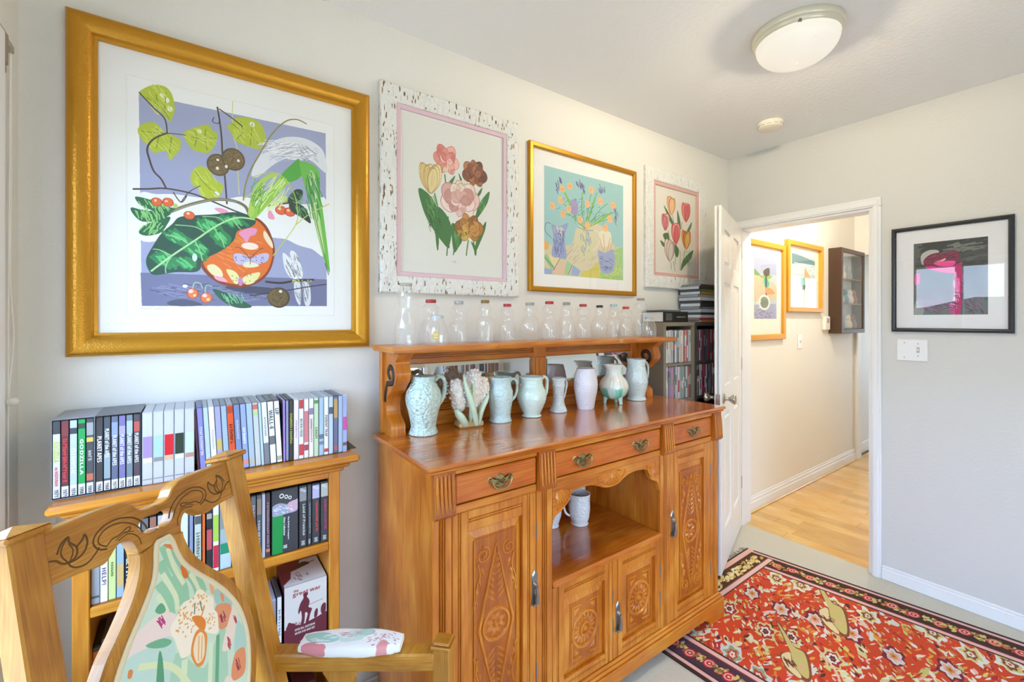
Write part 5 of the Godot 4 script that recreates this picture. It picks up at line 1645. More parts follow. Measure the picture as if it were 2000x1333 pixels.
# ---------------------------------------------------------------- armchair in front
func build_chair() -> void:
	var o := thing("armchair", "carved light-oak armchair with lily-patterned upholstered splat and arm pads", "armchair", V(-0.058, 0, 0.624))
	o.transform.basis = Basis(V(0.71525, 0, -0.69887), Vector3.UP, V(0.69887, 0, 0.71525))
	var lean := deg_to_rad(12.6)
	var K := Transform3D(Vector3.RIGHT, V(0, cos(lean), -sin(lean)), V(0, sin(lean), cos(lean)), V(0, 1.1, 0))  # back plane: x across, y up the slope, z out of its face
	# posts with bevelled caps
	for s in [-1.0, 1.0]:
		var b := MB.new()
		for seg in [[V(s * 0.183, 0.0, 0.0), V(s * 0.192, -0.68, 0.0)]]:
			var a: Vector3 = seg[0]
			var c: Vector3 = seg[1]
			var y := (a - c).normalized()
			var z := V(0, 0, 1)
			var x := y.cross(z)
			b.box(V(-0.021, 0, -0.038), V(0.021, a.distance_to(c), 0.006), 0.003, K * Transform3D(x, y, z, c))
		part(o, "post", b, W.cv)
		b = MB.new()
		b.box(V(s * 0.183 - 0.027, -0.002, -0.046), V(s * 0.183 + 0.027, 0.008, 0.014), 0.003, K)
		for e in [[[-1, -1], [1, -1]], [[1, -1], [1, 1]], [[1, 1], [-1, 1]], [[-1, 1], [-1, -1]]]:
			b.out(K * V(s * 0.183, -0.01, -0.016), K * V(s * 0.183 + e[0][0] * 0.026, 0.008, -0.016 + e[0][1] * 0.029), K * V(s * 0.183 + e[1][0] * 0.026, 0.008, -0.016 + e[1][1] * 0.029), K * V(s * 0.183, 0.017, -0.016))
		part(o, "post_cap", b, W.ccap)
		b = MB.new()  # rear leg
		var p := K * V(s * 0.192, -0.66, -0.016)
		b.tube([p + V(0, 0.02, 0), p + V(0, -0.1, -0.01), V(s * 0.195, 0.0, p.z - 0.12)], [0.028, 0.027, 0.021], 4)
		part(o, "leg", b, W.cv)
		b = MB.new()  # front leg and arm post in one
		b.box(V(s * 0.265 - 0.019, 0.0, 0.435), V(s * 0.265 + 0.019, 0.687, 0.473), 0.003)
		part(o, "leg", b, W.cv)
		b = MB.new()
		b.box(V(s * 0.265 - 0.0225, 0.687, 0.4315), V(s * 0.265 + 0.0225, 0.694, 0.4765), 0.002)
		b.box(V(s * 0.265 - 0.019, 0.694, 0.435), V(s * 0.265 + 0.019, 0.701, 0.473), 0.005)
		part(o, "post_cap", b, W.ccap)
		# arm rail
		var a0 := V(s * 0.2, 0.66, 0.09)
		var a1 := V(s * 0.263, 0.66, 0.437)
		var dir := (a1 - a0).normalized()
		var ax := Transform3D(dir.cross(Vector3.UP) * -1.0, Vector3.UP, dir, a0)
		ax.basis.x = Vector3.UP.cross(dir)
		var long := a0.distance_to(a1)
		b = MB.new()
		b.box(V(-0.02, -0.02, 0.0), V(0.02, 0.018, long), 0.004, ax)
		part(o, "arm", b, W.ch)
		b = MB.new()  # shaped bracket under the arm
		b.extrude(smooth(pts([-36, -20, 36, -20, 26, -45, 24, -75, -24, -75, -26, -45]), true, 3), -0.012, 0.012, ax * Transform3D(V(0, 0, 1), V(0, 1, 0), V(-1, 0, 0), V(0, 0, long * 0.42)))
		part(o, "arm_bracket", b, W.cv)
		# pad: soft slab
		var rows := []
		for i in 13:
			var t := i / 12.0
			var row := PackedVector3Array()
			var endf := pow(sin(PI * clampf(t, 0.02, 0.98)), 0.18)
			for j in 16:
				var a := TAU * j / 16.0
				var cx := signf(cos(a)) * pow(absf(cos(a)), 0.45)
				var cy := signf(sin(a)) * pow(absf(sin(a)), 0.55)
				row.append(ax * V(cx * 0.034 * endf, 0.031 + cy * (0.0135 + 0.0015 * sin(t * 17.0 + j)) * endf, long * (0.17 + 0.62 * t)))
			rows.append(row)
		b = MB.new()
		b.grid(rows, true, true)
		for e in [[0, 1], [12, 11]]:
			for j in 16:
				var mid: Vector3 = (rows[e[0]][0] + rows[e[0]][8]) / 2.0
				b.out((rows[6][0] + rows[6][8]) / 2.0, mid, rows[e[0]][j], rows[e[0]][(j + 1) % 16])
		var axi := ax.affine_inverse()
		for i in b.v.size():
			var q := axi * b.v[i]
			b.uv[i] = Vector2((q.z / long - 0.15) / 0.66, 0.5 + (q.x + (q.y - 0.04) * 0.4 * signf(q.x)) / 0.09)
		part(o, "arm_pad", b, W.padcloth)
	# crest rail: two wings rising to a pierced bridge
	var b := MB.new()
	for s in [-1.0, 1.0]:
		var outline := smooth(pts([0, -31, 16, -31, 28, -26, 36, -15, 48, -7, 60, -4, 99, -3, 167, -4]), false, 3)
		for q in smooth(pts([167, -80, 130, -82, 104, -86, 90, -86, 80, -78, 70, -69, 58, -66, 48, -71, 42, -84, 40, -96, 41, -108]), false, 3):
			outline.append(q)
		for q in smooth(pts([0, -112, 0, -73, 9, -74, 21, -72, 30, -63, 33, -55, 25, -46, 12, -45, 0, -47]), false, 3).slice(0):
			outline.append(q)
		for i in outline.size():
			outline[i].x = maxf(outline[i].x, 0.0) * s
		b.extrude(dedupe(outline), -0.026, 0.0, K, 0.002)
	part(o, "crest_rail", b, W.ch)
	# vase-shaped splat frame round the upholstered panel
	var prof := pts([41, -98, 41, -108, 47, -130, 62, -160, 90, -196, 116, -226, 136, -262, 150, -300, 155, -340, 152, -380, 140, -425, 122, -470, 104, -520, 96, -570, 98, -640])
	var pad := pts([13, -93, 18, -108, 22, -128, 32, -154, 57, -188, 84, -220, 108, -256, 126, -296, 133, -340, 130, -380, 119, -424, 101, -470, 84, -520, 76, -570, 76, -630])
	prof = smooth(prof, false, 4)
	pad = smooth(pad, false, 4)
	b = MB.new()
	for s in [-1.0, 1.0]:
		for i in prof.size() - 1:
			var q := [prof[i], prof[i + 1], pad[i + 1], pad[i]]
			var f := []
			var bk := []
			for e in q:
				f.append(K * V(e.x * s, e.y, 0.0))
				bk.append(K * V(e.x * s, e.y, -0.024))
			var rim0 := K * V(prof[i].x * s - 0.003 * s, prof[i].y, 0.004)
			var rim1 := K * V(prof[i + 1].x * s - 0.003 * s, prof[i + 1].y, 0.004)
			var face := [rim0, rim1, K * V(pad[i + 1].x * s, pad[i + 1].y, 0.002), K * V(pad[i].x * s, pad[i].y, 0.002)]
			if s > 0:
				b.quad(face[3], face[2], face[1], face[0]); b.quad(rim0, rim1, f[1], f[0]); b.quad(f[0], f[1], bk[1], bk[0]); b.quad(bk[0], bk[1], bk[2], bk[3])
			else:
				b.quad(face[0], face[1], face[2], face[3]); b.quad(f[0], f[1], rim1, rim0); b.quad(bk[0], bk[1], f[1], f[0]); b.quad(bk[3], bk[2], bk[1], bk[0])
	part(o, "splat_frame", b, W.cv)
	# upholstery, gently domed, and its braid
	b = MB.new()
	var rows := []
	var uvs := []
	for i in pad.size():
		var row := PackedVector3Array()
		for j in 13:
			var t := j / 6.0 - 1.0
			row.append(K * V(pad[i].x * t, pad[i].y, 0.0025 + 0.012 * (1.0 - t * t) * clampf(pad[i].x / 0.06, 0.2, 1.0)))
		rows.append(row)
	b.grid(rows, false, true)
	var Ki := K.affine_inverse()
	for i in b.v.size():
		var q := Ki * b.v[i]
		b.uv[i] = Vector2(0.5 + q.x / 0.32, (-0.08 - q.y) / 0.56)
	part(o, "upholstery", b, W.lily)
	b = MB.new()
	var braid := []
	for i in range(pad.size() - 1, -1, -1):
		braid.append(K * V(-pad[i].x + 0.002, pad[i].y, 0.0035))
	for i in pad.size():
		braid.append(K * V(pad[i].x - 0.002, pad[i].y, 0.0035))
	b.tube(braid, 0.0052, 6, 0.6)
	part(o, "braid", b, bumpy(hexmat("efe0bc", 0.85), noise_normal(0.15, 8.0, 61), 0.8, 0.02, false))
	# carved lines: tulips and long curls, stained dark
	b = MB.new()
	var fx := K * Transform3D(Basis(), V(0, 0, -0.0002))
	for s in [-1.0, 1.0]:
		var lines := [
			[[150, -42, 143, -30, 133, -24, 133, -32, 125, -43, 127, -55, 138, -60, 147, -56, 152, -50, 162, -46], 2.4],
			[[133, -24, 142, -34, 145, -46, 138, -60], 1.8], [[125, -43, 116, -36, 112, -30, 110, -42, 116, -54, 127, -60, 138, -60], 2.4], [[138, -60, 136, -66, 128, -72, 116, -73, 104, -66, 96, -58], 2.0],
			[[134, -34, 130, -44, 133, -54, 138, -60], 1.5],
			[[86, -66, 98, -60, 103, -48, 97, -37, 82, -29, 62, -28, 40, -36, 26, -50, 20, -64], 2.2],
			[[86, -62, 95, -54, 95, -45, 86, -37, 70, -34, 50, -40, 36, -52, 28, -66], 1.8], [[86, -62, 76, -55, 66, -54, 52, -48, 46, -50, 52, -55, 58, -53], 1.6],
			[[68, -62, 54, -58, 44, -62, 36, -72, 34, -84], 1.5], [[72, -60, 56, -54, 42, -58], 1.2]]
		for l in lines:
			var q := smooth(pts(l[0]), false, 4)
			for i in q.size():
				q[i].x *= s
			b.ribbon(q, l[1] * 0.00135, 0.0007, fx)
	part(o, "carved_lines", b, W.cline)
	# seat
	b = MB.new()
	b.box(V(-0.26, 0.36, 0.14), V(0.26, 0.42, 0.455), 0.006)
	part(o, "seat_frame", b, W.ch)
	var srows := []
	for i in 9:
		var row := PackedVector3Array()
		for j in 9:
			var u := i / 8.0 * 2.0 - 1.0
			var v := j / 8.0 * 2.0 - 1.0
			row.append(V(u * 0.235, 0.42 + 0.045 * sqrt(maxf(0.0, (1.0 - pow(u, 6.0)) * (1.0 - pow(v, 6.0)))), 0.30 + v * 0.15))
		srows.append(row)
	b = MB.new()
	b.grid(srows, false, true)
	part(o, "seat_cushion", b, W.padcloth2)
	for s in [-1.0, 1.0]:
		part(o, "stretcher", mb_box(V(s * 0.235 - 0.01, 0.14, -0.02), V(s * 0.235 + 0.01, 0.165, 0.44), 0.003), W.ch)

func dedupe(p: PackedVector2Array) -> PackedVector2Array:
	var r := PackedVector2Array()
	for q in p:
		if r.is_empty() or r[r.size() - 1].distance_to(q) > 0.0004:
			r.append(q)
	return r
# ---------------------------------------------------------------- pictures
# x: plane of the wall; the outer edge is [x0, y0, x1, y1] in its own axes; prof runs from the opening outwards
func framed(called: String, label: String, x: Transform3D, out: Array, width: float, prof: Array, fm: Material, liner: Array, lm: Material, sheet: Array, im: Image, board := "f5f5f1") -> Node3D:
	var mid := x * V((out[0] + out[2]) / 2.0, out[1], 0)
	var o := thing(called, label, "picture", mid)
	var ix := [out[0] + width, out[1] + width, out[2] - width, out[3] - width]
	var b := MB.new()
	b.frame(ix[0], ix[1], ix[2], ix[3], prof, x)
	wpart(o, "frame", b, fm)
	var lw := 0.0
	if liner.size():
		lw = liner[0]
		b = MB.new()
		b.frame(ix[0] + lw, ix[1] + lw, ix[2] - lw, ix[3] - lw, [[0.0, 0.006], [0.0, liner[1] - 0.002], [0.002, liner[1]], [lw * 0.9, liner[1] * 1.05], [lw, liner[1] * 0.9]], x)
		wpart(o, "liner", b, lm)
	var e := [ix[0] + lw, ix[1] + lw, ix[2] - lw, ix[3] - lw]
	b = MB.new()
	b.box(V(e[0] - 0.004, e[1] - 0.004, 0.001), V(e[2] + 0.004, e[3] + 0.004, 0.005), 0.0, x)
	wpart(o, "mount_board", b, hexmat(board, 0.85))
	b = MB.new()
	b.quad_uv(x * V(sheet[0], sheet[1], 0.0058), x * V(sheet[2], sheet[1], 0.0058), x * V(sheet[2], sheet[3], 0.0058), x * V(sheet[0], sheet[3], 0.0058))
	wpart(o, "print", b, printed(im, 0.7))
	b = MB.new()
	b.quad(x * V(e[0] - 0.001, e[1] - 0.001, 0.0095), x * V(e[2] + 0.001, e[1] - 0.001, 0.0095), x * V(e[2] + 0.001, e[3] + 0.001, 0.0095), x * V(e[0] - 0.001, e[3] + 0.001, 0.0095))
	wpart(o, "glass", b, W.glass)
	return o

func flaky(seed_: int, chips: int) -> StandardMaterial3D:  # white paint flaking off old wood
	var im := pic(512, 512, "ebebe6")
	var rng := RandomNumberGenerator.new()
	rng.seed = seed_
	for k in 260:
		var p := Vector2(rng.randf() * 512, rng.randf() * 512)
		stroke(im, PackedVector2Array([p, p + Vector2(rng.randf_range(-3, 3), rng.randf_range(15, 70))]), rng.randf_range(1.0, 2.2), [Color("d6d9d8"), Color("f4f4f0"), Color("c9ccca")][rng.randi() % 3])
	for k in chips:
		var p := Vector2(rng.randf() * 512, rng.randf() * 512)
		var q := PackedVector2Array()
		var l := rng.randf_range(3, 18)
		var w := rng.randf_range(1.2, 4.2)
		for i in 9:
			var a := TAU * i / 9.0
			q.append(p + Vector2(cos(a) * w, sin(a) * l) * rng.randf_range(0.6, 1.2))
		fill_poly(im, q, [Color("5a4a38"), Color("8a6238"), Color("6a5844"), Color("a67a48")][rng.randi() % 4])
	var m := StandardMaterial3D.new()
	m.albedo_texture = ImageTexture.create_from_image(im)
	m.uv1_triplanar = true
	m.uv1_world_triplanar = true
	m.uv1_scale = Vector3.ONE / 0.42
	m.roughness = 0.75
	return bumpy_keep(m)

func bumpy_keep(m: StandardMaterial3D) -> StandardMaterial3D:
	m.normal_enabled = true
	m.normal_texture = noise_normal(0.06, 8.0, 71)
	m.normal_scale = 0.5
	return m

func build_pictures() -> void:
	var A := xf_at(Vector3.ZERO)
	var B := Transform3D(V(0, 0, 1), Vector3.UP, V(-1, 0, 0), V(XR, 0, 0))
	var HW := xf_at(V(0, 0, 0.02))
	# large still life in a wide gold frame
	var im := pic(1000, 1208, "f6f6f4")
	draw_list(im, BIG, 3)
	var big := framed("framed_print", "large still-life print of an orange pot and green leaves in wide gold frame", A, [-0.2685, 1.303, 0.528, 2.222], 0.062,
		[[0.0, 0.004], [0.0, 0.013], [0.007, 0.015]] + round_prof([[0.008, 0.017], [0.014, 0.025], [0.027, 0.032], [0.042, 0.034], [0.055, 0.029], [0.062, 0.019]], 5) + [[0.062, 0.0]], W.gold, [], null, [-0.146, 1.419, 0.405, 2.085], im)
	var b := MB.new()
	b.frame(-0.146, 1.419, 0.405, 2.085, [[0.0, 0.0054], [0.0025, 0.0062], [0.004, 0.0052]], A)
	wpart(big, "plate_mark", b, W.board)
	b = MB.new()
	for q in [[-118, 1432, -112, 1436, -106, 1431, -100, 1435, -92, 1432], [-86, 1434, -80, 1430, -76, 1436, -70, 1432, -60, 1433]]:
		b.ribbon(smooth(pts(q), false, 3), 0.0012, 0.0003, xf_at(V(0, 0, 0.0056)))
	wpart(big, "signature", b, hexmat("9a9a9e", 0.8))
	# two tulip prints in flaking white frames with pink liners
	im = pic(640, 820, "e9e9e1")
	draw_list(im, TULIP1, 7)
	framed("framed_print", "parrot tulip bouquet print in flaking white frame with pink liner", A, [0.567, 1.504, 1.21, 2.296], 0.066,
		[[0.0, 0.006], [0.0, 0.016], [0.004, 0.02], [0.03, 0.022], [0.062, 0.021], [0.066, 0.017], [0.066, 0.0]], flaky(2, 230), [0.017, 0.014], hexmat("e2c2cc", 0.6), [0.66, 1.588, 1.137, 2.205], im)
	im = pic(520, 700, "eae6da")
	draw_list(im, TULIP2, 8)
	framed("framed_print", "six tulips print in white frame with pink liner near the corner", A, [2.118, 1.59, 2.735, 2.296], 0.075,
		[[0.0, 0.006], [0.0, 0.016], [0.004, 0.021], [0.04, 0.023], [0.071, 0.022], [0.075, 0.018], [0.075, 0.0]], flaky(5, 12), [0.02, 0.015], hexmat("deb0a6", 0.6), [2.216, 1.69, 2.637, 2.196], im)
	# flowers in blue pots, thin gold frame
	im = pic(640, 600, "a0cdcd")
	draw_list(im, VASES, 9)
	framed("framed_print", "print of flowers in blue pots on turquoise, thin gold frame", A, [1.272, 1.536, 2.038, 2.238], 0.024,
		[[0.0, 0.004], [0.0, 0.016], [0.005, 0.02], [0.02, 0.02], [0.024, 0.016], [0.024, 0.0]], W.gold, [], null, [1.37, 1.621, 1.937, 2.142], im)
	# rose picture on the door wall
	im = pic(420, 560, "565a58")
	draw_list(im, ROSE, 10)
	var rose := framed("framed_print", "dark magenta rose photograph in black bamboo-style frame on the door wall", B, [0.9, 1.339, 1.338, 1.883], 0.02,
		[[0.0, 0.004], [0.0, 0.012], [0.004, 0.018], [0.01, 0.02], [0.016, 0.018], [0.02, 0.012], [0.02, 0.0]], mat(Color("2b2e33"), 0.28), [], null, [0.989, 1.427, 1.254, 1.794], im, "e9e9ec")
	b = MB.new()  # joints of the bamboo-like moulding
	for k in 5:
		var t := (k + 0.5) / 5.0
		for s in [0.9, 1.318]:
			b.box(V(s - 0.0003, 1.339 + t * 0.544 - 0.0015, 0.001), V(s + 0.0203, 1.339 + t * 0.544 + 0.0015, 0.0196), 0.006, B)
		for yy in [1.339, 1.863]:
			b.box(V(0.9 + t * 0.438 - 0.0015, yy - 0.0003, 0.001), V(0.9 + t * 0.438 + 0.0015, yy + 0.0203, 0.0196), 0.006, B)
	wpart(rose, "frame_joints", b, mat(Color("3a3e44"), 0.3))
	# hall pictures
	im = pic(260, 430, "b8c4cc")
	draw_list(im, HALL1, 11)
	framed("framed_print", "tall harbour watercolour in yellow frame on the hall wall nearest the door", HW, [3.221, 1.25, 3.838, 1.993], 0.042,
		[[0.0, 0.004], [0.0, 0.022], [0.004, 0.026], [0.038, 0.026], [0.042, 0.022], [0.042, 0.0]], W.hallgold, [], null, [3.36, 1.41, 3.72, 1.87], im, "f2eee2")
	im = pic(320, 300, "c4d4d8")
	draw_list(im, HALL2, 12)
	framed("framed_print", "animal watercolour in deep yellow frame, second on the hall wall", HW, [3.862, 1.467, 4.56, 2.05], 0.04,
		[[0.0, 0.004], [0.0, 0.03], [0.004, 0.034], [0.036, 0.034], [0.04, 0.03], [0.04, 0.0]], W.hallgold, [], null, [3.985, 1.58, 4.44, 1.95], im, "f4f0e4")
	# shadow-box cabinet with small things on two shelves
	var o := thing("display_cabinet", "dark wooden wall cabinet with glass front holding small ornaments in the hall", "cabinet", V(5.06, 1.28, 0.07))
	var dark := hexmat("4a3220", 0.45)
	b = MB.new()
	b.frame(4.795, 1.318, 5.315, 2.02, [[0.0, 0.0], [0.0, 0.1], [0.004, 0.104], [0.036, 0.104], [0.04, 0.1], [0.04, 0.0]], HW)
	wpart(o, "frame", b, dark)
	wpart(o, "back_panel", mb_box_x(HW, V(4.795, 1.318, 0.0), V(5.315, 2.02, 0.006)), hexmat("cfd4d8", 0.6))
	for yy in [1.55, 1.78]:
		wpart(o, "shelf", mb_box_x(HW, V(4.795, yy, 0.006), V(5.315, yy + 0.008, 0.09)), hexmat("b0784a", 0.5))
	wpart(o, "glass", mb_box_x(HW, V(4.795, 1.318, 0.094), V(5.315, 2.02, 0.0965)), W.glass)
	var orn := [["d8b070", 4.9, 1.559, "tan"], ["4a7a8a", 5.02, 1.559, "teal"], ["e0e0e4", 5.14, 1.559, "white"], ["b05a3a", 5.24, 1.559, "rust-red"], ["9aa2a8", 5.1, 1.789, "grey"], ["d8d4c8", 4.95, 1.789, "ivory"], ["7a8ab0", 4.92, 1.32, "blue"], ["dcd0b0", 5.1, 1.32, "sand-coloured"], ["8a5a3a", 5.22, 1.32, "brown"]]
	for k in orn.size():
		var e: Array = orn[k]
		var p := thing("ornament", "small %s figure vase inside the dark hall cabinet" % e[3], "ornament", V(e[1], e[2], 0.065), "ornaments in the hall cabinet")
		b = MB.new()
		b.lathe(round_prof([[0.001, 0.0], [0.026, 0.002], [0.034, 0.04], [0.02, 0.08], [0.024, 0.1], [0.012, 0.13], [0.001, 0.135]], 3), 12)
		part(p, "body", b, hexmat(e[0], 0.35))

# ---------------------------------------------------------------- rug
func build_rug() -> void:
	var im := pic(720, 1240, "d2451a")
	var rng := RandomNumberGenerator.new()
	rng.seed = 19
	# filler: small leaf dabs over the whole field
	var dabs := ["d8c86a", "e6dcb0", "c8c470", "f0d8c8", "e89a3a", "b82a30", "e8b8b0", "b83418", "dfe0d0", "d88a30", "5a2c28", "e2dcc4", "cf6a3c"]
	for k in 150:  # broad ragged patches under the leaves
		var o := Vector2(rng.randf_range(105, 615), rng.randf_range(130, 1240))
		var q := PackedVector2Array()
		var r := rng.randf_range(9, 24)
		for i in 10:
			var a := TAU * i / 10.0
			q.append(o + Vector2(cos(a) * 1.3, sin(a) * 0.6).rotated(0.75 if k % 3 else -0.5) * r * rng.randf_range(0.55, 1.2))
		fill_poly(im, smooth(q, true, 2), Color(["c9c06e", "ddd4a4", "d8d8c4", "e2c4b4", "c2451c", "b02c34", "d87a34", "d4c88a"][rng.randi() % 8]))
	for k in 2200:
		var o := Vector2(rng.randf_range(100, 620), rng.randf_range(125, 1240))
		var a := (0.75 if rng.randf() < 0.65 else -0.5) + rng.randf_range(-0.35, 0.35)
		var l := rng.randf_range(4, 15)
		var d := Vector2.from_angle(a) * l
		var s := Vector2(-d.y, d.x) * rng.randf_range(0.2, 0.5)
		fill_poly(im, smooth(PackedVector2Array([o - d, o - d * 0.3 + s * rng.randf_range(0.4, 1.2), o + d * 0.4 + s, o + d, o + d * 0.2 - s * 0.8, o - d * 0.5 - s * rng.randf_range(0.3, 1.0)]), true, 2), Color(dabs[rng.randi() % dabs.size()]))
	for k in 40:  # ragged medallions
		var o := Vector2(135 + (k % 4) * 150 + rng.randf_range(-32, 32), 170 + (k / 4) * 112 + rng.randf_range(-30, 30))
		var turn := rng.randf() * TAU
		for e in [[37, ["e4e0d0", "7a2430", "d2c880", "cfd4cc"][k % 4]], [28, ["d8c46a", "d8d4c4", "b02a38", "9aa07a"][k % 4]], [19, ["8a4a40", "e8a8a0", "e6e0c8", "c03a30"][k % 4]], [11, ["e6d8b8", "c8963a", "5a3430", "e8d8c0"][k % 4]], [4, "c0402a"]]:
			var q := PackedVector2Array()
			for i in 18:
				var a := TAU * i / 18.0 + turn
				q.append(o + Vector2(cos(a) * 1.15, sin(a) * 0.75).rotated(0.7) * e[0] * (1.0 + 0.2 * sin(i * 2.1)) * rng.randf_range(0.8, 1.15))
			fill_poly(im, q, Color(e[1]))
	draw_list(im, RUG, 13)
	# borders: dark ground with flowers between pink lines
	var w := 720.0
	var bands := [[0, 9, "40241c"], [9, 20, "e6b4aa"], [20, 25, "4a2a20"], [25, 86, "43281a"], [86, 90, "8a3a30"], [90, 103, "eab8b0"], [103, 109, "4a2a24"]]
	for e in bands:
		for side in 2:
			var x0: int = e[0] if side == 0 else int(w) - e[1]
			im.fill_rect(Rect2i(x0, 0, e[1] - e[0], 1240), Color(e[2] if side == 0 else {"43281a": "4a2f3c", "4a2a20": "3a2430"}.get(e[2], e[2])))
	for k in 120:
		var side := k % 2
		var y := 20.0 + (k / 2) * 21.0
		var x := 55.0 if side == 0 else w - 55.0
		var o := Vector2(x + rng.randf_range(-5, 5), y + rng.randf_range(-4, 4))
		if (k / 2) % 3 == 0:
			for e in [[19, "c02a34" if k % 4 else "d8662a"], [14, "e8a89a"], [9, "b81f2c"], [4, "e8d090"]]:
				fill_poly(im, ring(o, e[0] * 0.9, e[0], 10), Color(e[1]))
		else:
			for i in 8:
				var a := rng.randf() * TAU
				var d := Vector2.from_angle(a) * rng.randf_range(9.0, 17.0)
				fill_poly(im, smooth(PackedVector2Array([o + d * 0.2, o + d * 0.7 + d.orthogonal() * 0.35, o + d * 1.3, o + d * 0.7 - d.orthogonal() * 0.35]), true, 3), Color(["d8c070", "b89a4a", "c86a3a", "c8c48a", "8a6a3a"][rng.randi() % 5]))
	var end := [[0, 7, "40241c"], [7, 30, "e6b4a0"], [30, 36, "5a3020"], [36, 96, "52301a"], [96, 100, "8a4a30"], [100, 118, "ecc0b4"], [118, 123, "5a2c24"]]
	for e in end:
		var inset := 0 if e[0] < 30 else 25
		im.fill_rect(Rect2i(inset, e[0], int(w) - 2 * inset, e[1] - e[0]), Color(e[2]))
	for k in 210:
		var o := Vector2(34.0 + k * 3.12, 66.0 + rng.randf_range(-20, 20))
		var d := Vector2.from_angle(rng.randf_range(-0.3, 0.9)) * rng.randf_range(8, 17)
		fill_poly(im, smooth(PackedVector2Array([o - d, o + d.orthogonal() * 0.35, o + d, o - d.orthogonal() * 0.45]), true, 4), Color(["e6cf8a", "d8b86a", "e8d8a0", "c8a050"][rng.randi() % 4]))
	var o := thing("rug", "red floral wool rug with birds and dark flowered borders", "rug", V(2.2, 0.0, 1.2))
	var c := [V(2.757, 0, 0.275), V(1.6, 0, 0.298), V(1.655, 0, 1.91), V(2.998, 0, 1.91)]  # hand-made: its sides are not quite parallel
	var t := 0.006
	var up := V(0, t, 0)
	var at := func(u: float, v: float) -> Vector3:
		return c[0].lerp(c[1], u).lerp(c[3].lerp(c[2], u), v)
	var b := MB.new()
	for iu in 12:
		for iv in 16:
			var q := [[iu, iv], [iu + 1, iv], [iu + 1, iv + 1], [iu, iv + 1]]
			for e in [0, 2, 1, 0, 3, 2]:
				b.put(at.call(q[e][0] / 12.0, q[e][1] / 16.0) + up, Vector3.UP, Vector2(q[e][0] / 12.0, q[e][1] / 16.0))
	var rm := printed(im, 0.95)
	wpart(o, "pile", b, rm)
	b = MB.new()
	for i in 4:
		var k := (i + 1) % 4
		b.outq((c[0] + c[2]) / 2.0, c[i] + V(0, 0.0003, 0), c[k] + V(0, 0.0003, 0), c[k] + up, c[i] + up)
	wpart(o, "edge", b, hexmat("3c241c", 0.95))
	b = MB.new()
	for k in 90:
		var q: Vector3 = c[0].lerp(c[1], (k + rng.randf()) / 90.0)
		var al := V(0, 0, 1)
		b.tube([q + V(0, 0.003, 0), q - al * 0.012 + V(rng.randf_range(-0.004, 0.004), 0.002, 0), q - al * rng.randf_range(0.02, 0.035) + V(rng.randf_range(-0.008, 0.008), 0.0012, 0)], 0.0012, 4)
	var fr := wpart(o, "fringe", b, hexmat("8a8578", 0.9))
	fr.set_meta("kind", "stuff")

# ---------------------------------------------------------------- lamps and fittings
func flush_lamp(called: String, label: String, at: Vector3, r: float, drop: float, energy: float, tint: Color, glow: float) -> void:
	var o := thing(called, label, "lamp", at, "")
	var down := Transform3D(Basis(Vector3.RIGHT, PI), Vector3.ZERO)
	var b := MB.new()
	b.lathe(round_prof([[r, 0.0], [r * 1.02, 0.008], [r * 1.0, 0.02], [r * 0.965, 0.026]], 3), 40, down)
	b.lathe(round_prof([[r * 0.97, 0.02], [r * 0.985, 0.03], [r * 0.95, 0.04], [r * 0.9, 0.044]], 3), 40, down)
	part(o, "rim", b, hexmat("e6e0cc", 0.32, 0.35))
	b = MB.new()
	b.lathe(round_prof([[r * 0.93, 0.036], [r * 0.88, drop * 0.55], [r * 0.7, drop * 0.8], [r * 0.4, drop * 0.96], [0.001, drop]], 5), 40, down)
	var im := pic(256, 256, "f2ede2")
	var list := []
	for k in 26:
		list.append(["h", ["e2dccf", "fbf8f2", "d8d2c4"][k % 3], 12, (k * 211) % 1000, (k * 137) % 1000, 160, 160, k * 40, 45, 6])
	for k in 26:
		list.append(["d", "5a5040", 1, (k * 173) % 1000, (k * 331) % 1000, 60, 60, 5])
	draw_list(im, list, 4)
	var m := StandardMaterial3D.new()
	m.albedo_texture = ImageTexture.create_from_image(im)
	m.uv1_triplanar = true
	m.uv1_scale = Vector3.ONE / 0.3
	m.roughness = 0.35
	m.emission_enabled = true
	m.emission = tint.lerp(Color(1.0, 0.99, 0.97), 0.7)
	m.emission_energy_multiplier = glow
	part(o, "glass_dome", b, m)
	for k in 3:
		var a := TAU * k / 3.0 + 0.6
		b = MB.new()
		b.lathe([[0.001, -0.012], [0.006, -0.011], [0.006, 0.0], [0.001, 0.001]], 10, Transform3D(Basis(), V(r * 0.93 * cos(a), -0.036, r * 0.93 * sin(a))))
		part(o, "clip", b, W.iron)
	var l := OmniLight3D.new()  # in the dome, just below the rim
	l.name = "bulb_light"
	o.add_child(l)
	l.position = V(0, -0.06, 0)
	l.light_color = tint
	l.light_energy = energy
	l.light_size = 0.025
	l.omni_range = 9.0
	l.omni_attenuation = 2.0
	l.shadow_enabled = true

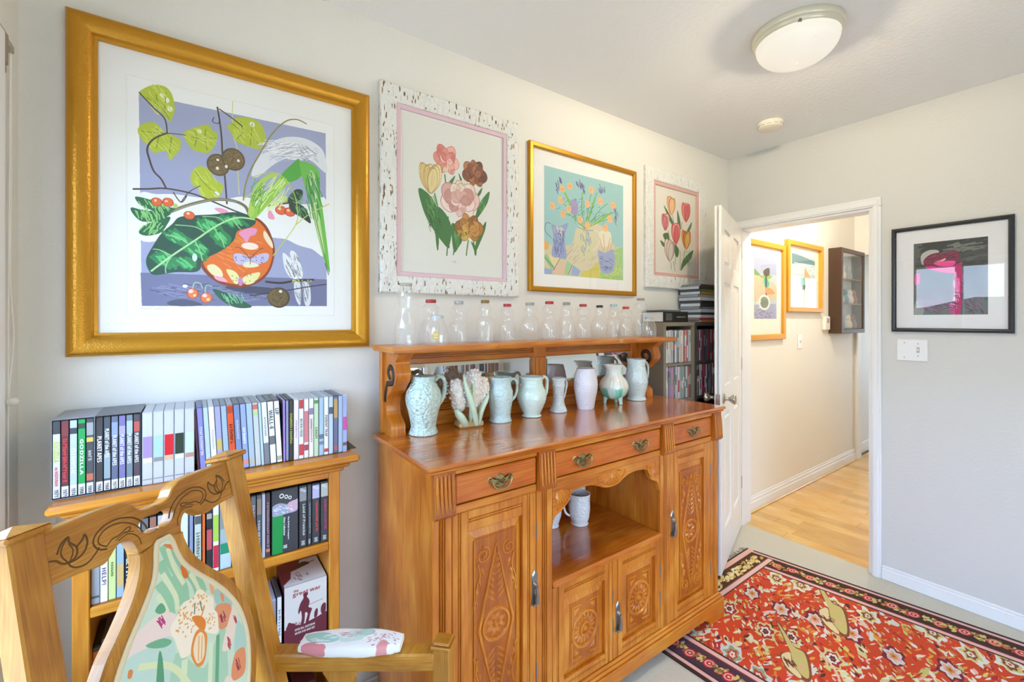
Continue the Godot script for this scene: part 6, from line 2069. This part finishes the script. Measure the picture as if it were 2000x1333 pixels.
func build_lamps() -> void:
	flush_lamp("ceiling_lamp", "round flush ceiling lamp with mottled white glass dome", V(1.895, H, 0.893), 0.152, 0.125, LAMP_ENERGY, Color(1.0, 0.93, 0.80), 0.4)
	flush_lamp("ceiling_lamp", "flush lamp on the hall ceiling, out of sight above the door", V(3.75, H, 0.62), 0.14, 0.11, HALL_ENERGY, Color(1.0, 0.96, 0.89), 1.2)
	var o := thing("smoke_detector", "round white smoke detector on the ceiling near the corner", "smoke detector", V(2.652, H, 0.457))
	var b := MB.new()
	var down := Transform3D(Basis(Vector3.RIGHT, PI), Vector3.ZERO)
	b.lathe([[0.064, 0.0], [0.066, 0.004], [0.066, 0.012], [0.063, 0.014], [0.06, 0.015], [0.06, 0.019], [0.063, 0.02], [0.063, 0.026], [0.058, 0.034], [0.03, 0.038], [0.001, 0.0385]], 36, down)
	part(o, "body", b, hexmat("f1ead8", 0.5))
	b = MB.new()
	for k in 12:
		var a0 := TAU * k / 12.0
		var row := []
		for i in 5:
			var a := a0 + 0.38 * i / 4.0
			row.append(V(0.0625 * cos(a), -0.0235, 0.0625 * sin(a)))
		b.tube(row, 0.0014, 4)
	part(o, "vent_slots", b, hexmat("3a362c", 0.8))

const LAMP_ENERGY := 0.6
const HALL_ENERGY := 1.35

func build_small() -> void:
	# switch plate on the door wall
	var B := Transform3D(V(0, 0, 1), Vector3.UP, V(-1, 0, 0), V(XR, 0, 0))
	var o := thing("switch_plate", "white double wall plate with one toggle below the rose picture", "light switch", V(XR, 1.24, 0.982))
	wpart(o, "plate", mb_box_x(B, V(0.92, 1.187, 0.0002), V(1.044, 1.3, 0.007), 0.003), W.trim)
	wpart(o, "slot", mb_box_x(B, V(1.0, 1.232, 0.006), V(1.012, 1.26, 0.0076), 0.0), hexmat("b9b6b0", 0.5))
	wpart(o, "toggle", mb_box_x(B, V(1.002, 1.24, 0.006), V(1.01, 1.252, 0.016), 0.002), hexmat("e8e6e0", 0.4))
	for e in [[0.952, 1.205], [0.952, 1.282], [1.006, 1.215], [1.006, 1.278]]:
		var b := MB.new()
		b.mound(ring(Vector2(e[0], e[1]), 0.0028, 0.0028, 8), 0.0012, B * Transform3D(Basis(), V(0, 0, 0.007)), 0.7)
		wpart(o, "screw", b, hexmat("9c9a94", 0.4, 0.6))
	# hall: switch and thermostat
	var HW := xf_at(V(0, 0, 0.02))
	o = thing("switch_plate", "narrow white switch plate on the hall wall under the pictures", "light switch", V(4.14, 1.22, 0.02))
	wpart(o, "plate", mb_box_x(HW, V(4.10, 1.16, 0.0002), V(4.18, 1.28, 0.006), 0.003), W.trim)
	wpart(o, "toggle", mb_box_x(HW, V(4.135, 1.21, 0.006), V(4.145, 1.23, 0.014), 0.002), hexmat("d8d4cc", 0.4))
	o = thing("thermostat", "white wall thermostat beside the dark hall cabinet", "thermostat", V(4.66, 1.375, 0.02))
	wpart(o, "body", mb_box_x(HW, V(4.60, 1.31, 0.0002), V(4.715, 1.435, 0.03), 0.008), hexmat("f4f2ee", 0.4))
	wpart(o, "display", mb_box_x(HW, V(4.64, 1.375, 0.03), V(4.69, 1.415, 0.0308)), hexmat("b4b8b4", 0.3))
# ---------------------------------------------------------------- drawings: outlines in thousandths of each sheet
const BIG := [
	["p","f6f6f4",[-38,-8,1093,-312,1093,1068,-38,1059]],
	["p","a5abcd",[44,66,953,50,960,955,56,968]],
	["b","f4f4f2",[44,498,114,483,194,473,294,473,417,465,492,443,568,447,668,456,751,446,860,431,956,398,956,682,871,662,795,649,731,626,679,623,608,625,456,643,194,670,45,683]],
	["p","75789c",[51,826,960,815,960,955,56,968]],
	["h","5c5e80",40,417,899,323,39,2,34,6],
	["h","8d8fb2",40,417,899,323,39,2,34,5],
	["b","4c4e6c",[162,949,227,934,312,955,278,965,178,965]],
	["b","45475f",[417,872,568,866,710,880,648,901,492,896]],
	["s","dfe08a",4,[454,-14,452,78,456,158,474,218,479,326,485,434]],
	["b","b9c92c",[45,60,87,21,122,9,154,9,180,36,192,96,181,137,169,158,149,140,114,110,74,86]],
	["b","b9c92c",[40,218,67,185,114,176,149,209,211,224,216,266,194,299,169,327,160,293,138,293,105,306,83,282,53,255]],
	["b","b9c92c",[230,194,278,161,338,135,359,159,381,165,374,210,359,239,338,264,278,264,243,234]],
	["b","b9c92c",[426,123,459,96,465,75,530,60,588,74,617,135,590,198,530,198,474,186,446,150]],
	["b","b9c92c",[260,378,292,333,338,339,365,380,405,399,399,444,365,482,312,465,299,432,269,420]],
	["e","f4f4ea",138,51,11,11],
	["e","f4f4ea",158,66,11,12],
	["e","f4f4ea",171,101,12,12],
	["e","f4f4ea",299,173,11,10],
	["e","f4f4ea",550,89,13,12],
	["e","f4f4ea",377,447,13,12],
	["s","7f8f22",4,[74,74,138,105,169,149]],
	["s","7f8f22",4,[114,53,122,104]],
	["s","7f8f22",4,[154,35,149,119]],
	["s","7f8f22",4,[53,222,105,219,160,210]],
	["s","7f8f22",4,[114,194,125,221,114,285]],
	["s","7f8f22",4,[178,222,169,300]],
	["s","7f8f22",4,[236,203,303,206,374,188]],
	["s","7f8f22",4,[278,176,287,204,278,246]],
	["s","7f8f22",4,[328,158,325,201,334,252]],
	["s","7f8f22",4,[446,105,512,138,588,182]],
	["s","7f8f22",4,[492,87,501,135,474,173]],
	["s","7f8f22",4,[550,84,544,149,539,192]],
	["s","7f8f22",4,[278,357,328,411,383,456]],
	["h","d2dc62",26,129,74,49,58,50,22,4],
	["h","d2dc62",26,129,248,72,51,40,22,4],
	["h","d2dc62",24,303,206,62,43,20,22,4],
	["h","d2dc62",24,521,135,67,56,50,22,4],
	["h","d2dc62",20,328,402,55,62,50,22,4],
	["s","4a3a34",6,[45,59,105,113,149,149,160,209]],
	["s","4a3a34",8,[160,209,105,245,78,291,87,339,105,386,134,414,154,450]],
	["s","4a3a34",4,[160,210,194,206,236,203]],
	["s","4a3a34",8,[22,474,83,465,154,453,261,459,347,480,456,512,521,527]],
	["s","4a3a34",8,[381,45,392,108,401,186,405,257,416,362,426,486]],
	["s","4a3a34",6,[390,51,446,78,501,108]],
	["s","4a3a34",4,[365,96,359,116,383,120,392,104]],
	["s","4a3a34",4,[218,505,252,456,303,419]],
	["s","4a3a34",5,[185,465,218,505,243,474]],
	["s","7a7258",16,[169,554,261,509,365,474,456,468,512,485,532,517]],
	["s","aaa282",4,[185,547,278,505,383,470,474,471]],
	["s","5a4a40",10,[550,498,628,470,699,452,740,441]],
	["e","5c4a28",385,311,54,51],
	["e","7d6636",385,311,45,43],
	["d","57441f",60,385,311,40,39,3],
	["d","a58c58",30,385,311,40,39,2],
	["e","5c4a28",457,273,57,53],
	["e","7d6636",457,273,49,45],
	["d","57441f",60,457,273,42,41,3],
	["d","a58c58",30,457,273,42,41,2],
	["e","f4f0e4",383,288,7,6],
	["e","f4f0e4",423,312,7,8],
	["e","f4f0e4",381,327,7,8],
	["e","f4f0e4",481,275,7,7],
	["b","156a44",[31,505,91,511,145,529,194,538,138,563,74,548,44,533]],
	["b","156a44",[15,553,67,559,174,556,129,592,60,608,22,580]],
	["b","156a44",[44,653,83,613,169,574,158,613,129,650,74,667]],
	["h","8fd07a",26,105,535,73,18,60,16,5],
	["h","8fd07a",26,91,578,63,18,70,16,5],
	["h","8fd07a",20,105,631,49,22,-60,16,5],
	["b","8a3410",[564,533,623,569,657,637,666,701,642,784,593,839,512,872,426,869,365,845,316,802,305,758,338,682,417,604,492,551]],
	["b","e8731a",[561,544,613,580,646,643,655,703,632,779,584,830,510,857,432,856,372,832,327,791,318,754,347,685,417,613,492,565]],
	["h","f2903a",40,492,697,107,99,20,26,6],
	["e","fbe9d8",539,674,42,17],
	["e","f7c9a0",417,658,17,9],
	["b","ee9ac2",[497,605,539,587,574,590,564,617,539,628,523,662,506,641,483,620]],
	["b","f2e6c0",[613,593,648,637,657,674,633,658,608,622]],
	["b","c3bfe0",[457,722,492,713,539,734,530,758,474,764]],
	["b","c3bfe0",[544,734,593,707,633,704,628,737,588,757,550,757]],
	["b","efe8c4",[506,760,539,748,584,764,550,776,512,775]],
	["b","eee7a4",[423,793,465,800,488,833,474,859,452,844]],
	["b","eee7a4",[501,832,539,808,590,799,564,844,521,859]],
	["b","c98ac0",[481,832,501,830,499,862,483,862]],
	["b","efe6b0",[334,781,365,772,399,797,405,827,368,824,343,805]],
	["b","f0a8c0",[365,826,405,829,428,851,383,845]],
	["s","4a3040",3,[506,727,539,734,539,761]],
	["s","4a3040",3,[539,734,492,688,466,685]],
	["s","4a3040",3,[539,734,584,689,604,680]],
	["d","6a4a7a",26,539,734,89,23,3],
	["d","8a6a50",20,501,827,78,29,3],
	["b","0f5040",[73,769,105,701,134,653,181,605,211,572,278,556,365,542,456,521,539,527,568,556,539,584,477,608,459,653,405,703,312,758,305,793,278,812,194,817,114,833,87,820]],
	["h","1f8a50",26,218,667,60,28,30,26,14],
	["h","5cc878",9,218,667,42,19,40,20,9],
	["h","1f8a50",26,338,595,52,25,30,26,14],
	["h","5cc878",9,338,595,38,18,40,20,9],
	["h","1f8a50",26,154,764,47,29,30,26,14],
	["h","5cc878",9,154,764,33,21,40,20,9],
	["h","1f8a50",26,294,712,53,34,30,26,14],
	["h","5cc878",9,294,712,36,24,40,20,9],
	["h","1f8a50",26,456,565,56,19,30,26,14],
	["h","5cc878",9,456,565,38,13,40,20,9],
	["h","1f8a50",26,236,776,51,21,30,26,14],
	["h","5cc878",9,236,776,34,15,40,20,9],
	["h","1f8a50",26,399,650,38,32,30,26,14],
	["h","5cc878",9,399,650,26,21,40,20,9],
	["e","d8f0d8",278,746,11,18],
	["s","b6e2a2",9,[94,817,178,746,278,670,383,590,474,545,561,544]],
	["s","9cd690",5,[178,746,154,790,154,823]],
	["s","9cd690",5,[178,746,129,724,102,722]],
	["s","9cd690",5,[252,689,218,667,154,655]],
	["s","9cd690",5,[278,670,303,719,312,758]],
	["s","9cd690",5,[328,631,278,608,194,608]],
	["s","9cd690",5,[365,605,399,650,414,689]],
	["s","9cd690",5,[417,572,383,554,312,557]],
	["s","9cd690",5,[456,556,474,580,492,598]],
	["e","b83a1c",116,517,24,19],
	["e","ea6a30",116,517,20,16],
	["e","f6d8b8",111,511,5,6],
	["e","b83a1c",163,512,24,20],
	["e","ea6a30",163,512,20,18],
	["e","f6d8b8",156,508,7,4],
	["e","b83a1c",254,559,25,19],
	["e","ea6a30",254,559,22,16],
	["e","f6d8b8",249,551,7,6],
	["e","b83a1c",699,483,31,23],
	["e","ea6a30",699,483,27,20],
	["e","f6d8b8",691,477,10,6],
	["e","b83a1c",748,486,31,23],
	["e","ea6a30",748,486,25,20],
	["e","f6d8b8",739,479,9,6],
	["e","b9cf70",719,425,18,16],
	["e","b9cf70",194,524,11,11],
	["b","f0a0c0",[368,515,399,509,432,521,399,533]],
	["b","f0a0c0",[633,495,648,495,666,530,633,530]],
	["b","173f30",[739,417,779,369,819,371,806,417,744,446]],
	["b","173f30",[744,446,795,438,840,464,866,530,811,506,757,482]],
	["h","6cae70",16,784,411,38,30,40,14,4],
	["h","6cae70",16,806,477,43,29,60,14,4],
	["b","e8eaf0",[550,309,588,224,648,159,731,113,838,101,927,134,956,198,955,258,860,207,751,213,668,257,588,330,550,339]],
	["h","b4b8cc",80,740,188,153,48,-25,30,3],
	["h","ffffff",60,740,177,153,44,-20,30,3],
	["h","8d92aa",30,860,176,67,48,35,25,2],
	["b","9ccf4a",[537,523,619,416,699,309,764,239,800,213,813,291,731,354,623,476,564,538]],
	["b","4fae3a",[699,314,764,239,800,213,813,291,751,335]],
	["h","dff0a0",40,648,411,73,84,-52,50,4],
	["b","6fc24a",[806,224,907,246,922,384,940,482,978,760,956,743,904,586,860,422,819,309]],
	["b","bfe09a",[860,264,893,299,917,494,949,692,904,575,871,401]],
	["h","2f8f4a",30,882,380,45,108,76,50,4],
	["s","5a6a20",4,[844,287,893,497,967,761]],
	["s","3a3020",4,[949,731,971,791]],
	["b","b7d65c",[528,521,548,425,586,354,648,308,681,314,621,351,572,440,554,524]],
	["h","5fa83a",20,579,420,29,75,-60,40,4],
	["s","96863c",7,[506,459,514,393,539,315,588,224,648,119,721,39,784,14,840,24]],
	["s","c8cf5a",5,[550,342,648,303,721,324,773,395,791,489,779,548,721,631,657,712]],
	["s","c8cf5a",5,[779,548,860,483,973,417]],
	["s","c8cf5a",5,[512,447,550,420,588,438]],
	["b","eef0f2",[708,700,731,703,784,761,800,814,757,818,721,775]],
	["b","eef0f2",[751,682,784,694,819,779,811,818,779,800,751,734]],
	["b","dfe2e6",[771,839,806,844,806,950,779,917]],
	["b","dfe2e6",[817,838,858,851,864,940,833,950]],
	["h","6a6c78",50,773,763,44,57,60,18,2],
	["h","6a6c78",40,817,887,38,48,80,18,2],
	["s","2e2a2c",12,[619,841,699,844,784,829,882,820]],
	["s","2e2a2c",6,[539,911,699,886,860,856,956,841]],
	["d","d8d070",18,806,829,65,12,4],
	["e","4a3a20",688,917,60,51],
	["e","715c30",684,916,53,43],
	["d","4f3e1c",60,688,917,43,38,3],
	["e","f0ece0",697,886,9,7],
	["b","17583c",[359,887,417,899,492,932,548,965,474,970,405,940]],
	["h","7fc890",24,446,929,66,23,60,16,4],
	["e","c24a24",269,908,27,24],
	["e","ef7a3c",269,908,21,21],
	["e","f8d8d0",261,899,11,9],
	["e","e9d98a",278,917,7,6],
	["e","c24a24",330,926,28,24],
	["e","ef7a3c",330,926,24,21],
	["e","f8d8d0",323,917,11,8],
	["e","e9d98a",339,934,8,7],
	["s","a9c8a0",5,[269,886,278,860,303,863,312,884]],
	["s","a9c8a0",5,[325,905,330,871,356,874]],
	["e","f4efe8",236,877,11,7],
]
const TULIP1 := [
	["s","4f8a45",12,[379,339,388,405,396,472]],
	["s","4f8a45",12,[283,475,308,549,323,647,312,843]],
	["s","4f8a45",12,[612,757,600,806,591,861]],
	["s","4f8a45",12,[648,370,639,417]],
	["s","4f8a45",12,[461,690,478,780,461,865]],
	["s","4f8a45",12,[665,754,683,854]],
	["s","4f8a45",12,[411,616,411,750,398,874]],
	["b","3f7a3c",[136,464,222,483,302,556,348,656,419,789,411,825,331,768,237,677,176,587]],
	["b","3f7a3c",[314,559,396,606,444,692,419,807,363,733,340,645]],
	["b","3f7a3c",[692,562,727,488,830,392,818,465,755,545,683,611]],
	["b","3f7a3c",[683,786,719,702,795,609,786,671,736,759,692,822]],
	["b","3f7a3c",[444,658,512,674,553,750,512,812,470,848,447,759]],
	["b","3f7a3c",[411,391,478,331,461,373,419,412]],
	["b","3f7a3c",[512,308,547,348,528,353]],
	["b","3f7a3c",[700,433,755,373,744,415,709,449]],
	["b","3f7a3c",[291,705,323,770,312,848,296,794]],
	["b","3f7a3c",[639,762,692,797,692,854,665,812]],
	["h","6ea85a",50,260,598,54,99,62,26,4],
	["h","2c5c34",40,283,652,65,98,62,26,4],
	["h","6ea85a",18,755,498,27,47,-60,20,4],
	["h","6ea85a",18,495,744,25,57,80,22,4],
	["f","e59488","f6c8bc","c4544c",396,235,122,104,6,0],
	["h","dfe6b4",16,411,306,67,23,80,14,5],
	["f","e0c680","f4e4b0","a8804a",245,386,130,102,5,1],
	["f","8a4e2e","c07a50","3c1c10",677,284,132,89,7,0],
	["f","dfb2a8","f6e2da","b06a60",530,480,195,128,7,0],
	["h","c8c08a",20,545,395,120,34,80,20,4],
	["f","b47c34","dca858","5c3014",621,669,146,96,6,0],
	["h","cfc04a",18,562,721,69,34,60,16,6],
	["h","a8a8a4",10,470,912,35,5,5,8,1],
]
const TULIP2 := [
	["s","4f7a45",10,[416,302,463,437,494,526]],
	["s","4f7a45",10,[309,498,340,587]],
	["s","4f7a45",10,[651,356,634,451]],
	["s","4f7a45",10,[371,874,385,964]],
	["s","4f7a45",10,[432,856,477,978]],
	["s","4f7a45",10,[603,719,603,960]],
	["s","4f7a45",10,[715,696,667,919,620,960]],
	["s","4f7a45",10,[508,648,477,897]],
	["b","47723e",[207,208,309,271,432,377,447,439,340,374]],
	["b","47723e",[532,227,603,344,620,453,542,397]],
	["b","47723e",[748,486,895,336,879,411,781,500]],
	["b","47723e",[620,953,684,822,931,686,879,794,715,899]],
	["b","47723e",[126,628,221,658,249,700,176,692]],
	["b","47723e",[190,555,309,528,340,601,249,625]],
	["b","47723e",[463,652,572,706,542,800,477,775]],
	["h","7ea86a",30,781,800,131,111,-55,26,5],
	["f","e6a860","f8e0b0","c05a40",385,196,123,116,5,1],
	["f","e2605a","f8c0b0","b83a3c",748,233,145,125,5,1],
	["f","d8787c","f6dcd4","a83a40",242,407,107,105,5,1],
	["f","e05a60","f8d8d0","b82a34",494,522,119,136,5,1],
	["f","d88a24","f2c060","a04a1c",755,573,138,123,5,1],
	["f","dcd4c6","f4eee4","8a4a4c",347,739,152,136,5,1],
]
const VASES := [
	["p","d8cfa8",[-32,754,93,718,654,683,989,649,989,998,-32,1010]],
	["p","a9cf7a",[739,739,989,649,989,998,654,1017]],
	["p","98c890",[-18,823,37,818,109,929,79,956]],
	["p","e8d8a4",[37,818,182,841,109,929]],
	["p","9fb0d0",[-18,939,93,954,86,996,-18,1000]],
	["p","a4d0a0",[256,858,325,877,272,990,226,987]],
	["p","e6c8a8",[138,904,256,858,226,987,93,990]],
	["p","9cb4d8",[332,889,425,942,393,994,302,990]],
	["p","d8cc62",[457,935,654,837,688,1002,425,1000]],
	["d","e2e08a",90,862,900,147,92,6],
	["s","4a4a50",5,[-18,829,109,937,93,954]],
	["s","4a4a50",5,[182,835,109,942]],
	["s","4a4a50",5,[332,877,272,990]],
	["b","dcd2b4",[243,829,332,668,393,512,654,453,827,587,862,687,670,810,489,937]],
	["h","c4b894",40,441,781,196,112,-40,40,5],
	["e","f0b060",16,733,33,44],
	["b","9aa6d0",[78,532,168,537,272,495,249,568,226,643,256,827,168,837,83,820,102,681,93,587]],
	["h","4a5690",40,168,687,72,131,85,26,5],
	["h","d8d4c8",20,168,591,58,48,60,20,7],
	["s","5a6490",5,[72,526,23,528,9,599,79,660]],
	["b","d8d6a8",[392,516,489,526,591,518,587,628,563,789,473,808,413,789,393,660]],
	["h","8d98c8",36,489,651,74,124,70,24,6],
	["s","8d98c8",8,[393,518,489,532,587,526]],
	["s","e8e4d0",8,[591,524,663,541,654,658,578,729]],
	["b","a4aed2",[649,716,739,733,854,689,880,793,862,900,792,946,697,931,663,837]],
	["h","6a78ac",30,757,829,88,90,20,24,5],
	["s","c8cce0",7,[862,727,935,733,917,829,854,873]],
	["b","ece4cc",[670,528,810,511,827,599,757,672,688,655]],
	["s","c8a060",7,[670,591,721,727]],
	["s","c8a060",7,[721,547,739,714]],
	["s","c8a060",7,[810,576,774,724]],
	["s","c8a060",7,[854,610,801,714]],
	["s","6fa83c",7,[489,518,393,390,226,209]],
	["s","6fa83c",7,[497,518,441,357,444,169]],
	["s","6fa83c",7,[504,511,587,259,637,134]],
	["s","6fa83c",7,[513,509,688,370,862,305]],
	["s","6fa83c",7,[489,518,522,319,563,136]],
	["s","6fa83c",7,[481,520,332,399,226,319]],
	["s","6fa83c",7,[522,495,654,324,774,226]],
	["s","6fa83c",7,[473,520,302,415,196,432]],
	["s","6fa83c",7,[522,503,721,405,880,369]],
	["s","8bc02c",17,[233,209,302,319]],
	["s","8bc02c",17,[612,190,522,432]],
	["s","8bc02c",17,[827,311,603,459]],
	["s","8bc02c",14,[444,194,441,232]],
	["h","2f8a8a",36,441,332,316,100,-40,24,4],
	["h","4a9a50",36,489,388,268,100,-60,24,4],
	["e","f0c088",203,179,32,34],
	["d","e89a50",5,203,179,17,19,5],
	["e","f0c088",293,136,33,37],
	["d","e89a50",5,293,136,19,19,5],
	["e","f0c088",563,123,35,38],
	["d","e89a50",5,563,123,19,21,5],
	["e","f0c088",679,217,37,38],
	["d","e89a50",5,679,217,21,21,5],
	["e","f0c088",92,359,30,34],
	["d","e89a50",5,92,359,17,17,5],
	["e","f0c088",182,290,30,36],
	["d","e89a50",5,182,290,17,19,5],
	["e","f0c088",212,417,30,36],
	["d","e89a50",5,212,417,17,19,5],
	["e","f0c088",418,441,33,37],
	["d","e89a50",5,418,441,18,20,5],
	["e","f0c088",513,484,34,38],
	["d","e89a50",5,513,484,20,21,5],
	["e","f0c088",748,478,37,40],
	["d","e89a50",5,748,478,21,21,5],
	["e","f0c088",513,271,34,38],
	["d","e89a50",5,513,271,20,19,5],
	["e","f0c088",854,226,37,41],
	["d","e89a50",5,854,226,21,22,5],
	["e","f0c088",810,378,37,40],
	["d","e89a50",5,810,378,21,21,5],
	["e","f0c088",279,359,31,36],
	["d","e89a50",5,279,359,17,19,5],
	["h","6a5a98",7,175,123,23,36,70,26,7],
	["h","6a5a98",7,145,182,23,37,70,26,7],
	["h","6a5a98",7,393,81,27,36,70,26,7],
	["h","6a5a98",7,425,98,26,38,70,26,7],
	["h","6a5a98",7,670,90,28,39,70,26,7],
	["h","6a5a98",7,721,100,29,38,70,26,7],
	["h","6a5a98",7,354,298,25,36,70,26,7],
	["h","6a5a98",7,347,372,25,37,70,26,7],
	["h","6a5a98",7,898,286,30,40,70,26,7],
	["h","6a5a98",7,889,367,30,40,70,26,7],
	["h","6a5a98",7,466,129,24,38,70,26,7],
	["b","a89ac8",[309,269,377,269,393,340,363,407,316,390]],
]
const ROSE := [
	["h","3f4442",120,574,221,468,229,-10,120,40],
	["h","2c302f",60,574,71,437,101,-8,120,40],
	["h","767a72",30,702,101,249,65,-8,80,18],
	["b","b9b6b4",[102,215,128,147,234,106,355,125,340,199,185,272,128,302]],
	["b","8a8a86",[23,831,94,763,147,902,128,995,0,995]],
	["b","7a1c44",[140,259,200,188,306,155,442,158,574,136,638,193,623,289,509,297,355,302,219,360,166,322]],
	["h","4a1030",40,389,221,200,68,-15,40,8],
	["h","a83a5c",30,423,223,200,69,-15,40,6],
	["b","f04a9a",[287,289,389,281,540,275,589,302,540,349,423,349,340,327]],
	["b","f6b0a8",[306,272,374,262,457,234,423,272]],
	["b","e01a8c",[166,338,272,330,389,354,540,357,672,308,638,371,540,447,306,398]],
	["b","c01070",[566,368,653,324,679,520,672,779,638,1000,540,1000,491,907,558,809,574,597]],
	["b","f06ab4",[574,548,638,518,638,681,589,845,525,940,509,875,566,744]],
	["h","f8b0d4",30,596,681,42,245,80,50,8],
	["b","d81a8c",[23,433,87,428,87,556,19,572]],
	["h","5c1a44",80,355,804,298,169,20,60,14],
	["h","a0407a",40,374,872,298,101,15,50,8],
	["h","3a3438",80,826,689,155,303,60,60,16],
	["h","8a4a74",40,826,850,155,128,30,40,8],
]
const HALL1 := [
	["p","a8b0cc",[-86,-2,989,-74,989,261,-86,272]],
	["b","c8ba9c",[-36,289,325,311,931,430,931,659,-36,700]],
	["b","6f9a5a",[-11,189,194,257,272,293,-11,287]],
	["b","8ab048",[272,293,761,272,650,337,325,333]],
	["b","35b49a",[406,348,567,341,650,441,486,487]],
	["b","5a4a3c",[406,207,650,154,650,276,433,287]],
	["s","4a3a34",60,[514,241,514,487,542,770,542,1046]],
	["b","e8955a",[486,487,761,498,903,576,542,587]],
	["p","9ea2c4",[-36,778,958,743,958,1057,-36,1054]],
	["h","6a6a88",30,433,933,439,102,0,70,16],
	["e","e8e4d8",442,730,250,130],
	["e","7a8a78",442,730,185,95],
	["d","f2f0ec",16,117,757,208,80,18],
]
const HALL2 := [
	["b","5f8a94",[-73,16,385,24,1103,124,1103,184,385,192,-73,232]],
	["h","e8eaec",40,437,354,607,168,0,90,14],
	["p","8a8ea8",[-81,584,1044,511,1044,686,-81,719]],
	["b","7ab08a",[332,530,708,532,598,681,308,670]],
	["b","e0b070",[545,289,818,524,818,670,598,681]],
	["p","efe9dc",[-121,884,1103,770,1103,1035,-121,1046]],
	["b","4a4440",[-33,730,178,732,204,981,-22,989]],
	["b","e8a030",[178,705,308,614,385,805,308,976,189,924]],
	["p","5a4a42",[437,692,998,646,998,776,437,789]],
	["s","3a302c",20,[598,768,626,992]],
	["s","3a302c",20,[958,749,941,981]],
]
const RUG := [
	["b","8a4a2a",[515,245,522,260,578,296,612,319,614,347,670,372,736,390,755,379,754,346,719,321,684,307,649,322,620,303,574,276]],
	["b","d0bd72",[522,251,540,267,584,298,616,321,620,343,671,366,731,384,738,372,703,343,655,323,614,301,571,278]],
	["b","e8d29a",[689,312,657,322,706,341,740,370,756,370,745,346,723,327]],
	["h","6a3a28",16,709,335,16,13,50,10,4],
	["e","e8a890",700,359,9,5],
	["b","8a4a2a",[59,222,73,239,163,282,216,308,230,341,312,370,404,391,425,378,412,341,358,311,307,296,267,312,222,290,150,258]],
	["b","d0bd72",[71,228,101,247,171,283,223,311,237,337,312,364,397,384,401,370,346,337,275,314,214,288,147,260]],
	["b","e8d29a",[316,301,278,312,349,335,404,368,423,368,402,341,367,319]],
	["h","6a3a28",16,351,328,18,15,50,10,4],
	["e","e8a890",347,355,9,6],
	["e","c02a3c",908,237,22,11],
	["e","d8904a",906,274,17,6],
	["e","5a3040",938,238,11,5],
	["s","e8c0a8",8,[556,350,595,387,634,415,675,433]],
	["s","e8c0a8",8,[256,365,306,415]],
	["s","e8c0a8",8,[406,264,420,306,458,337]],
]
const LILY := [
	["b","cfe2cc",[451,18,590,57,762,258,940,452,841,672,144,345,222,255,409,140]],
	["s","9ccba8",42,[488,46,506,103,543,185,534,240]],
	["s","9ccba8",42,[458,88,478,151,505,229]],
	["s","9ccba8",42,[541,67,573,135,609,195,616,239]],
	["s","9ccba8",42,[428,146,451,199,443,252]],
	["s","9ccba8",42,[658,193,664,243]],
	["s","9ccba8",42,[534,240,514,204,501,147]],
	["s","dfe8c2",26,[511,58,522,119,545,179]],
	["s","dfe8c2",26,[457,122,483,199,480,237]],
	["s","dfe8c2",26,[607,170,631,232]],
	["s","dfe8c2",26,[408,173,425,228]],
	["b","f2ddd4",[221,260,322,227,421,227,471,262,426,301,302,288,231,284]],
	["h","b8447a",10,393,247,15,13,60,14,5],
	["b","6aa884",[377,205,411,195,422,222,392,222]],
	["b","c4ddd0",[211,291,302,288,424,306,411,433,332,485,131,387]],
	["b","78b48e",[305,279,379,290,421,315,389,319,327,298]],
	["b","b0d4b8",[427,357,521,430,581,457,707,394,751,418,635,635,366,502]],
	["s","dce8c4",36,[467,396,427,477]],
	["s","dce8c4",30,[637,409,584,512,542,589]],
	["s","6fae86",26,[689,406,626,531]],
	["s","dfe6b8",30,[262,324,355,358,421,404,471,476]],
	["b","5f9e78",[349,324,363,340,339,436,305,420]],
	["b","a8ccc0",[751,267,860,324,816,360,722,307]],
	["b","e49a72",[719,315,828,348,798,398,719,396,700,361]],
	["h","9a3a5a",8,754,360,24,13,80,14,6],
	["b","f0dccc",[845,361,873,391,770,470,700,459,753,412]],
	["h","b84a5a",8,842,402,10,17,80,12,6],
	["h","b84a5a",8,756,454,12,16,80,12,6],
	["b","b4d4c8",[849,418,901,470,876,526,783,506]],
	["b","e8956a",[783,506,871,521,835,592,728,570]],
	["h","9a3a4a",8,794,546,22,16,80,14,6],
	["b","f0dccc",[698,544,737,580,695,616,630,585]],
	["b","e8b48a",[717,237,742,258,727,278,707,264]],
	["b","e8956a",[777,288,796,308,783,323,770,312]],
	["b","faeed8",[430,275,473,257,515,233,581,239,615,227,654,237,671,258,714,285,701,318,717,343,693,395,627,370,594,347,549,356,538,386,460,384,444,353,436,316,426,301]],
	["d","eab070",44,569,270,107,36,6],
	["d","e8a060",26,512,301,61,35,5],
	["d","eab070",20,661,346,39,26,5],
	["s","e89a50",9,[576,314,616,305,634,288]],
	["s","7a8a7a",8,[569,287,585,258]],
	["s","7a8a7a",8,[620,294,619,264]],
	["b","e88a3a",[550,292,603,306,629,334,608,356,579,338]],
	["b","e8924a",[512,378,548,344,589,342,620,372,608,403,575,442,534,443,509,408]],
	["b","f8e2bc",[526,381,555,355,587,353,602,377,579,426,537,433,523,409]],
	["s","e8a868",6,[571,359,540,427]],
	["s","e8a868",6,[590,366,559,429]],
	["b","e0762c",[564,127,588,140,593,168,565,171,555,153]],
	["b","e8824a",[491,38,535,50,541,67,512,55]],
	["b","e08a4a",[217,313,232,320,219,335,206,329]],
]
